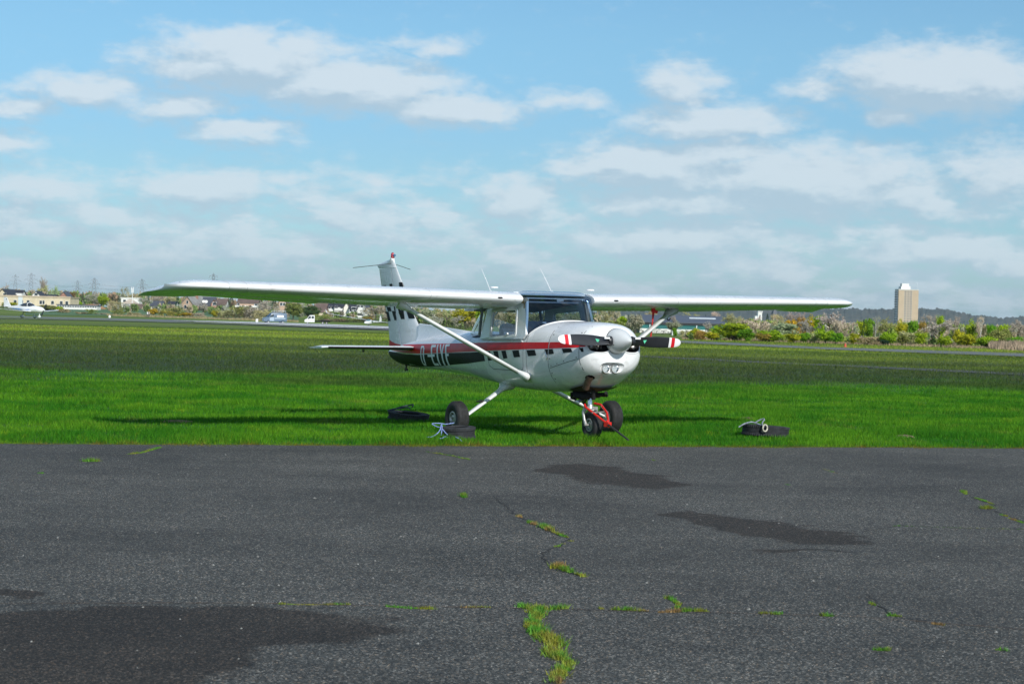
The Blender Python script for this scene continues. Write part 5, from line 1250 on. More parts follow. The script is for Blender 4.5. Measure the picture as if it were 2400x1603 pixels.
MIDD = [   # seen between the wing and the fuselage, and behind the nose
 (1000,722,34,'tree',GREYG,330,'grey-green tree just right of the fin'),(1048,716,62,'bare',BRN,340,'bare brown tree between the fin and the strut'),(1022,742,34,'blossom',GREYG,322,'pale shrub right of the fin'),
 (1092,715,56,'tree',YGRN,330,'yellow-green tree left of the rear window'),(1072,738,30,'blossom',GREYG,320,'whitish shrub in front of the yellow-green tree'),(1135,716,40,'tree',LIME,330,'lime tree behind the rear cabin window'),
 (1419,716,56,'bare',BRN,330,'bare brown tree just right of the cabin'),(1446,722,30,'bare',PINK,330,'bare pinkish tree right of the cabin and left of the lime tree'),(1461,733,22,'tree',LIME,320,'slim lime tree left of the red probe cover'),(1490,733,42,'tree',GREYG,318,'grey-green tree left of the dark hall'),(1440,748,52,'twiggy',OLIVE,312,'olive scrub under the bare trees right of the cabin'),
 (1522,722,34,'bare',BRN,520,'bare tree behind the hall roof left of the strut'),(1576,748,38,'tree',GREYG,300,'grey-green tree in front of the hall beside the strut'),(1620,724,34,'bare',BRN,560,'bare tree behind the middle of the hall roof'),(1676,728,26,'bare',PINK,560,'bare tree behind the right end of the hall roof'),(1655,738,11,'conifer',DGRN,540,'dark round treetop behind the hall roof'),(1580,736,20,'bare',PURP,300,'red-brown bare tree in front of the hall'),
 (1195,726,60,'bare',BRN,335,'bare brown tree seen through the near side window'),(1260,724,70,'twiggy',OLIVE,330,'olive thicket seen through the windshield'),(1330,724,70,'bare',BRN,330,'bare tree seen through the right of the windshield')]
for q in MIDD: plant(*q)
LEFT = [
 (20,706,44,'bush',YGRN,640,'yellow-green bush behind the tail of the white low-wing plane'),(115,714,50,'bush',OLIVE,610,'olive embankment bush right of the low-wing plane canopy'),(148,722,30,'twiggy',BRN,590,'brown scrub at the right wing tip of the low-wing plane'),(140,716,20,'bush',LIME,600,'small lime bush at the end of the long low shed'),
 (196,730,34,'twiggy',BRN,580,'low brown scrub right of the low-wing plane'),(216,723,26,'twiggy',OLIVE,580,'dark olive scrub in front of the earth heap'),(240,733,26,'twiggy',PINK,580,'low pinkish scrub left of the white runway marker'),(271,704,44,'bare',BRN,585,'bare brown tree behind the left white runway marker'),(276,724,30,'twiggy',OLIVE,580,'olive scrub under the bare brown tree by the marker'),(315,730,30,'twiggy',BRN,580,'brown round scrub left of the yellow bush'),
 (360,721,24,'bush',YEL,578,'round yellow bush beside the two walkers'),(392,727,34,'twiggy',ORNG,580,'orange-brown scrub right of the round yellow bush'),(408,717,46,'twiggy',OLIVE,590,'tall olive scrub below the brick gable house'),(417,736,14,'bush',GRN,572,'small green bush under the tall olive scrub'),(438,732,38,'bush',YEL,572,'wide low yellow bush under the brick gable house'),(476,708,34,'blossom',PINK,585,'pinkish blossom tree right of the brick gable house'),(462,731,32,'twiggy',PINK,572,'pale brown scrub at the foot of the pinkish blossom tree'),(505,725,18,'bush',YGRN,575,'upright yellow-green bush right of the pinkish blossom tree'),
 (532,720,40,'twiggy',BRN,570,'brown bush left part of the long scrub hedge'),(562,713,44,'twiggy',OLIVE,570,'olive bush in the long scrub hedge below the terrace'),(592,712,44,'twiggy',PURP,568,'purple-brown bush in the long scrub hedge'),(616,722,34,'twiggy',BRN,560,'brown bush just left of the blue van'),(628,705,46,'blossom',PINK,590,'pale blossom tree behind the blue van'),(655,722,34,'twiggy',PURP,565,'reddish scrub behind the blue van roof'),
 (417,690,14,'conifer',DGRN,760,'dark spruce left of the brick gable house'),(348,690,9,'conifer',DGRN,900,'tiny dark spruce under the left wing tip'),(543,697,26,'conifer',DGRN,740,'broad dark conifer left of the terrace'),(609,705,16,'conifer',DGRN,720,'dark conifer at the right end of the terrace'),(643,703,24,'conifer',DGRN,740,'dark conifer behind the pale blossom tree'),
 (688,706,48,'tree',OLIVE,575,'large green tree right of the blue van'),(729,710,42,'tree',(.07,.13,.04),575,'rounded green tree behind the white truck cab'),(752,735,34,'twiggy',OLIVE,570,'olive scrub behind the truck bed'),(772,729,12,'bush',GRN,650,'small dark green bush below the white terrace'),(800,727,16,'bush',PURP,650,'dark red bush in front of the white terrace'),(819,733,12,'bush',GRN,650,'round green bush in front of the white gable'),
 (790,745,40,'twiggy',BRN,560,'brown scrub below the white terrace'),(835,746,44,'twiggy',OLIVE,560,'olive scrub behind the glider wing'),(880,714,66,'blossom',ORNG,570,'large tan blossom tree left of the fin'),(862,740,28,'bush',ORNG,560,'orange low bush under the tan blossom tree'),(905,738,40,'blossom',OLIVE,565,'pale shrub right behind the glider tail'),
 (100,646,15,'poplar',PURP,1000,'tall twin-topped bare poplar above the flat-roofed building'),(100,667,36,'bare',BRN,980,'brown bare tree at the foot of the tall poplar'),(128,667,20,'bare',GREYG,950,'slender bare tree right of the poplar'),(3,662,32,'bare',PURP,900,'bare tree at the left edge above the cream house'),(164,680,36,'tree',(.22,.13,.05),900,'rusty brown tree behind the right end of the flat-roofed building'),(194,684,12,'conifer',DGRN,820,'dark spruce behind the earth heap'),(176,700,22,'conifer',DGRN,800,'dark broad conifer left of the earth heap'),(186,704,14,'bush',LIME,790,'lime bush left of the earth heap'),(217,688,40,'blossom',GREYG,830,'whitish blossom tree behind the earth heap'),(239,688,30,'tree',LIME,760,'bright lime tree right of the earth heap'),(267,689,14,'conifer',DGRN,850,'left one of two dark spruces behind the bare brown tree'),(278,692,10,'conifer',DGRN,850,'right one of two dark spruces behind the bare brown tree'),(290,671,18,'bare',PURP,1000,'bare tree left of the white mast'),(340,696,34,'blossom',GREYG,750,'whitish blossom tree right of the cream hip house'),(370,692,40,'bare',PURP,820,'bare purple tree under the left wing tip'),(398,692,40,'bare',BRN,840,'bare brown tree under the left wing'),(318,680,30,'bare',BRN,950,'bare brown tree behind the cream hip house'),(470,692,26,'bare',BRN,840,'bare tree behind the roof of the brick gable house')]
for q in LEFT: plant(*q)
HM = [hedge(k).mesh('crown', LEAF) for k in range(2)]
def hedge_thing(x0, x1, ytop, D, col, dep, label):
    a, c = at(x0, 760, D), at(x1, 760, D); z = gz(D); h = at((x0 + x1) / 2, ytop, D).z - z
    o = empty('hedge', ((a.x + c.x) / 2, D, z), 0, label, 'hedge'); o.scale = ((c.x - a.x), dep, h)
    k = link_mesh('crown', HM[int(x0) % 2], o); k.color = (*col, 1)
    b = MB()
    for i in range(12): b.tube([(-.46 + .083 * i, .05 * math.sin(i * 3), 0), (-.45 + .083 * i, 0, .6)], [.004, .003], 5)
    link_mesh('stem', b.mesh('stem', BARK), o)
hedge_thing(960, 1130, 751, 300, (.035, .045, .022), 3, 'long dark hedge at the edge of the field right of the fin')
hedge_thing(1385, 1580, 767, 300, (.030, .040, .024), 3, 'dark clipped hedge left of the football goal')
hedge_thing(1578, 1632, 771, 395, (.06, .075, .04), 3, 'low green hedge behind the football goal')
hedge_thing(755, 915, 746, 556, (.055, .065, .035), 5, 'low dark hedge behind the glider')
hedge_thing(505, 650, 728, 564, (.11, .095, .05), 4, 'low brown hedge along the foot of the scrub left of the van')
# dry reeds, far woods, grasses: nobody could count them
def reed_strip(x0, x1, y0, D0, D1, n, h, name, col):
    rg2 = np.random.default_rng(int(x0)); u = rg2.random(n); Dd = D0 + (D1 - D0) * u + rg2.normal(0, 3, n)
    px = x0 + (x1 - x0) * u; X = np.array([at(p, 760, d).x for p, d in zip(px, Dd)]); cl = .4 + .6 * vnoise(X * .35, Dd * .3, 6)
    mt = mat(name + '_straw', col, .9, var=.35, vscale=.6)
    blade_mesh(name, X, Dd, np.array([gz(d) for d in Dd]), h * cl * rg2.uniform(.5, 1.2, n), .10, mt, 21, .35)['kind'] = 'stuff'
reed_strip(2320, 2440, 800, 176, 158, 5000, .95, 'dry_reeds', (.34, .26, .18))
reed_strip(1600, 2330, 800, 194, 174, 6000, .30, 'dry_grass_fringe', (.26, .20, .12))
reed_strip(250, 700, 740, 566, 545, 5000, .9, 'dry_grass_verge', (.30, .25, .13))
def woods(name, x0, x1, tops, D0, D1, n, cols, s=1.0):
    r2 = random.Random(int(x0) + 3); b = MB()
    for k in range(n):
        px = r2.uniform(x0, x1); D = r2.uniform(D0, D1); yt = float(np.interp(px, [t[0] for t in tops], [t[1] for t in tops])) + r2.uniform(-3, 7)
        g = at(px, 700, D); g.z = gz(D); h = at(px, yt, D).z - g.z; w = r2.uniform(.25, .45) * h; b.mi = r2.randrange(len(cols))
        for j in range(int(130 if s < .6 else 90)):
            d = Vector((r2.gauss(0, 1), r2.gauss(0, 1), r2.gauss(0, 1))).normalized() * r2.uniform(.4, 1) ** .5
            quad(b, g + Vector((d.x * w, d.y * w, h * (.58 + .42 * d.z))), s * r2.uniform(.5, 1.3), r2, .45, Vector((d.x * .9 + r2.gauss(0, .5), d.y * .9 + r2.gauss(0, .5), 1)))
    return tag(b.build(name, cols), kind='stuff')
W1, W2, W3, W4, W5 = (mat('wood_%s' % k, c, .9) for k, c in (('brown', (.36, .30, .20)), ('grey', (.33, .34, .26)), ('rust', (.32, .22, .14)), ('green', (.17, .24, .07)), ('spring', (.26, .33, .06))))
woods('far_woods', -60, 1000, [(-60,672),(60,682),(150,684),(300,688),(420,696),(520,700),(640,708),(1000,722)], 950, 1500, 330, [W1, W1, W2, W3, W4], 1.2)
woods('far_woods', 980, 1520, [(980,726),(1520,740)], 380, 600, 150, [W1, W2, W4, W4], .5)
woods('far_woods', 1715, 2480, [(1715,750),(1750,750),(2000,758),(2200,758),(2480,767)], 270, 420, 300, [W1, W2, W4, W4, W5], .34)
woods('garden_shrubs', 250, 905, [(250,715),(520,719),(740,730),(905,738)], 625, 668, 110, [W4, W2, W1, W4], .7)
woods('undergrowth', 1612, 2335, [(1612,778),(1800,784),(2000,790),(2335,800)], 186, 198, 260, [W5, W4, W5, W1], .17)
# ---- wooded hills on the horizon
def hills():
    prof = [(900,741),(1200,738),(1450,731),(1560,727),(1650,724),(1760,722),(1860,727),(1950,724),(2050,725),(2160,723.5),(2215,726),(2270,737),(2350,746),(2400,742),(2480,748),(2700,760),(3200,772)]
    mt = bpy.data.materials.new('hill_woods'); mt.use_nodes = True; t = NT(mt.node_tree); p = t.n['Principled BSDF']; g = t.new('ShaderNodeNewGeometry').outputs['Position']
    c = t.mix(t.maprange(t.noise(g, .006, 5, .65), .38, .62), (.058, .076, .062), (.095, .100, .082)); c = t.mix(t.maprange(t.noise(g, .03, 4, .7), .55, .7), c, (.030, .050, .036)); t.l.new(c, p.inputs['Base Color']); p.inputs['Roughness'].default_value = .95
    b = MB(); rows = []; nx = 620
    for j, (D, f) in enumerate([(3400, 0), (3600, .22), (3850, .45), (4100, .66), (4350, .84), (4550, .95), (4700, 1.0), (4900, .93), (5400, .5)]):
        r2 = random.Random(j); row = []
        for i in range(nx):
            px = 880 + 1900 * i / (nx - 1); top = at(px, float(np.interp(px, [q[0] for q in prof], [q[1] for q in prof])), 4700).z
            g0 = at(px, 760, D); env = min(1, i / 40, (nx - 1 - i) / 30)
            z = gz(D) - 4 + (top - gz(D) + 4) * f * env * (1 + .10 * (1 - f) * math.sin(px * .021 + j)) + (r2.uniform(-1, 1) * 3.2 + 2.5 * math.sin(px * .19 + j * 2)) * min(1, f * 1.5) * env * .8
            row.append((g0.x * D / D, D, z))
        rows.append(row)
    b.loft(rows, False); tag(b.build('hills', mt, None, 180), kind='structure')
hills()
# ================================================================== buildings
def wall_mat(name, c, v=.12): return mat('wall_' + name, c, .85, var=v, vscale=.35)
M_CREAM, M_TAN, M_WHITE, M_BRICK, M_PINK = wall_mat('cream', (.62, .53, .38)), wall_mat('tan', (.50, .41, .30)), wall_mat('white', (.76, .75, .72), .06), wall_mat('brick', (.36, .20, .15)), wall_mat('pinkbrick', (.52, .36, .26))
M_SLATE, M_DARKROOF, M_BROWNROOF, M_GREYROOF = mat('roof_slate', (.075, .082, .10), .6, var=.15, vscale=.5), mat('roof_dark', (.035, .037, .045), .6, var=.2, vscale=.5), mat('roof_brown', (.15, .105, .085), .7, var=.2, vscale=.5), mat('roof_grey', (.24, .24, .23), .7, var=.2, vscale=.5)
M_TEAL, M_METAL, M_CONCR = mat('teal_sheet', (.012, .13, .13), .5, var=.15, vscale=.3), mat('light_metal', (.58, .64, .68), .4), wall_mat('concrete', (.55, .54, .50))
def place(px0, px1, D, yaw=0):
    a, c = at(px0, 740, D), at(px1, 740, D); return Vector(((a.x + c.x) / 2, D, gz(D))), c.x - a.x
def hgt(px, py, D): return at(px, py, D).z - gz(D)
_wincache = {}
def window(parent, x, z, w, h, y=-.04, fr=.12):
    k = (round(w, 2), round(h, 2), fr)
    if k not in _wincache:
        t = fr * min(w, 1.6) * .6
        f = MB(); f.box2((-w / 2, -.05, -h / 2), (w / 2, .03, -h / 2 + t)); f.box2((-w / 2, -.05, h / 2 - t), (w / 2, .03, h / 2)); f.box2((-w / 2, -.05, -h / 2 + t), (-w / 2 + t, .03, h / 2 - t)); f.box2((w / 2 - t, -.05, -h / 2 + t), (w / 2, .03, h / 2 - t))
        p = MB(); p.add([(-w / 2 + t, -.012, -h / 2 + t), (w / 2 - t, -.012, -h / 2 + t), (w / 2 - t, -.012, h / 2 - t), (-w / 2 + t, -.012, h / 2 - t)], [(0, 1, 2, 3)])
        _wincache[k] = (f.mesh('window', WHITE), p.mesh('pane', PANE))
    f, p = _wincache[k]; o = link_mesh('window', f, parent); o.location = (x, y, z); link_mesh('pane', p, o); return o
def house(px0, px1, yeave, yridge, D, label, wall, roof, ridge='x', depth=9, wins=(), chimney=None, yaw=0, over=.35, name='house', extra=None):
    """ridge 'x': eaves face us; 'y': the gable faces us"""
    loc, w = place(px0, px1, D); o = empty(name, loc, yaw, label, name.replace('_', ' ')); pm = (px0 + px1) / 2
    he, hr = hgt(pm, yeave, D), hgt(pm, yridge, D); d = depth; hw = w / 2
    b = MB()
    if ridge == 'x':
        b.loft([[(x, 0, 0), (x, 0, he), (x, d / 2, hr - .15), (x, d, he), (x, d, 0)] for x in (-hw, hw)])
        r_ = MB(); T = .18
        for y0, y1, z0, z1_ in ((-over, d / 2, he - over * (hr - he) / (d / 2), hr), (d + over, d / 2, he - over * (hr - he) / (d / 2), hr)):
            r_.loft([[(x, y0, z0), (x, y1, z1_), (x, y1, z1_ + T), (x, y0, z0 + T)] for x in (-hw - over, hw + over)])
    elif ridge == 'y':
        b.loft([[(-hw, y, 0), (-hw, y, he), (0, y, hr - .15), (hw, y, he), (hw, y, 0)] for y in (0, d)])
        r_ = MB(); T = .18
        for sx in (-1, 1): r_.loft([[(sx * (hw + over), y, he - over * (hr - he) / hw), (0, y, hr), (0, y, hr + T), (sx * (hw + over), y, he - over * (hr - he) / hw + T)] for y in (-over, d + over)])
    elif ridge == 'hip':
        b.box2((-hw, 0, 0), (hw, d, he)); r_ = MB(); r_.add([(-hw - over, -over, he), (hw + over, -over, he), (hw + over, d + over, he), (-hw - over, d + over, he), (-hw * .25, d / 2, hr), (hw * .25, d / 2, hr)], [(0, 1, 5, 4), (2, 3, 4, 5), (1, 2, 5), (3, 0, 4), (3, 2, 1, 0)])
    else:
        b.box2((-hw, 0, 0), (hw, d, he)); r_ = MB(); r_.box2((-hw - .2, -.2, he + .003), (hw + .2, d + .2, he + .35))
    wl = b.build('wall', wall, o); rf = r_.build('roof', roof, o)
    if chimney is not None: m_ = MB(); m_.box2((chimney * w - .4, d * .35, hr - 1.2), (chimney * w + .4, d * .35 + .8, hr + 1.1)); m_.build('chimney', M_BRICK, rf)
    for (u, v, ww, hh) in wins: window(o, (u - .5) * w, v * he if ridge != 'y' or v <= 1 else he + (v - 1) * (hr - he), ww, hh)
    if extra: extra(o, w, he, hr, d)
    return o
# long pale building at the left, with its windows and the blue-grey stair panel
def ex(o, w, he, hr, d):
    m_ = MB(); m_.box2((w * (-.5 + .455), -.12, .4), (w * (-.5 + .50), .05, he + .5)); m_.build('stair_panel', M_METAL, o)
    for u, g in ((.035, 0), (.06, 0)): pass
    m_ = MB(); m_.box2((-w * .5, .3, he + .355), (w * .5, .9, he + .50)); m_.build('parapet', M_TAN, o)
house(-60, 164, 696, 696, 700, 'long pale flat-roofed brick building with square windows behind the low-wing plane', M_CREAM, M_TAN, 'flat', 14,
      [((-60 * -1 + x) / 224, .50, 1.15 * w_, 1.35) for x, w_ in ((35, 1), (50.5, 1), (65.5, 1), (95, .9), (101.5, .7), (122.5, 1), (143, 1), (156, 1))], extra=ex, name='flat_roofed_building')
def ex2(o, w, he, hr, d):
    m_ = MB(); m_.box2((w * .05, -.6, he * .92), (w * .60, 3, he * 1.30)); m_.build('dormer', M_WHITE, o)
house(-8, 17, 692, 678, 760, 'cream gabled house at the left edge with a dark window in its gable', M_CREAM, M_DARKROOF, 'y', 18, [(.72, 1.15, 1.3, 1.1)])
house(14, 47, 694, 680, 775, 'dark slate roof with a white dormer behind the pale flat-roofed building', M_WHITE, M_DARKROOF, 'x', 10, extra=ex2)
house(74, 93, 692, 683, 780, 'little white gable with a green-tinted window above the flat roof', M_WHITE, M_DARKROOF, 'y', 9, [(.5, 1.25, 1.5, 1.2)])
house(95, 126, 696, 691, 790, 'long low dark roof above the pale flat-roofed building', M_BRICK, M_DARKROOF, 'x', 9)
house(124, 140, 697, 693, 770, 'small white roof box with two windows above the flat-roofed building', M_WHITE, M_GREYROOF, 'flat', 4, [(.3, .9, 1.0, .8), (.6, .9, 1.0, .8)], name='roof_cabin')
house(140, 156, 694, 684, 800, 'steep dark gable roof near the right end of the flat-roofed building', M_BRICK, M_SLATE, 'y', 9)
def ex3(o, w, he, hr, d):
    for k in range(16):
        window(o, (k + .5) / 16 * w - w / 2, he * .74, w / 17.5, he * .34)
house(133, 227, 716.5, 716.5, 665, 'long low shed with a row of dark windows in front of the earth heap', M_WHITE, M_SLATE, 'flat', 6, extra=ex3, name='shed')
b = MB(); loc, w = place(190, 241, 690); rr = []
for k in range(9):
    u = k / 8; rr.append([(w * (-.5 + u) , dy, max(.02, hgt(215, 712.5, 690) * (math.sin(math.pi * min(1, .08 + .92 * u)) ** .45) * math.cos(dy / 9 * 1.3))) for dy in (-8, -5, -2, 1, 4, 8)])
b.loft(rr, False); o = b.build('earth_heap', mat('orange_earth', (.38, .20, .095), .95, var=.2, vscale=.6), None, 180); o.location = loc; tag(o, 'orange-brown heap of earth behind the long low shed', 'earth heap')
house(283, 325, 699.5, 699.5, 900, 'white flat-topped house behind the cream hip house', M_WHITE, M_WHITE, 'flat', 8, [(.2, .75, 1.6, 1.2), (.5, .75, 1.6, 1.2)])
house(286, 314, 712, 701, 770, 'cream hip-roofed house with dark porch posts right of the earth heap', M_WHITE, mat('roof_cream', (.55, .46, .36), .7, var=.2, vscale=.5), 'hip', 9, [(.2, .45, 1.4, 1.5), (.5, .45, 1.4, 1.5), (.8, .45, 1.4, 1.5)])
house(305, 330, 722, 713, 740, 'small brown-roofed garden house beside the cream hip house', M_CREAM, M_BROWNROOF, 'x', 5)
house(352, 378, 717, 706, 790, 'dark-roofed house half hidden under the left wing tip', M_CREAM, M_SLATE, 'x', 8, [(.3, .5, 1.3, 1.2), (.7, .5, 1.3, 1.2)])
house(393, 411, 713, 707, 770, 'small white house with a dark roof left of the brick gable house', M_WHITE, M_DARKROOF, 'x', 7, [(.3, .5, 1.3, 1.2), (.7, .5, 1.3, 1.2)])
house(421, 456, 714, 694, 745, 'pale brick house whose big gable faces the airfield', M_PINK, M_GREYROOF, 'y', 14, [(.35, .6, 1.2, 1.4), (.65, .6, 1.2, 1.4), (.5, 1.3, 1.0, 1.2)], chimney=.12, yaw=R(-24))
def dish(o, w, he, hr, d):
    for u in (-.40, -.18):
        m_ = MB(); m_.lathe([(.0, .0), (.55, .12), (.6, .2)], 12, rot_to((w * u, 1.0, hr - 1.6), (w * u + .3, -1, hr - 1.2))); m_.build('satellite_dish', M_WHITE, o)
house(473, 500, 716, 697, 740, 'house with a steep dark roof and two satellite dishes', M_BRICK, M_SLATE, 'x', 9, extra=dish)
house(494, 507, 713, 703, 728, 'narrow brick gable with a dark opening beside the dish roof', M_BRICK, M_BROWNROOF, 'y', 8, [(.62, 1.1, 1.4, 1.3)])
house(508, 528, 714, 701, 745, 'white house with a grey-brown roof right of the brick gable', M_WHITE, M_BROWNROOF, 'x', 9, [(.3, .55, 1.4, 1.3), (.7, .55, 1.4, 1.3)])
def terrace(o, w, he, hr, d):
    for u in (.28, .62):
        m_ = MB(); m_.box2((w * (u - .5) - 1.3, -.25, 0), (w * (u - .5) + 1.3, -.002, he * .9)); m_.build('brick_panel', M_PINK, o)
    for u in (.12, .46, .8):
        m_ = MB(); m_.box2((w * (u - .5) - 1.8, -1.0, he * .52), (w * (u - .5) + 1.8, -.05, he * .72)); m_.build('balcony', M_WHITE, o)
house(556, 605, 710.5, 699, 735, 'terraced row with brown roof, white balconies and pink brick bays under the wing', M_CREAM, M_BROWNROOF, 'x', 10, [(u, .78, 1.3, 1.1) for u in (.06, .18, .40, .52, .74, .88)], extra=terrace, name='terraced_houses')
house(653, 670, 708, 699, 730, 'white and pink house end behind the blue van', M_PINK, M_BROWNROOF, 'y', 9, [(.35, .8, 1.2, 1.2), (.7, .8, 1.2, 1.2)])
house(740, 770, 724, 706, 690, 'house with a broad red-brown roof between truck and white terrace', M_BRICK, M_BROWNROOF, 'x', 10, [(.2, .6, 1.4, 1.1)])
house(743, 762, 731, 724, 672, 'low brown-roofed annexe in front of the red-brown roof', M_CREAM, M_BROWNROOF, 'x', 4)
def balc(rows):
    def f(o, w, he, hr, d):
        for v in rows:
            m_ = MB(); m_.box2((-w * .46, -1.1, he * v - .5), (w * .46, -.05, he * v + .45)); m_.build('balcony', M_WHITE, o)
    return f
house(770, 782, 719, 707, 690, 'narrow white house at the left end of the white terrace', M_WHITE, M_DARKROOF, 'x', 10, [(.25, .86, 1.0, 1.2), (.65, .86, 1.0, 1.2), (.5, .5, 1.4, 1.2), (.5, .2, 1.4, 1.2)], extra=balc((.62,)))
house(783, 805, 719, 707, 688, 'wide white house with two balcony rows above the glider wing', M_WHITE, M_DARKROOF, 'x', 10, [(.15, .88, .9, 1.1), (.25, .88, .9, 1.1), (.85, .88, 1.6, 1.0), (.35, .55, 1.6, 1.0), (.7, .55, 1.6, 1.0), (.3, .2, 1.6, 1.2)], extra=balc((.66, .40)))
house(805, 819, 722, 708, 680, 'tall white gable end between the balcony house and the apartment block', mat('gable_white', (.80, .76, .68), .8), M_BROWNROOF, 'y', 12)
house(818, 836, 724, 711, 678, 'white apartment house with dark roof and dormer left of the glider tail', M_WHITE, M_DARKROOF, 'x', 11, [(.3, .8, 1.5, 1.1), (.75, .8, 1.5, 1.1), (.6, .3, 2.2, 1.0), (.6, 1.05, 1.6, 1.2)], extra=balc(()))
house(837, 850, 716, 711, 680, 'grey balcony block at the right end of the white apartments', M_CONCR, M_GREYROOF, 'flat', 11, [(.2, .9, 1.1, 1.0), (.8, .9, 1.1, 1.0), (.3, .5, 1.2, 1.0), (.75, .5, 1.2, 1.0)], extra=balc((.70, .44)))
house(849, 862, 722, 712, 700, 'partly hidden grey house between the apartments and the tan blossom tree', M_CONCR, M_SLATE, 'x', 9, [(.4, .8, 1.2, 1.1)])
house(839, 848, 739, 739, 650, 'small white garage below the grey balcony block', M_WHITE, M_DARKROOF, 'flat', 4, name='garage')
def hall_x(o, w, he, hr, d):
    m_ = MB(); m_.box2((-w * .5, -.10, 0), (w * .5, -.003, 1.0)); m_.build('white_base', M_WHITE, o)
    s = (hr - he) / (d / 2); m_ = MB(); y0, y1 = d * .5 * .55, d * .5 * .64
    m_.loft([[(x, y0, he + s * y0 + .20), (x, y1, he + s * y1 + .20), (x, y1, he + s * y1 + .36), (x, y0, he + s * y0 + .36)] for x in (w * .12, w * .44)]); m_.build('skylight_strip', M_METAL, o)
    for u in (-.38, -.1, .18, .42):
        m_ = MB(); m_.box2((w * u - .12, -.24, 1.0), (w * u + .12, -.11, he * .80)); m_.build('downpipe', M_METAL, o)
    m_ = MB(); m_.box2((-w * .5, -.28, he - .45), (w * .5, -.02, he - .1)); m_.build('eaves_band', M_DARKROOF, o)
house(1500, 1696, 757, 741, 455, 'long dark-roofed hall with teal walls and a white base strip', M_TEAL, mat('roof_hall', (.085, .095, .12), .5, var=.1, vscale=.2), 'x', 22, over=.5, extra=hall_x, name='hall')
# church
loc, w = place(1808.5, 1820, 1900); o = empty('church_tower', loc, R(20), 'brick church tower with a dark pointed spire on the skyline', 'church'); h0, h1 = hgt(1814, 736, 1900), hgt(1814, 715, 1900); q = w / 2
b = MB(); b.box2((-q, -q, 0), (q, q, h0 - 3)); 
for sx in (0, 1):
    pass
b.loft([[(-q, -q, h0 - 3), (q, -q, h0 - 3), (q, q, h0 - 3), (-q, q, h0 - 3)], [(-q * .98, -q * .98, h0 - 1), (q * .98, -q * .98, h0 - 1), (q * .98, q * .98, h0 - 1), (-q * .98, q * .98, h0 - 1)]]); b.build('wall', M_PINK, o)
b = MB(); b.loft([[(-q * 1.05, -q * 1.05, h0 - 1), (q * 1.05, -q * 1.05, h0 - 1), (q * 1.05, q * 1.05, h0 - 1), (-q * 1.05, q * 1.05, h0 - 1)], [(-q * .45, -q * .45, h0 + 4), (q * .45, -q * .45, h0 + 4), (q * .45, q * .45, h0 + 4), (-q * .45, q * .45, h0 + 4)], [(-.1, -.1, h1), (.1, -.1, h1), (.1, .1, h1), (-.1, .1, h1)]]); b.build('spire', M_SLATE, o)
window(o, 0, h0 - 5, 1.3, 2.4, -q - .04)
# white castle-like tower
loc, w = place(1776.5, 1786, 1500); o = empty('white_tower_building', loc, 0, 'small white tower with a notched top on the skyline left of the spire', 'tower'); h0 = hgt(1781, 733, 1500)
b = MB(); b.box2((-w / 2, 0, 0), (w / 2, 8, h0)); b.box2((-w * 1.2, .5, 0), (-w * .5 - .01, 8, hgt(1781, 741, 1500))); b.build('wall', M_WHITE, o)
b = MB(); [b.box2((-w / 2 + w * k / 3.2, .0, h0 + .005), (-w / 2 + w * k / 3.2 + w * .19, 8, h0 + 1.3)) for k in range(4)]; b.build('parapet', M_WHITE, o)
window(o, 0, h0 - 2.5, 1.0, 1.8)
# tower block
D = 2170; loc, w = place(2104.8, 2151.5, D); o = empty('tower_block', loc, 0, 'tall tan tower block with three columns of small windows and a white roof house', 'tower block'); 
ht = hgt(2128, 680.5, D); dp = 21
b = MB(); b.box2((-w / 2, 0, 0), (w / 2, dp, ht)); b.build('wall', mat('tower_tan', (.50, .385, .265), .85, var=.06, vscale=.2), o)
b = MB(); b.box2((-w / 2 - .2, -.2, ht + .004), (w / 2 + .2, dp + .2, ht + 1.1)); rf = b.build('roof', M_CONCR, o)
b = MB(); b.box2((-w * .36, 3, ht + 1.11), (w * .12, 17, ht + 4.2)); b.build('roof_house', M_WHITE, rf); b = MB(); b.box2((-w * .30, 5, ht + 4.21), (w * .06, 15, ht + 7.4)); b.build('lift_house', M_WHITE, rf)
b = MB(); b.tube([(w * .46, 3, ht + 1), (w * .46, 3, ht + 8.8)], .22, 5); b.box((w * .46 - .5, 3, ht + 8.6), (2.2, .3, .3)); b.box((w * .46, 3, ht + 6.5), (1.2, .3, .3)); b.build('aerial_mast', M_METAL, rf)
st = ht / 15.4
for r_ in range(15):
    for u in (.345, .49, .625): window(o, (u - .5) * w, ht - st * (.62 + r_), 2.1, 1.6, -.06, .15)
    m_ = MB(); m_.box2((-w / 2 - .9, 1.5, ht - st * (r_ + 1.0)), (-w / 2 - .01, dp - 1.5, ht - st * (r_ + 1.0) + 1.1)); m_.build('balcony', mat('balcony_grey', (.22, .24, .28), .8), o)
    m_ = MB(); m_.box2((-w / 2 - .05, 2, ht - st * (r_ + .55)), (-w / 2 - .003, dp - 2, ht - st * (r_ + .05))); m_.build('window_band', PANE, o)
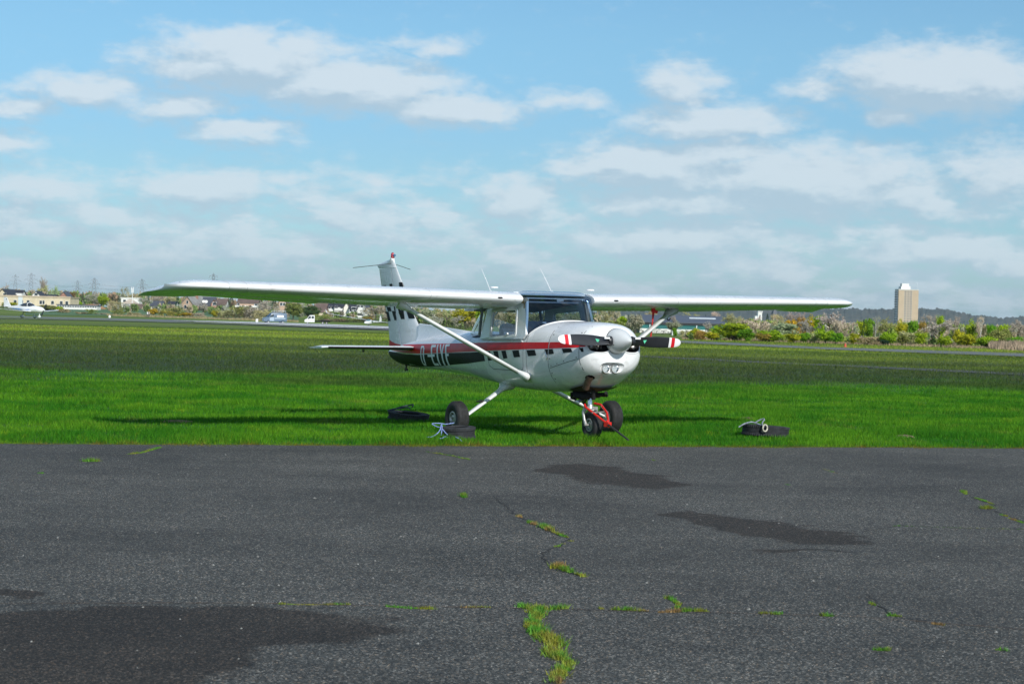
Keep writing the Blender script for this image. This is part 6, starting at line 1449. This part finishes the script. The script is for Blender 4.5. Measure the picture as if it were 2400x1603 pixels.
# ---- pylons, masts ---------------------------------------------------------------
STEEL = mat('pylon_steel', (.20, .22, .24), .6, .3)
def pylon(px, ytop, D, label, s=1.0):
    p = at(px, 700, D); p.z = gz(D); h = at(px, ytop, D).z - p.z; o = empty('pylon', p, R(15), label, 'pylon', 'power line pylons on the skyline'); b = MB(); t = .17
    def half(z): return 4.2 * (1 - z) ** 1.2 + .8
    lv = [0, .16, .30, .43, .55, .66, .76, .86, .97]
    for sx in (-1, 1):
        for sy in (-1, 1): b.tube([(sx * half(z), sy * half(z), z * h) for z in lv], t, 4)
    for z0, z1_ in zip(lv, lv[1:]):
        a, c = half(z0), half(z1_)
        for sy in (-1, 1):
            b.tube([(-a, sy * a, z0 * h), (c, sy * c, z1_ * h)], t * .7, 3); b.tube([(a, sy * a, z0 * h), (-c, sy * c, z1_ * h)], t * .7, 3)
    b.tube([(0, 0, .95 * h), (0, 0, h)], t, 4); b.build('mast', STEEL, o)
    for z, L in ((.66, .26), (.78, .34), (.90, .20)):
        m_ = MB(); H = half(z)
        for sx in (-1, 1): m_.tube([(0, 0, z * h), (sx * L * h * .55, 0, z * h)], t, 4); m_.tube([(0, 0, z * h + 2.2), (sx * L * h * .55, 0, z * h)], t * .7, 3); [m_.tube([(sx * L * h * f, 0, z * h), (sx * L * h * f, 0, z * h - 2.4)], t * .8, 3) for f in (.25, .54)]
        m_.build('cross_arm', STEEL, o)
    return o
pls = [pylon(35, 642, 2900, 'leftmost pylon, paler and behind the dark roof with the dormer'), pylon(72, 638, 2500, 'pylon just left of the tall poplar'), pylon(181, 656, 2700, 'small pylon left of the middle of the wooded skyline'), pylon(220, 650, 2300, 'pylon above the whitish blossom tree and earth heap'), pylon(332, 652, 2500, 'pylon right behind the left wing tip'), pylon(499, 639, 2300, 'pylon whose top shows above the left wing')]
WIRE = mat('wire', (.30, .32, .34), .5)
for a, c in ((1, 3), (3, 5), (0, 2), (2, 4)):
    A, B_ = pls[a], pls[c]; o = empty('power_line', A.location, 0, ['power cables from the poplar pylon to the earth heap pylon', 'power cables from the earth heap pylon to the pylon above the left wing', 'power cables from the leftmost pylon to the small middle pylon', 'power cables from the small middle pylon to the wing tip pylon'][((1, 3), (3, 5), (0, 2), (2, 4)).index((a, c))], 'power line', 'power lines on the skyline')
    for z in (.64, .76):
        for sx in (-1, 1):
            ha, hb = [(at(q, yy, dd).z - gz(dd)) for q, yy, dd in (((35, 642, 2900), (72, 638, 2500), (181, 656, 2700), (220, 650, 2300), (332, 652, 2500), (499, 639, 2300))[i] for i in (a, c))]
            pa = A.location + Vector((sx * .15 * ha, 0, z * ha)); pb = B_.location + Vector((sx * .15 * hb, 0, z * hb)); pts = [pa.lerp(pb, k / 10) - Vector((0, 0, 5.0 * (1 - (2 * k / 10 - 1) ** 2))) - A.location for k in range(11)]
            m_ = MB(); m_.tube(pts, .07, 3); m_.build('cable', WIRE, o)
p = at(310, 700, 760); p.z = gz(760); o = empty('radio_mast', p, 0, 'slim white mast with two upright panels behind the cream hip house', 'mast'); h = hgt(310, 676, 760)
b = MB(); b.tube([(0, 0, 0), (0, 0, h)], [.16, .10], 6); b.build('pole', WHITE, o)
for sx in (-1, 1): b = MB(); b.box((sx * .35, 0, h - .6), (.25, .2, 2.2)); b.box((sx * .17, 0, h - .9), (.3, .08, .08)); b.build('antenna_panel', WHITE, o)
p = at(57.5, 700, 800); p.z = gz(800); o = empty('pole', p, 0, 'thin pale green pole standing above the flat-roofed building', 'pole'); h = hgt(57.5, 677, 800); b = MB(); b.tube([(0, 0, 0), (0, 0, h * .6), (0, 0, h)], [.22, .18, .15], 6); b.build('shaft', mat('pale_green', (.42, .52, .42), .6), o); b = MB(); b.ball((0, 0, h + .12), .2, 6); b.build('pole_cap', M_METAL, o)

# ================================================================== vehicles, gliders, small things by the runway
def wheel_bg(parent, x, y, r, w=.22, hub=True):
    b = MB(); M_ = Matrix.Translation((x, y, r)) @ Matrix.Rotation(R(90), 4, 'X'); b.lathe([(r * .55, -w / 2), (r * .92, -w / 2), (r, -w * .3), (r, w * .3), (r * .92, w / 2), (r * .55, w / 2)], 18, M_); wo = b.build('wheel', RUBBER, parent, 50)
    b = MB(); [b.lathe([(r * .58, s * w * .42), (r * .3, s * w * .30), (0, s * w * .46)], 12, M_) for s in (-1, 1)]; b.build('hub_cap', ALU, wo, 40)
VB, VS = mat('van_blue', (.10, .15, .22), .3, coat=.5), mat('van_silver', (.36, .44, .52), .3, coat=.4)
VG = mat('vehicle_glass', (.02, .025, .03), .06, spec=.9)
def van():
    p = ground_at(644, 757.5); o = empty('van', p, R(205), 'blue-grey high-roofed van with roof rack parked on the grass beyond the runway', 'van')
    w = .97
    prof = [(-2.55,.35),(-2.62,.9),(-2.56,2.0),(-2.45,2.35),(-1.2,2.42),(.75,2.40),(.98,2.30),(1.72,1.42),(2.55,1.16),(2.72,.95),(2.74,.45),(2.6,.33)]
    rr = []
    for f, ins in ((-1, .12), (-.93, .03), (0, 0), (.93, .03), (1, .12)):
        rr.append([(x, f * w * (1 if z < 1.3 else 1 - .08 * (z - 1.3)), z + (-ins if z > 1.3 else ins * .3)) for x, z in prof])
    b = MB(); b.loft(rr); b.build('body', VB, o, 35)
    b = MB(); b.add([(.985, -.80, 2.22), (.985, .80, 2.22), (1.74, .86, 1.47), (1.74, -.86, 1.47)], [(0, 1, 2, 3)]); b.mesh; m_ = b.build('windshield', VG, o); m_.location.x = .03; m_.location.z = .03
    for s in (-1, 1):
        b = MB(); b.add([(.62, s * .965, 2.05), (.98, s * .955, 2.05), (1.45, s * .975, 1.42), (.62, s * .985, 1.42)], [(0, 1, 2, 3)]); q = b.build('side_window', VG, o)
        b = MB(); b.box2((.50, s * .975, .55), (1.55, s * .995, 1.38)); b.build('door', VS, o)
        b = MB(); b.box2((-1.8, s * .94, 1.35), (-.2, s * .972, 1.85)); b.build('side_panel', WHITE, o)
        b = MB(); b.box2((-2.2, s * .955, .95), (.35, s * .985, 1.25)); b.build('trim_strip', VS, o)
        b = MB(); b.box((2.66, s * .66, .98), (.16, .34, .22)); b.build('headlight', CHROME, o)
        b = MB(); b.box((1.35, s * 1.10, 1.5), (.12, .2, .3)); b.build('mirror', DARK, o)
        for x in (-1.6, 1.85): wheel_bg(o, x, s * .86, .35)
    b = MB(); b.box((2.76, 0, .62), (.10, 1.6, .26)); b.box((2.73, 0, .92), (.06, .9, .12)); b.build('bumper', VS, o)
    b = MB()
    for x in (-2.3, -1.2, -.1, .5): b.box((x, 0, 2.56), (.06, 1.7, .05)); b.tube([(x, -.85, 2.4), (x, -.85, 2.86)], .03, 4); b.tube([(x, .85, 2.4), (x, .85, 2.86)], .03, 4)
    for y in (-.85, .85): b.tube([(-2.3, y, 2.86), (.5, y, 2.86)], .03, 4)
    b.build('roof_rack', M_METAL, o)
van()
def truck():
    p = ground_at(744, 759.5); o = empty('flatbed_truck', p, R(186), 'white flatbed truck with an empty black bed facing left beyond the runway', 'truck'); w = .95
    prof = [(.75,.45),(.75,2.2),(.95,2.28),(1.95,2.26),(2.18,2.15),(2.75,1.32),(3.28,1.10),(3.36,.85),(3.36,.42)]
    b = MB(); b.loft([[(x, f * w * (1 - .06 * max(0, z - 1.2)), z - (.05 if abs(f) == 1 and z > 1.3 else 0)) for x, z in prof] for f in (-1, -.94, .94, 1)]); b.build('cab', WHITE, o, 35)
    b = MB(); b.add([(2.22, -.78, 2.06), (2.22, .78, 2.06), (2.76, .86, 1.36), (2.76, -.86, 1.36)], [(0, 1, 2, 3)]); b.build('windshield', VG, o).location.x = .03
    for s in (-1, 1):
        b = MB(); b.add([(1.75, s * .935, 2.02), (2.12, s * .935, 2.02), (2.55, s * .97, 1.40), (1.75, s * .97, 1.40)], [(0, 1, 2, 3)]); b.build('side_window', VG, o)
        b = MB(); b.add([(.95, s * .935, 2.0), (1.55, s * .935, 2.0), (1.55, s * .97, 1.42), (.95, s * .97, 1.42)], [(0, 1, 2, 3)]); b.build('side_window', VG, o)
        b = MB(); b.box((3.34, s * .66, .92), (.12, .3, .2)); b.build('headlight', CHROME, o); b = MB(); b.box((2.3, s * 1.08, 1.45), (.1, .2, .35)); b.build('mirror', DARK, o)
        for x in (-1.35, 2.55): wheel_bg(o, x, s * .82, .36)
        wheel_bg(o, -2.35, s * .82, .34)
    b = MB(); b.box2((-3.3, -1.05, .78), (.72, 1.05, .92)); [b.box2((-3.25, y - .05, .55), (.72, y + .05, .775)) for y in (-.4, .4)]; b.box2((-.9, -1.0, .925), (-2.9, 1.0, 1.12)); b.build('bed', DARK, o)
    b = MB(); b.box2((-2.8, -.8, 1.125), (-1.6, .8, 1.28)); b.build('bed_load', RUST, o)
truck()
GW = mat('glider_white', (.82, .83, .83), .25, coat=.4)
def tube_body(b, st, n=16):
    b.loft([[(x, w * math.cos(a), zc + h * math.sin(a)) for a in [2 * math.pi * k / n for k in range(n)]] for x, zc, w, h in st])
def wing_bg(b, secs, n=8):
    rr = []
    for xle, y, z, c, th in secs: rr.append([(xle - u * c, y, z + s * th * c * 2.2 * math.sqrt(max(u, 1e-4)) * (1 - u)) for u, s in [(k / n, 1) for k in range(n, -1, -1)] + [(k / n, -1) for k in range(1, n)]])
    b.loft(rr)
def glider():
    p = ground_at(868, 765); o = empty('glider', p, R(250), 'white glider resting on one wing beyond the runway', 'glider'); ZR = .62
    b = MB(); tube_body(b, [(2.4, ZR - .05, .04, .05), (2.2, ZR - .02, .18, .18), (1.6, ZR, .28, .32), (.8, ZR + .06, .31, .42), (0, ZR + .12, .28, .40), (-.7, ZR + .14, .18, .24), (-1.6, ZR + .14, .10, .13), (-4.2, ZR + .16, .06, .08)]); b.build('fuselage', GW, o, 60)
    b = MB(); tube_body(b, [(1.9, ZR + .26, .05, .04), (1.4, ZR + .30, .22, .20), (.8, ZR + .36, .25, .24), (.2, ZR + .40, .17, .14)]); b.build('canopy', mat('canopy_tint', (.08, .16, .17), .08, spec=.9), o, 60)
    tl = R(6)
    for s in (-1, 1):
        def W(x, y, z, c, th): return (x, s * y, ZR + .36 + z + s * -1 * math.tan(tl) * y * 1.0, c, th)
        b = MB(); wing_bg(b, [W(.35, .1, 0, .85, .06), W(.30, 4.5, .10, .70, .05), W(.16, 7.6, .18, .45, .05), W(.02, 8.2, .30, .34, .05), W(-.10, 8.45, .75, .2, .04)]); b.build('wing', GW, o, 60)
    b = MB(); b.loft([[(-3.75, y * f, ZR + .1) for y, f in ((-.04, 1), (.04, 1))] + [(-4.55, .02, ZR + .1), (-4.55, -.02, ZR + .1)], [(-4.02, -.03, ZR + 1.25), (-4.02, .03, ZR + 1.25), (-4.6, .015, ZR + 1.25), (-4.6, -.015, ZR + 1.25)]]); b.build('fin', GW, o)
    b = MB(); wing_bg(b, [(-3.95, -1.45, ZR + 1.30, .36, .05), (-3.9, 0, ZR + 1.28, .55, .05), (-3.95, 1.45, ZR + 1.30, .36, .05)]); b.build('tailplane', GW, o, 60)
    wheel_bg(o, .7, 0, .20, .12)
glider()
def low_wing():
    D = 255; p = at(64, 746.5, D); p.z = gz(D); s_ = 1.0; o = empty('low_wing_plane', p, R(-34), 'small white low-wing plane with a blue flash taxiing at the left edge', 'light aircraft'); o.scale = (s_, s_, s_)
    b = MB(); tube_body(b, [(3.0, 1.12, .08, .10), (2.85, 1.12, .26, .26), (2.3, 1.14, .44, .40), (1.3, 1.17, .55, .48), (.2, 1.20, .58, .52), (-.9, 1.25, .48, .46), (-2.2, 1.30, .28, .32), (-3.6, 1.36, .14, .20), (-4.4, 1.40, .05, .12)]); fz = b.build('fuselage', GW, o, 60)
    b = MB(); tube_body(b, [(1.35, 1.52, .10, .06), (.9, 1.60, .40, .30), (.2, 1.66, .46, .40), (-.6, 1.62, .40, .34), (-1.3, 1.55, .22, .18)]); b.build('canopy', mat('canopy_dark', (.03, .04, .05), .06, spec=.9), o, 60)
    b = MB(); b.tube([(.42, -.47, 1.55), (.35, -.36, 1.95), (.34, 0, 2.075), (.35, .36, 1.95), (.42, .47, 1.55)], .035, 6); b.build('canopy_frame', GW, o, 180)
    b = MB()
    for s in (-1, 1): b.add([(.9, s * .565, 1.16), (-1.2, s * .478, 1.12), (-3.2, s * .205, 1.30), (-1.5, s * .432, 1.25)], [(0, 1, 2, 3)]); b.add([(2.3, s * .452, 1.12), (.4, s * .59, 1.10), (-2.0, s * .335, 1.14), (-.8, s * .505, 1.20), (.8, s * .572, 1.19)], [(0, 1, 2, 3, 4)])
    b.build('blue_flash', mat('flash_blue', (.03, .22, .62), .35), fz)
    for s in (-1, 1):
        b = MB(); wing_bg(b, [(1.15, s * .3, .88, 1.45, .07), (1.0, s * 2.6, .98, 1.25, .065), (.8, s * 4.55, 1.10, .95, .06), (.6, s * 4.85, 1.16, .55, .05)]); b.build('wing', GW, o, 60)
        b = MB(); b.tube([(.30, s * .9, .85), (.22, s * 1.05, .40)], .05, 6); b.ball((.22, s * 1.07, .25), .22, 10, (1.9, .55, .9)); b.build('wheel_fairing', GW if s > 0 else mat('shade_grey', (.12, .15, .18), .4), o, 60)
        wheel_bg(o, .20, s * 1.07, .18, .11)
    b = MB(); b.tube([(2.2, 0, .8), (2.25, 0, .35)], .045, 6); b.ball((2.25, 0, .24), .2, 10, (1.8, .6, .9)); b.build('nose_wheel_fairing', GW, o, 60); wheel_bg(o, 2.25, 0, .16, .1)
    b = MB(); b.loft([[(-3.1, -.06, 1.45), (-3.1, .06, 1.45), (-4.45, .02, 1.40), (-4.45, -.02, 1.40)], [(-3.62, -.04, 2.1), (-3.62, .04, 2.1), (-4.5, .015, 2.1), (-4.5, -.015, 2.1)], [(-3.95, -.03, 2.68), (-3.95, .03, 2.68), (-4.55, .01, 2.68), (-4.55, -.01, 2.68)]]); fn = b.build('fin', GW, o)
    b = MB(); b.box((-3.95, 0, 2.42), (.14, .09, .10)); b.build('flag_emblem', BLACK, fn)
    b = MB(); wing_bg(b, [(-3.5, -1.6, 1.48, .60, .05), (-3.4, 0, 1.46, .80, .05), (-3.5, 1.6, 1.48, .60, .05)]); b.build('tailplane', GW, o, 60)
    b = MB(); b.lathe([(.14, 0), (.12, .12), (.05, .25), (0, .30)], 12, Matrix.Translation((2.95, 0, 1.12)) @ Matrix.Rotation(R(90), 4, 'Y')); b.build('spinner', GW, o, 60)
    for k in (0, 1):
        a = R(28) + math.pi * k; d = Vector((0, math.sin(a), math.cos(a))); b = MB(); c = Vector((3.02, 0, 1.12)); n = Vector((0, d.z, -d.y)); b.loft([[c + d * r + n * w + Vector((.03, 0, 0)), c + d * r + n * w - Vector((.03, 0, 0)), c + d * r - n * w - Vector((.03, 0, 0)), c + d * r - n * w + Vector((.03, 0, 0))] for r, w in ((.08, .06), (.35, .085), (.7, .08), (.88, .04))]); b.build('propeller_blade', BLADE, o, 60)
low_wing()
def marker(px, py, h, D, label):
    p = ground_at(px, py); o = empty('runway_marker', p, R(12), label, 'runway marker', 'white marker boxes beside the runway'); H = h / F * p.y; w = H * .72
    b = MB(); b.loft([[(-w * .5, -w * .35, .1), (w * .5, -w * .35, .1), (w * .5, w * .35, .1), (-w * .5, w * .35, .1)], [(-w * .42, -w * .28, H), (w * .42, -w * .28, H), (w * .42, w * .28, H), (-w * .42, w * .28, H)]]); b.build('housing', WHITE, o); b = MB(); b.box2((-w * .3, -w * .2, 0), (w * .3, w * .2, .1)); b.build('foot', DARK, o)
marker(257, 745.5, 6.5, 0, 'white box-shaped marker by the runway right of the low-wing plane'); marker(602, 755.5, 8, 0, 'white box-shaped marker by the runway left of the blue van')
p = ground_at(1656, 793); o = empty('ground_marker', p, 0, 'low white tent-shaped marker lying in the grass right of the propeller', 'marker'); w = 5 / F * p.y
for s in (-1, 1): b = MB(); b.loft([[(-w, s * .35, 0), (w, s * .35, 0), (w, s * .35 + .03, 0), (-w, s * .35 + .03, 0)], [(-w * .55, 0, .52), (w * .55, 0, .52), (w * .55, .03, .52), (-w * .55, .03, .52)]]); b.build('panel', WHITE, o)
p = ground_at(1981, 815.5); o = empty('signal_cone', p, 0, 'small red-topped marker with yellow-green base beside the taxiway on the right', 'marker'); b = MB(); b.lathe([(.15, .0), (.13, .06), (.05, .30), (.025, .34)], 12); b.build('cone', mat('cone_red', (.48, .07, .03), .6), o, 50); b = MB(); b.box((0, 0, .04), (.5, .35, .08)); b.build('base', mat('cone_base', (.16, .18, .02), .7), o)
p = ground_at(1595, 786.5); o = empty('football_goal', p, R(3), 'small white football goal with a net in front of the dark hedge', 'football goal'); W_, H_ = 38.5 / F * p.y / 2, 10.3 / F * p.y
b = MB()
for s in (-1, 1): b.tube([(s * W_, 0, 0), (s * W_, 0, H_)], .06, 6)
b.tube([(-W_, 0, H_), (W_, 0, H_)], .06, 6); b.build('frame', WHITE, o)
b = MB()
for s in (-1, 1): b.tube([(s * W_, 0, H_), (s * W_, .5, H_ * .96), (s * W_, 1.1, .03), (s * W_, 0, .03)], .03, 4)
b.tube([(-W_, 1.1, .03), (W_, 1.1, .03)], .03, 4); b.build('rear_frame', M_METAL, o)
b = MB()
for k in range(27): x = -W_ + 2 * W_ * k / 26; b.tube([(x, .5, H_ * .96), (x, 1.1, .03)], .008, 3)
for k in range(8): u = k / 7; b.tube([(-W_, .5 + .6 * u, H_ * .96 * (1 - u)), (W_, .5 + .6 * u, H_ * .96 * (1 - u))], .008, 3)
b.build('net', mat('net_cord', (.5, .52, .52), .8), o)
# two walkers beside the yellow bush, seen from far away
def person(px, py, D, label, coat, facing, stride):
    p = ground_at(px, py); o = empty('person', p, facing, label, 'person')
    me = bpy.data.meshes.new('body'); V = {}
    def v(n, c, r): V[n] = (len(V), c, r)
    v('pelvis', (0, 0, .95), .15); v('waist', (.01, 0, 1.12), .145); v('chest', (.02, 0, 1.34), .17); v('neck', (.03, 0, 1.50), .065); v('head', (.05, 0, 1.62), .105); v('crown', (.05, 0, 1.71), .085)
    for s, n in ((-1, 'r'), (1, 'l')):
        f = s * stride
        v('hip' + n, (0, s * .10, .90), .105); v('knee' + n, (.18 * f + .04, s * .10, .50), .070); v('ankle' + n, (.30 * f - .04, s * .10, .10), .050); v('toe' + n, (.30 * f + .14, s * .11, .035), .038)
        v('sho' + n, (.02, s * .19, 1.42), .075); v('elb' + n, (-.10 * f, s * .245, 1.14), .052); v('wri' + n, (.06 - .14 * f, s * .24, .90), .038); v('hand' + n, (.10 - .15 * f, s * .235, .80), .040)
    E = [('pelvis', 'waist'), ('waist', 'chest'), ('chest', 'neck'), ('neck', 'head'), ('head', 'crown')]
    for n in 'rl': E += [('pelvis', 'hip' + n), ('hip' + n, 'knee' + n), ('knee' + n, 'ankle' + n), ('ankle' + n, 'toe' + n), ('chest', 'sho' + n), ('sho' + n, 'elb' + n), ('elb' + n, 'wri' + n), ('wri' + n, 'hand' + n)]
    me.from_pydata([c for _, c, _ in V.values()], [(V[a][0], V[c][0]) for a, c in E], [])
    bm = bmesh.new(); bm.from_mesh(me); sl = bm.verts.layers.skin.verify(); bm.verts.ensure_lookup_table()
    for i, (_, c, r) in enumerate(V.values()): bm.verts[i][sl].radius = (r, r * (1.15 if i < 3 else 1)); bm.verts[i][sl].use_root = i == 0
    bm.to_mesh(me); bm.free(); t = bpy.data.objects.new('body_rig', me); COL.objects.link(t)
    t.modifiers.new('s', 'SKIN'); t.modifiers.new('u', 'SUBSURF').levels = 1
    dg = bpy.context.evaluated_depsgraph_get(); m2 = bpy.data.meshes.new_from_object(t.evaluated_get(dg)); bpy.data.objects.remove(t)
    m2.materials.clear(); skin_m, trou, shoe = mat('skin_tone', (.42, .27, .20), .6), mat('trousers', (.06, .065, .09), .85), mat('shoe', (.03, .03, .03), .7)
    for q in (skin_m, coat, trou, shoe): m2.materials.append(q)
    for f in m2.polygons:
        z, yy = f.center.z, abs(f.center.y); f.material_index = 0 if z > 1.50 or (yy > .18 and z < .90) else 1 if z > .88 else 3 if z < .085 else 2
        f.use_smooth = True
    link_mesh('body', m2, o)
    b = MB(); b.ball((.035, 0, 1.70), .115, 10, (1, .92, .80)); b.build('hair', mat('brown_hair', (.05, .035, .025), .8), o, 180)
    b = MB(); b.ball((.158, 0, 1.62), .022, 6); [b.ball((.145, s * .04, 1.655), .013, 6) for s in (-1, 1)]; b.box((.150, 0, 1.575), (.01, .05, .012)); [b.ball((.04, s * .105, 1.63), .03, 6, (.7, .4, 1)) for s in (-1, 1)]; b.build('face', skin_m, o, 180)
person(345.6, 744.2, 0, 'person in a white jacket walking left of the yellow bush, the left one of two', mat('white_jacket', (.72, .70, .76), .8), R(150), 1)
person(349.8, 743.6, 0, 'person in a pale brown jacket close to the yellow bush, right one of two', mat('buff_jacket', (.45, .34, .28), .8), R(165), -1)
# ------------------------------------------------------------------ the air between
def haze(density):
    b = MB(); b.box2((-9500, -100, -3.5), (9500, 12500, 190)); 
    mt = bpy.data.materials.new('haze'); mt.use_nodes = True; t = NT(mt.node_tree); t.n.clear(); o = t.new('ShaderNodeOutputMaterial'); v = t.new('ShaderNodeVolumePrincipled'); v.inputs['Color'].default_value = (.72, .89, 1.0, 1); v.inputs['Density'].default_value = density; v.inputs['Anisotropy'].default_value = .2; t.l.new(v.outputs[0], o.inputs['Volume'])
    tag(b.build('haze', mt), kind='stuff')
haze(5e-5)
# pieces too small to pick apart one by one stay joined inside their thing
TINY = ('rivet_row', 'fastener', 'tread_blocks', 'panel_seam', 'wheel_nuts', 'cylinder_fins', 'net', 'skin_joint', 'strand', 'red_stripe')
for o in SC.objects:
    if o.parent is not None and o.name.split('.')[0] in TINY[:-2]: o['kind'] = 'stuff'
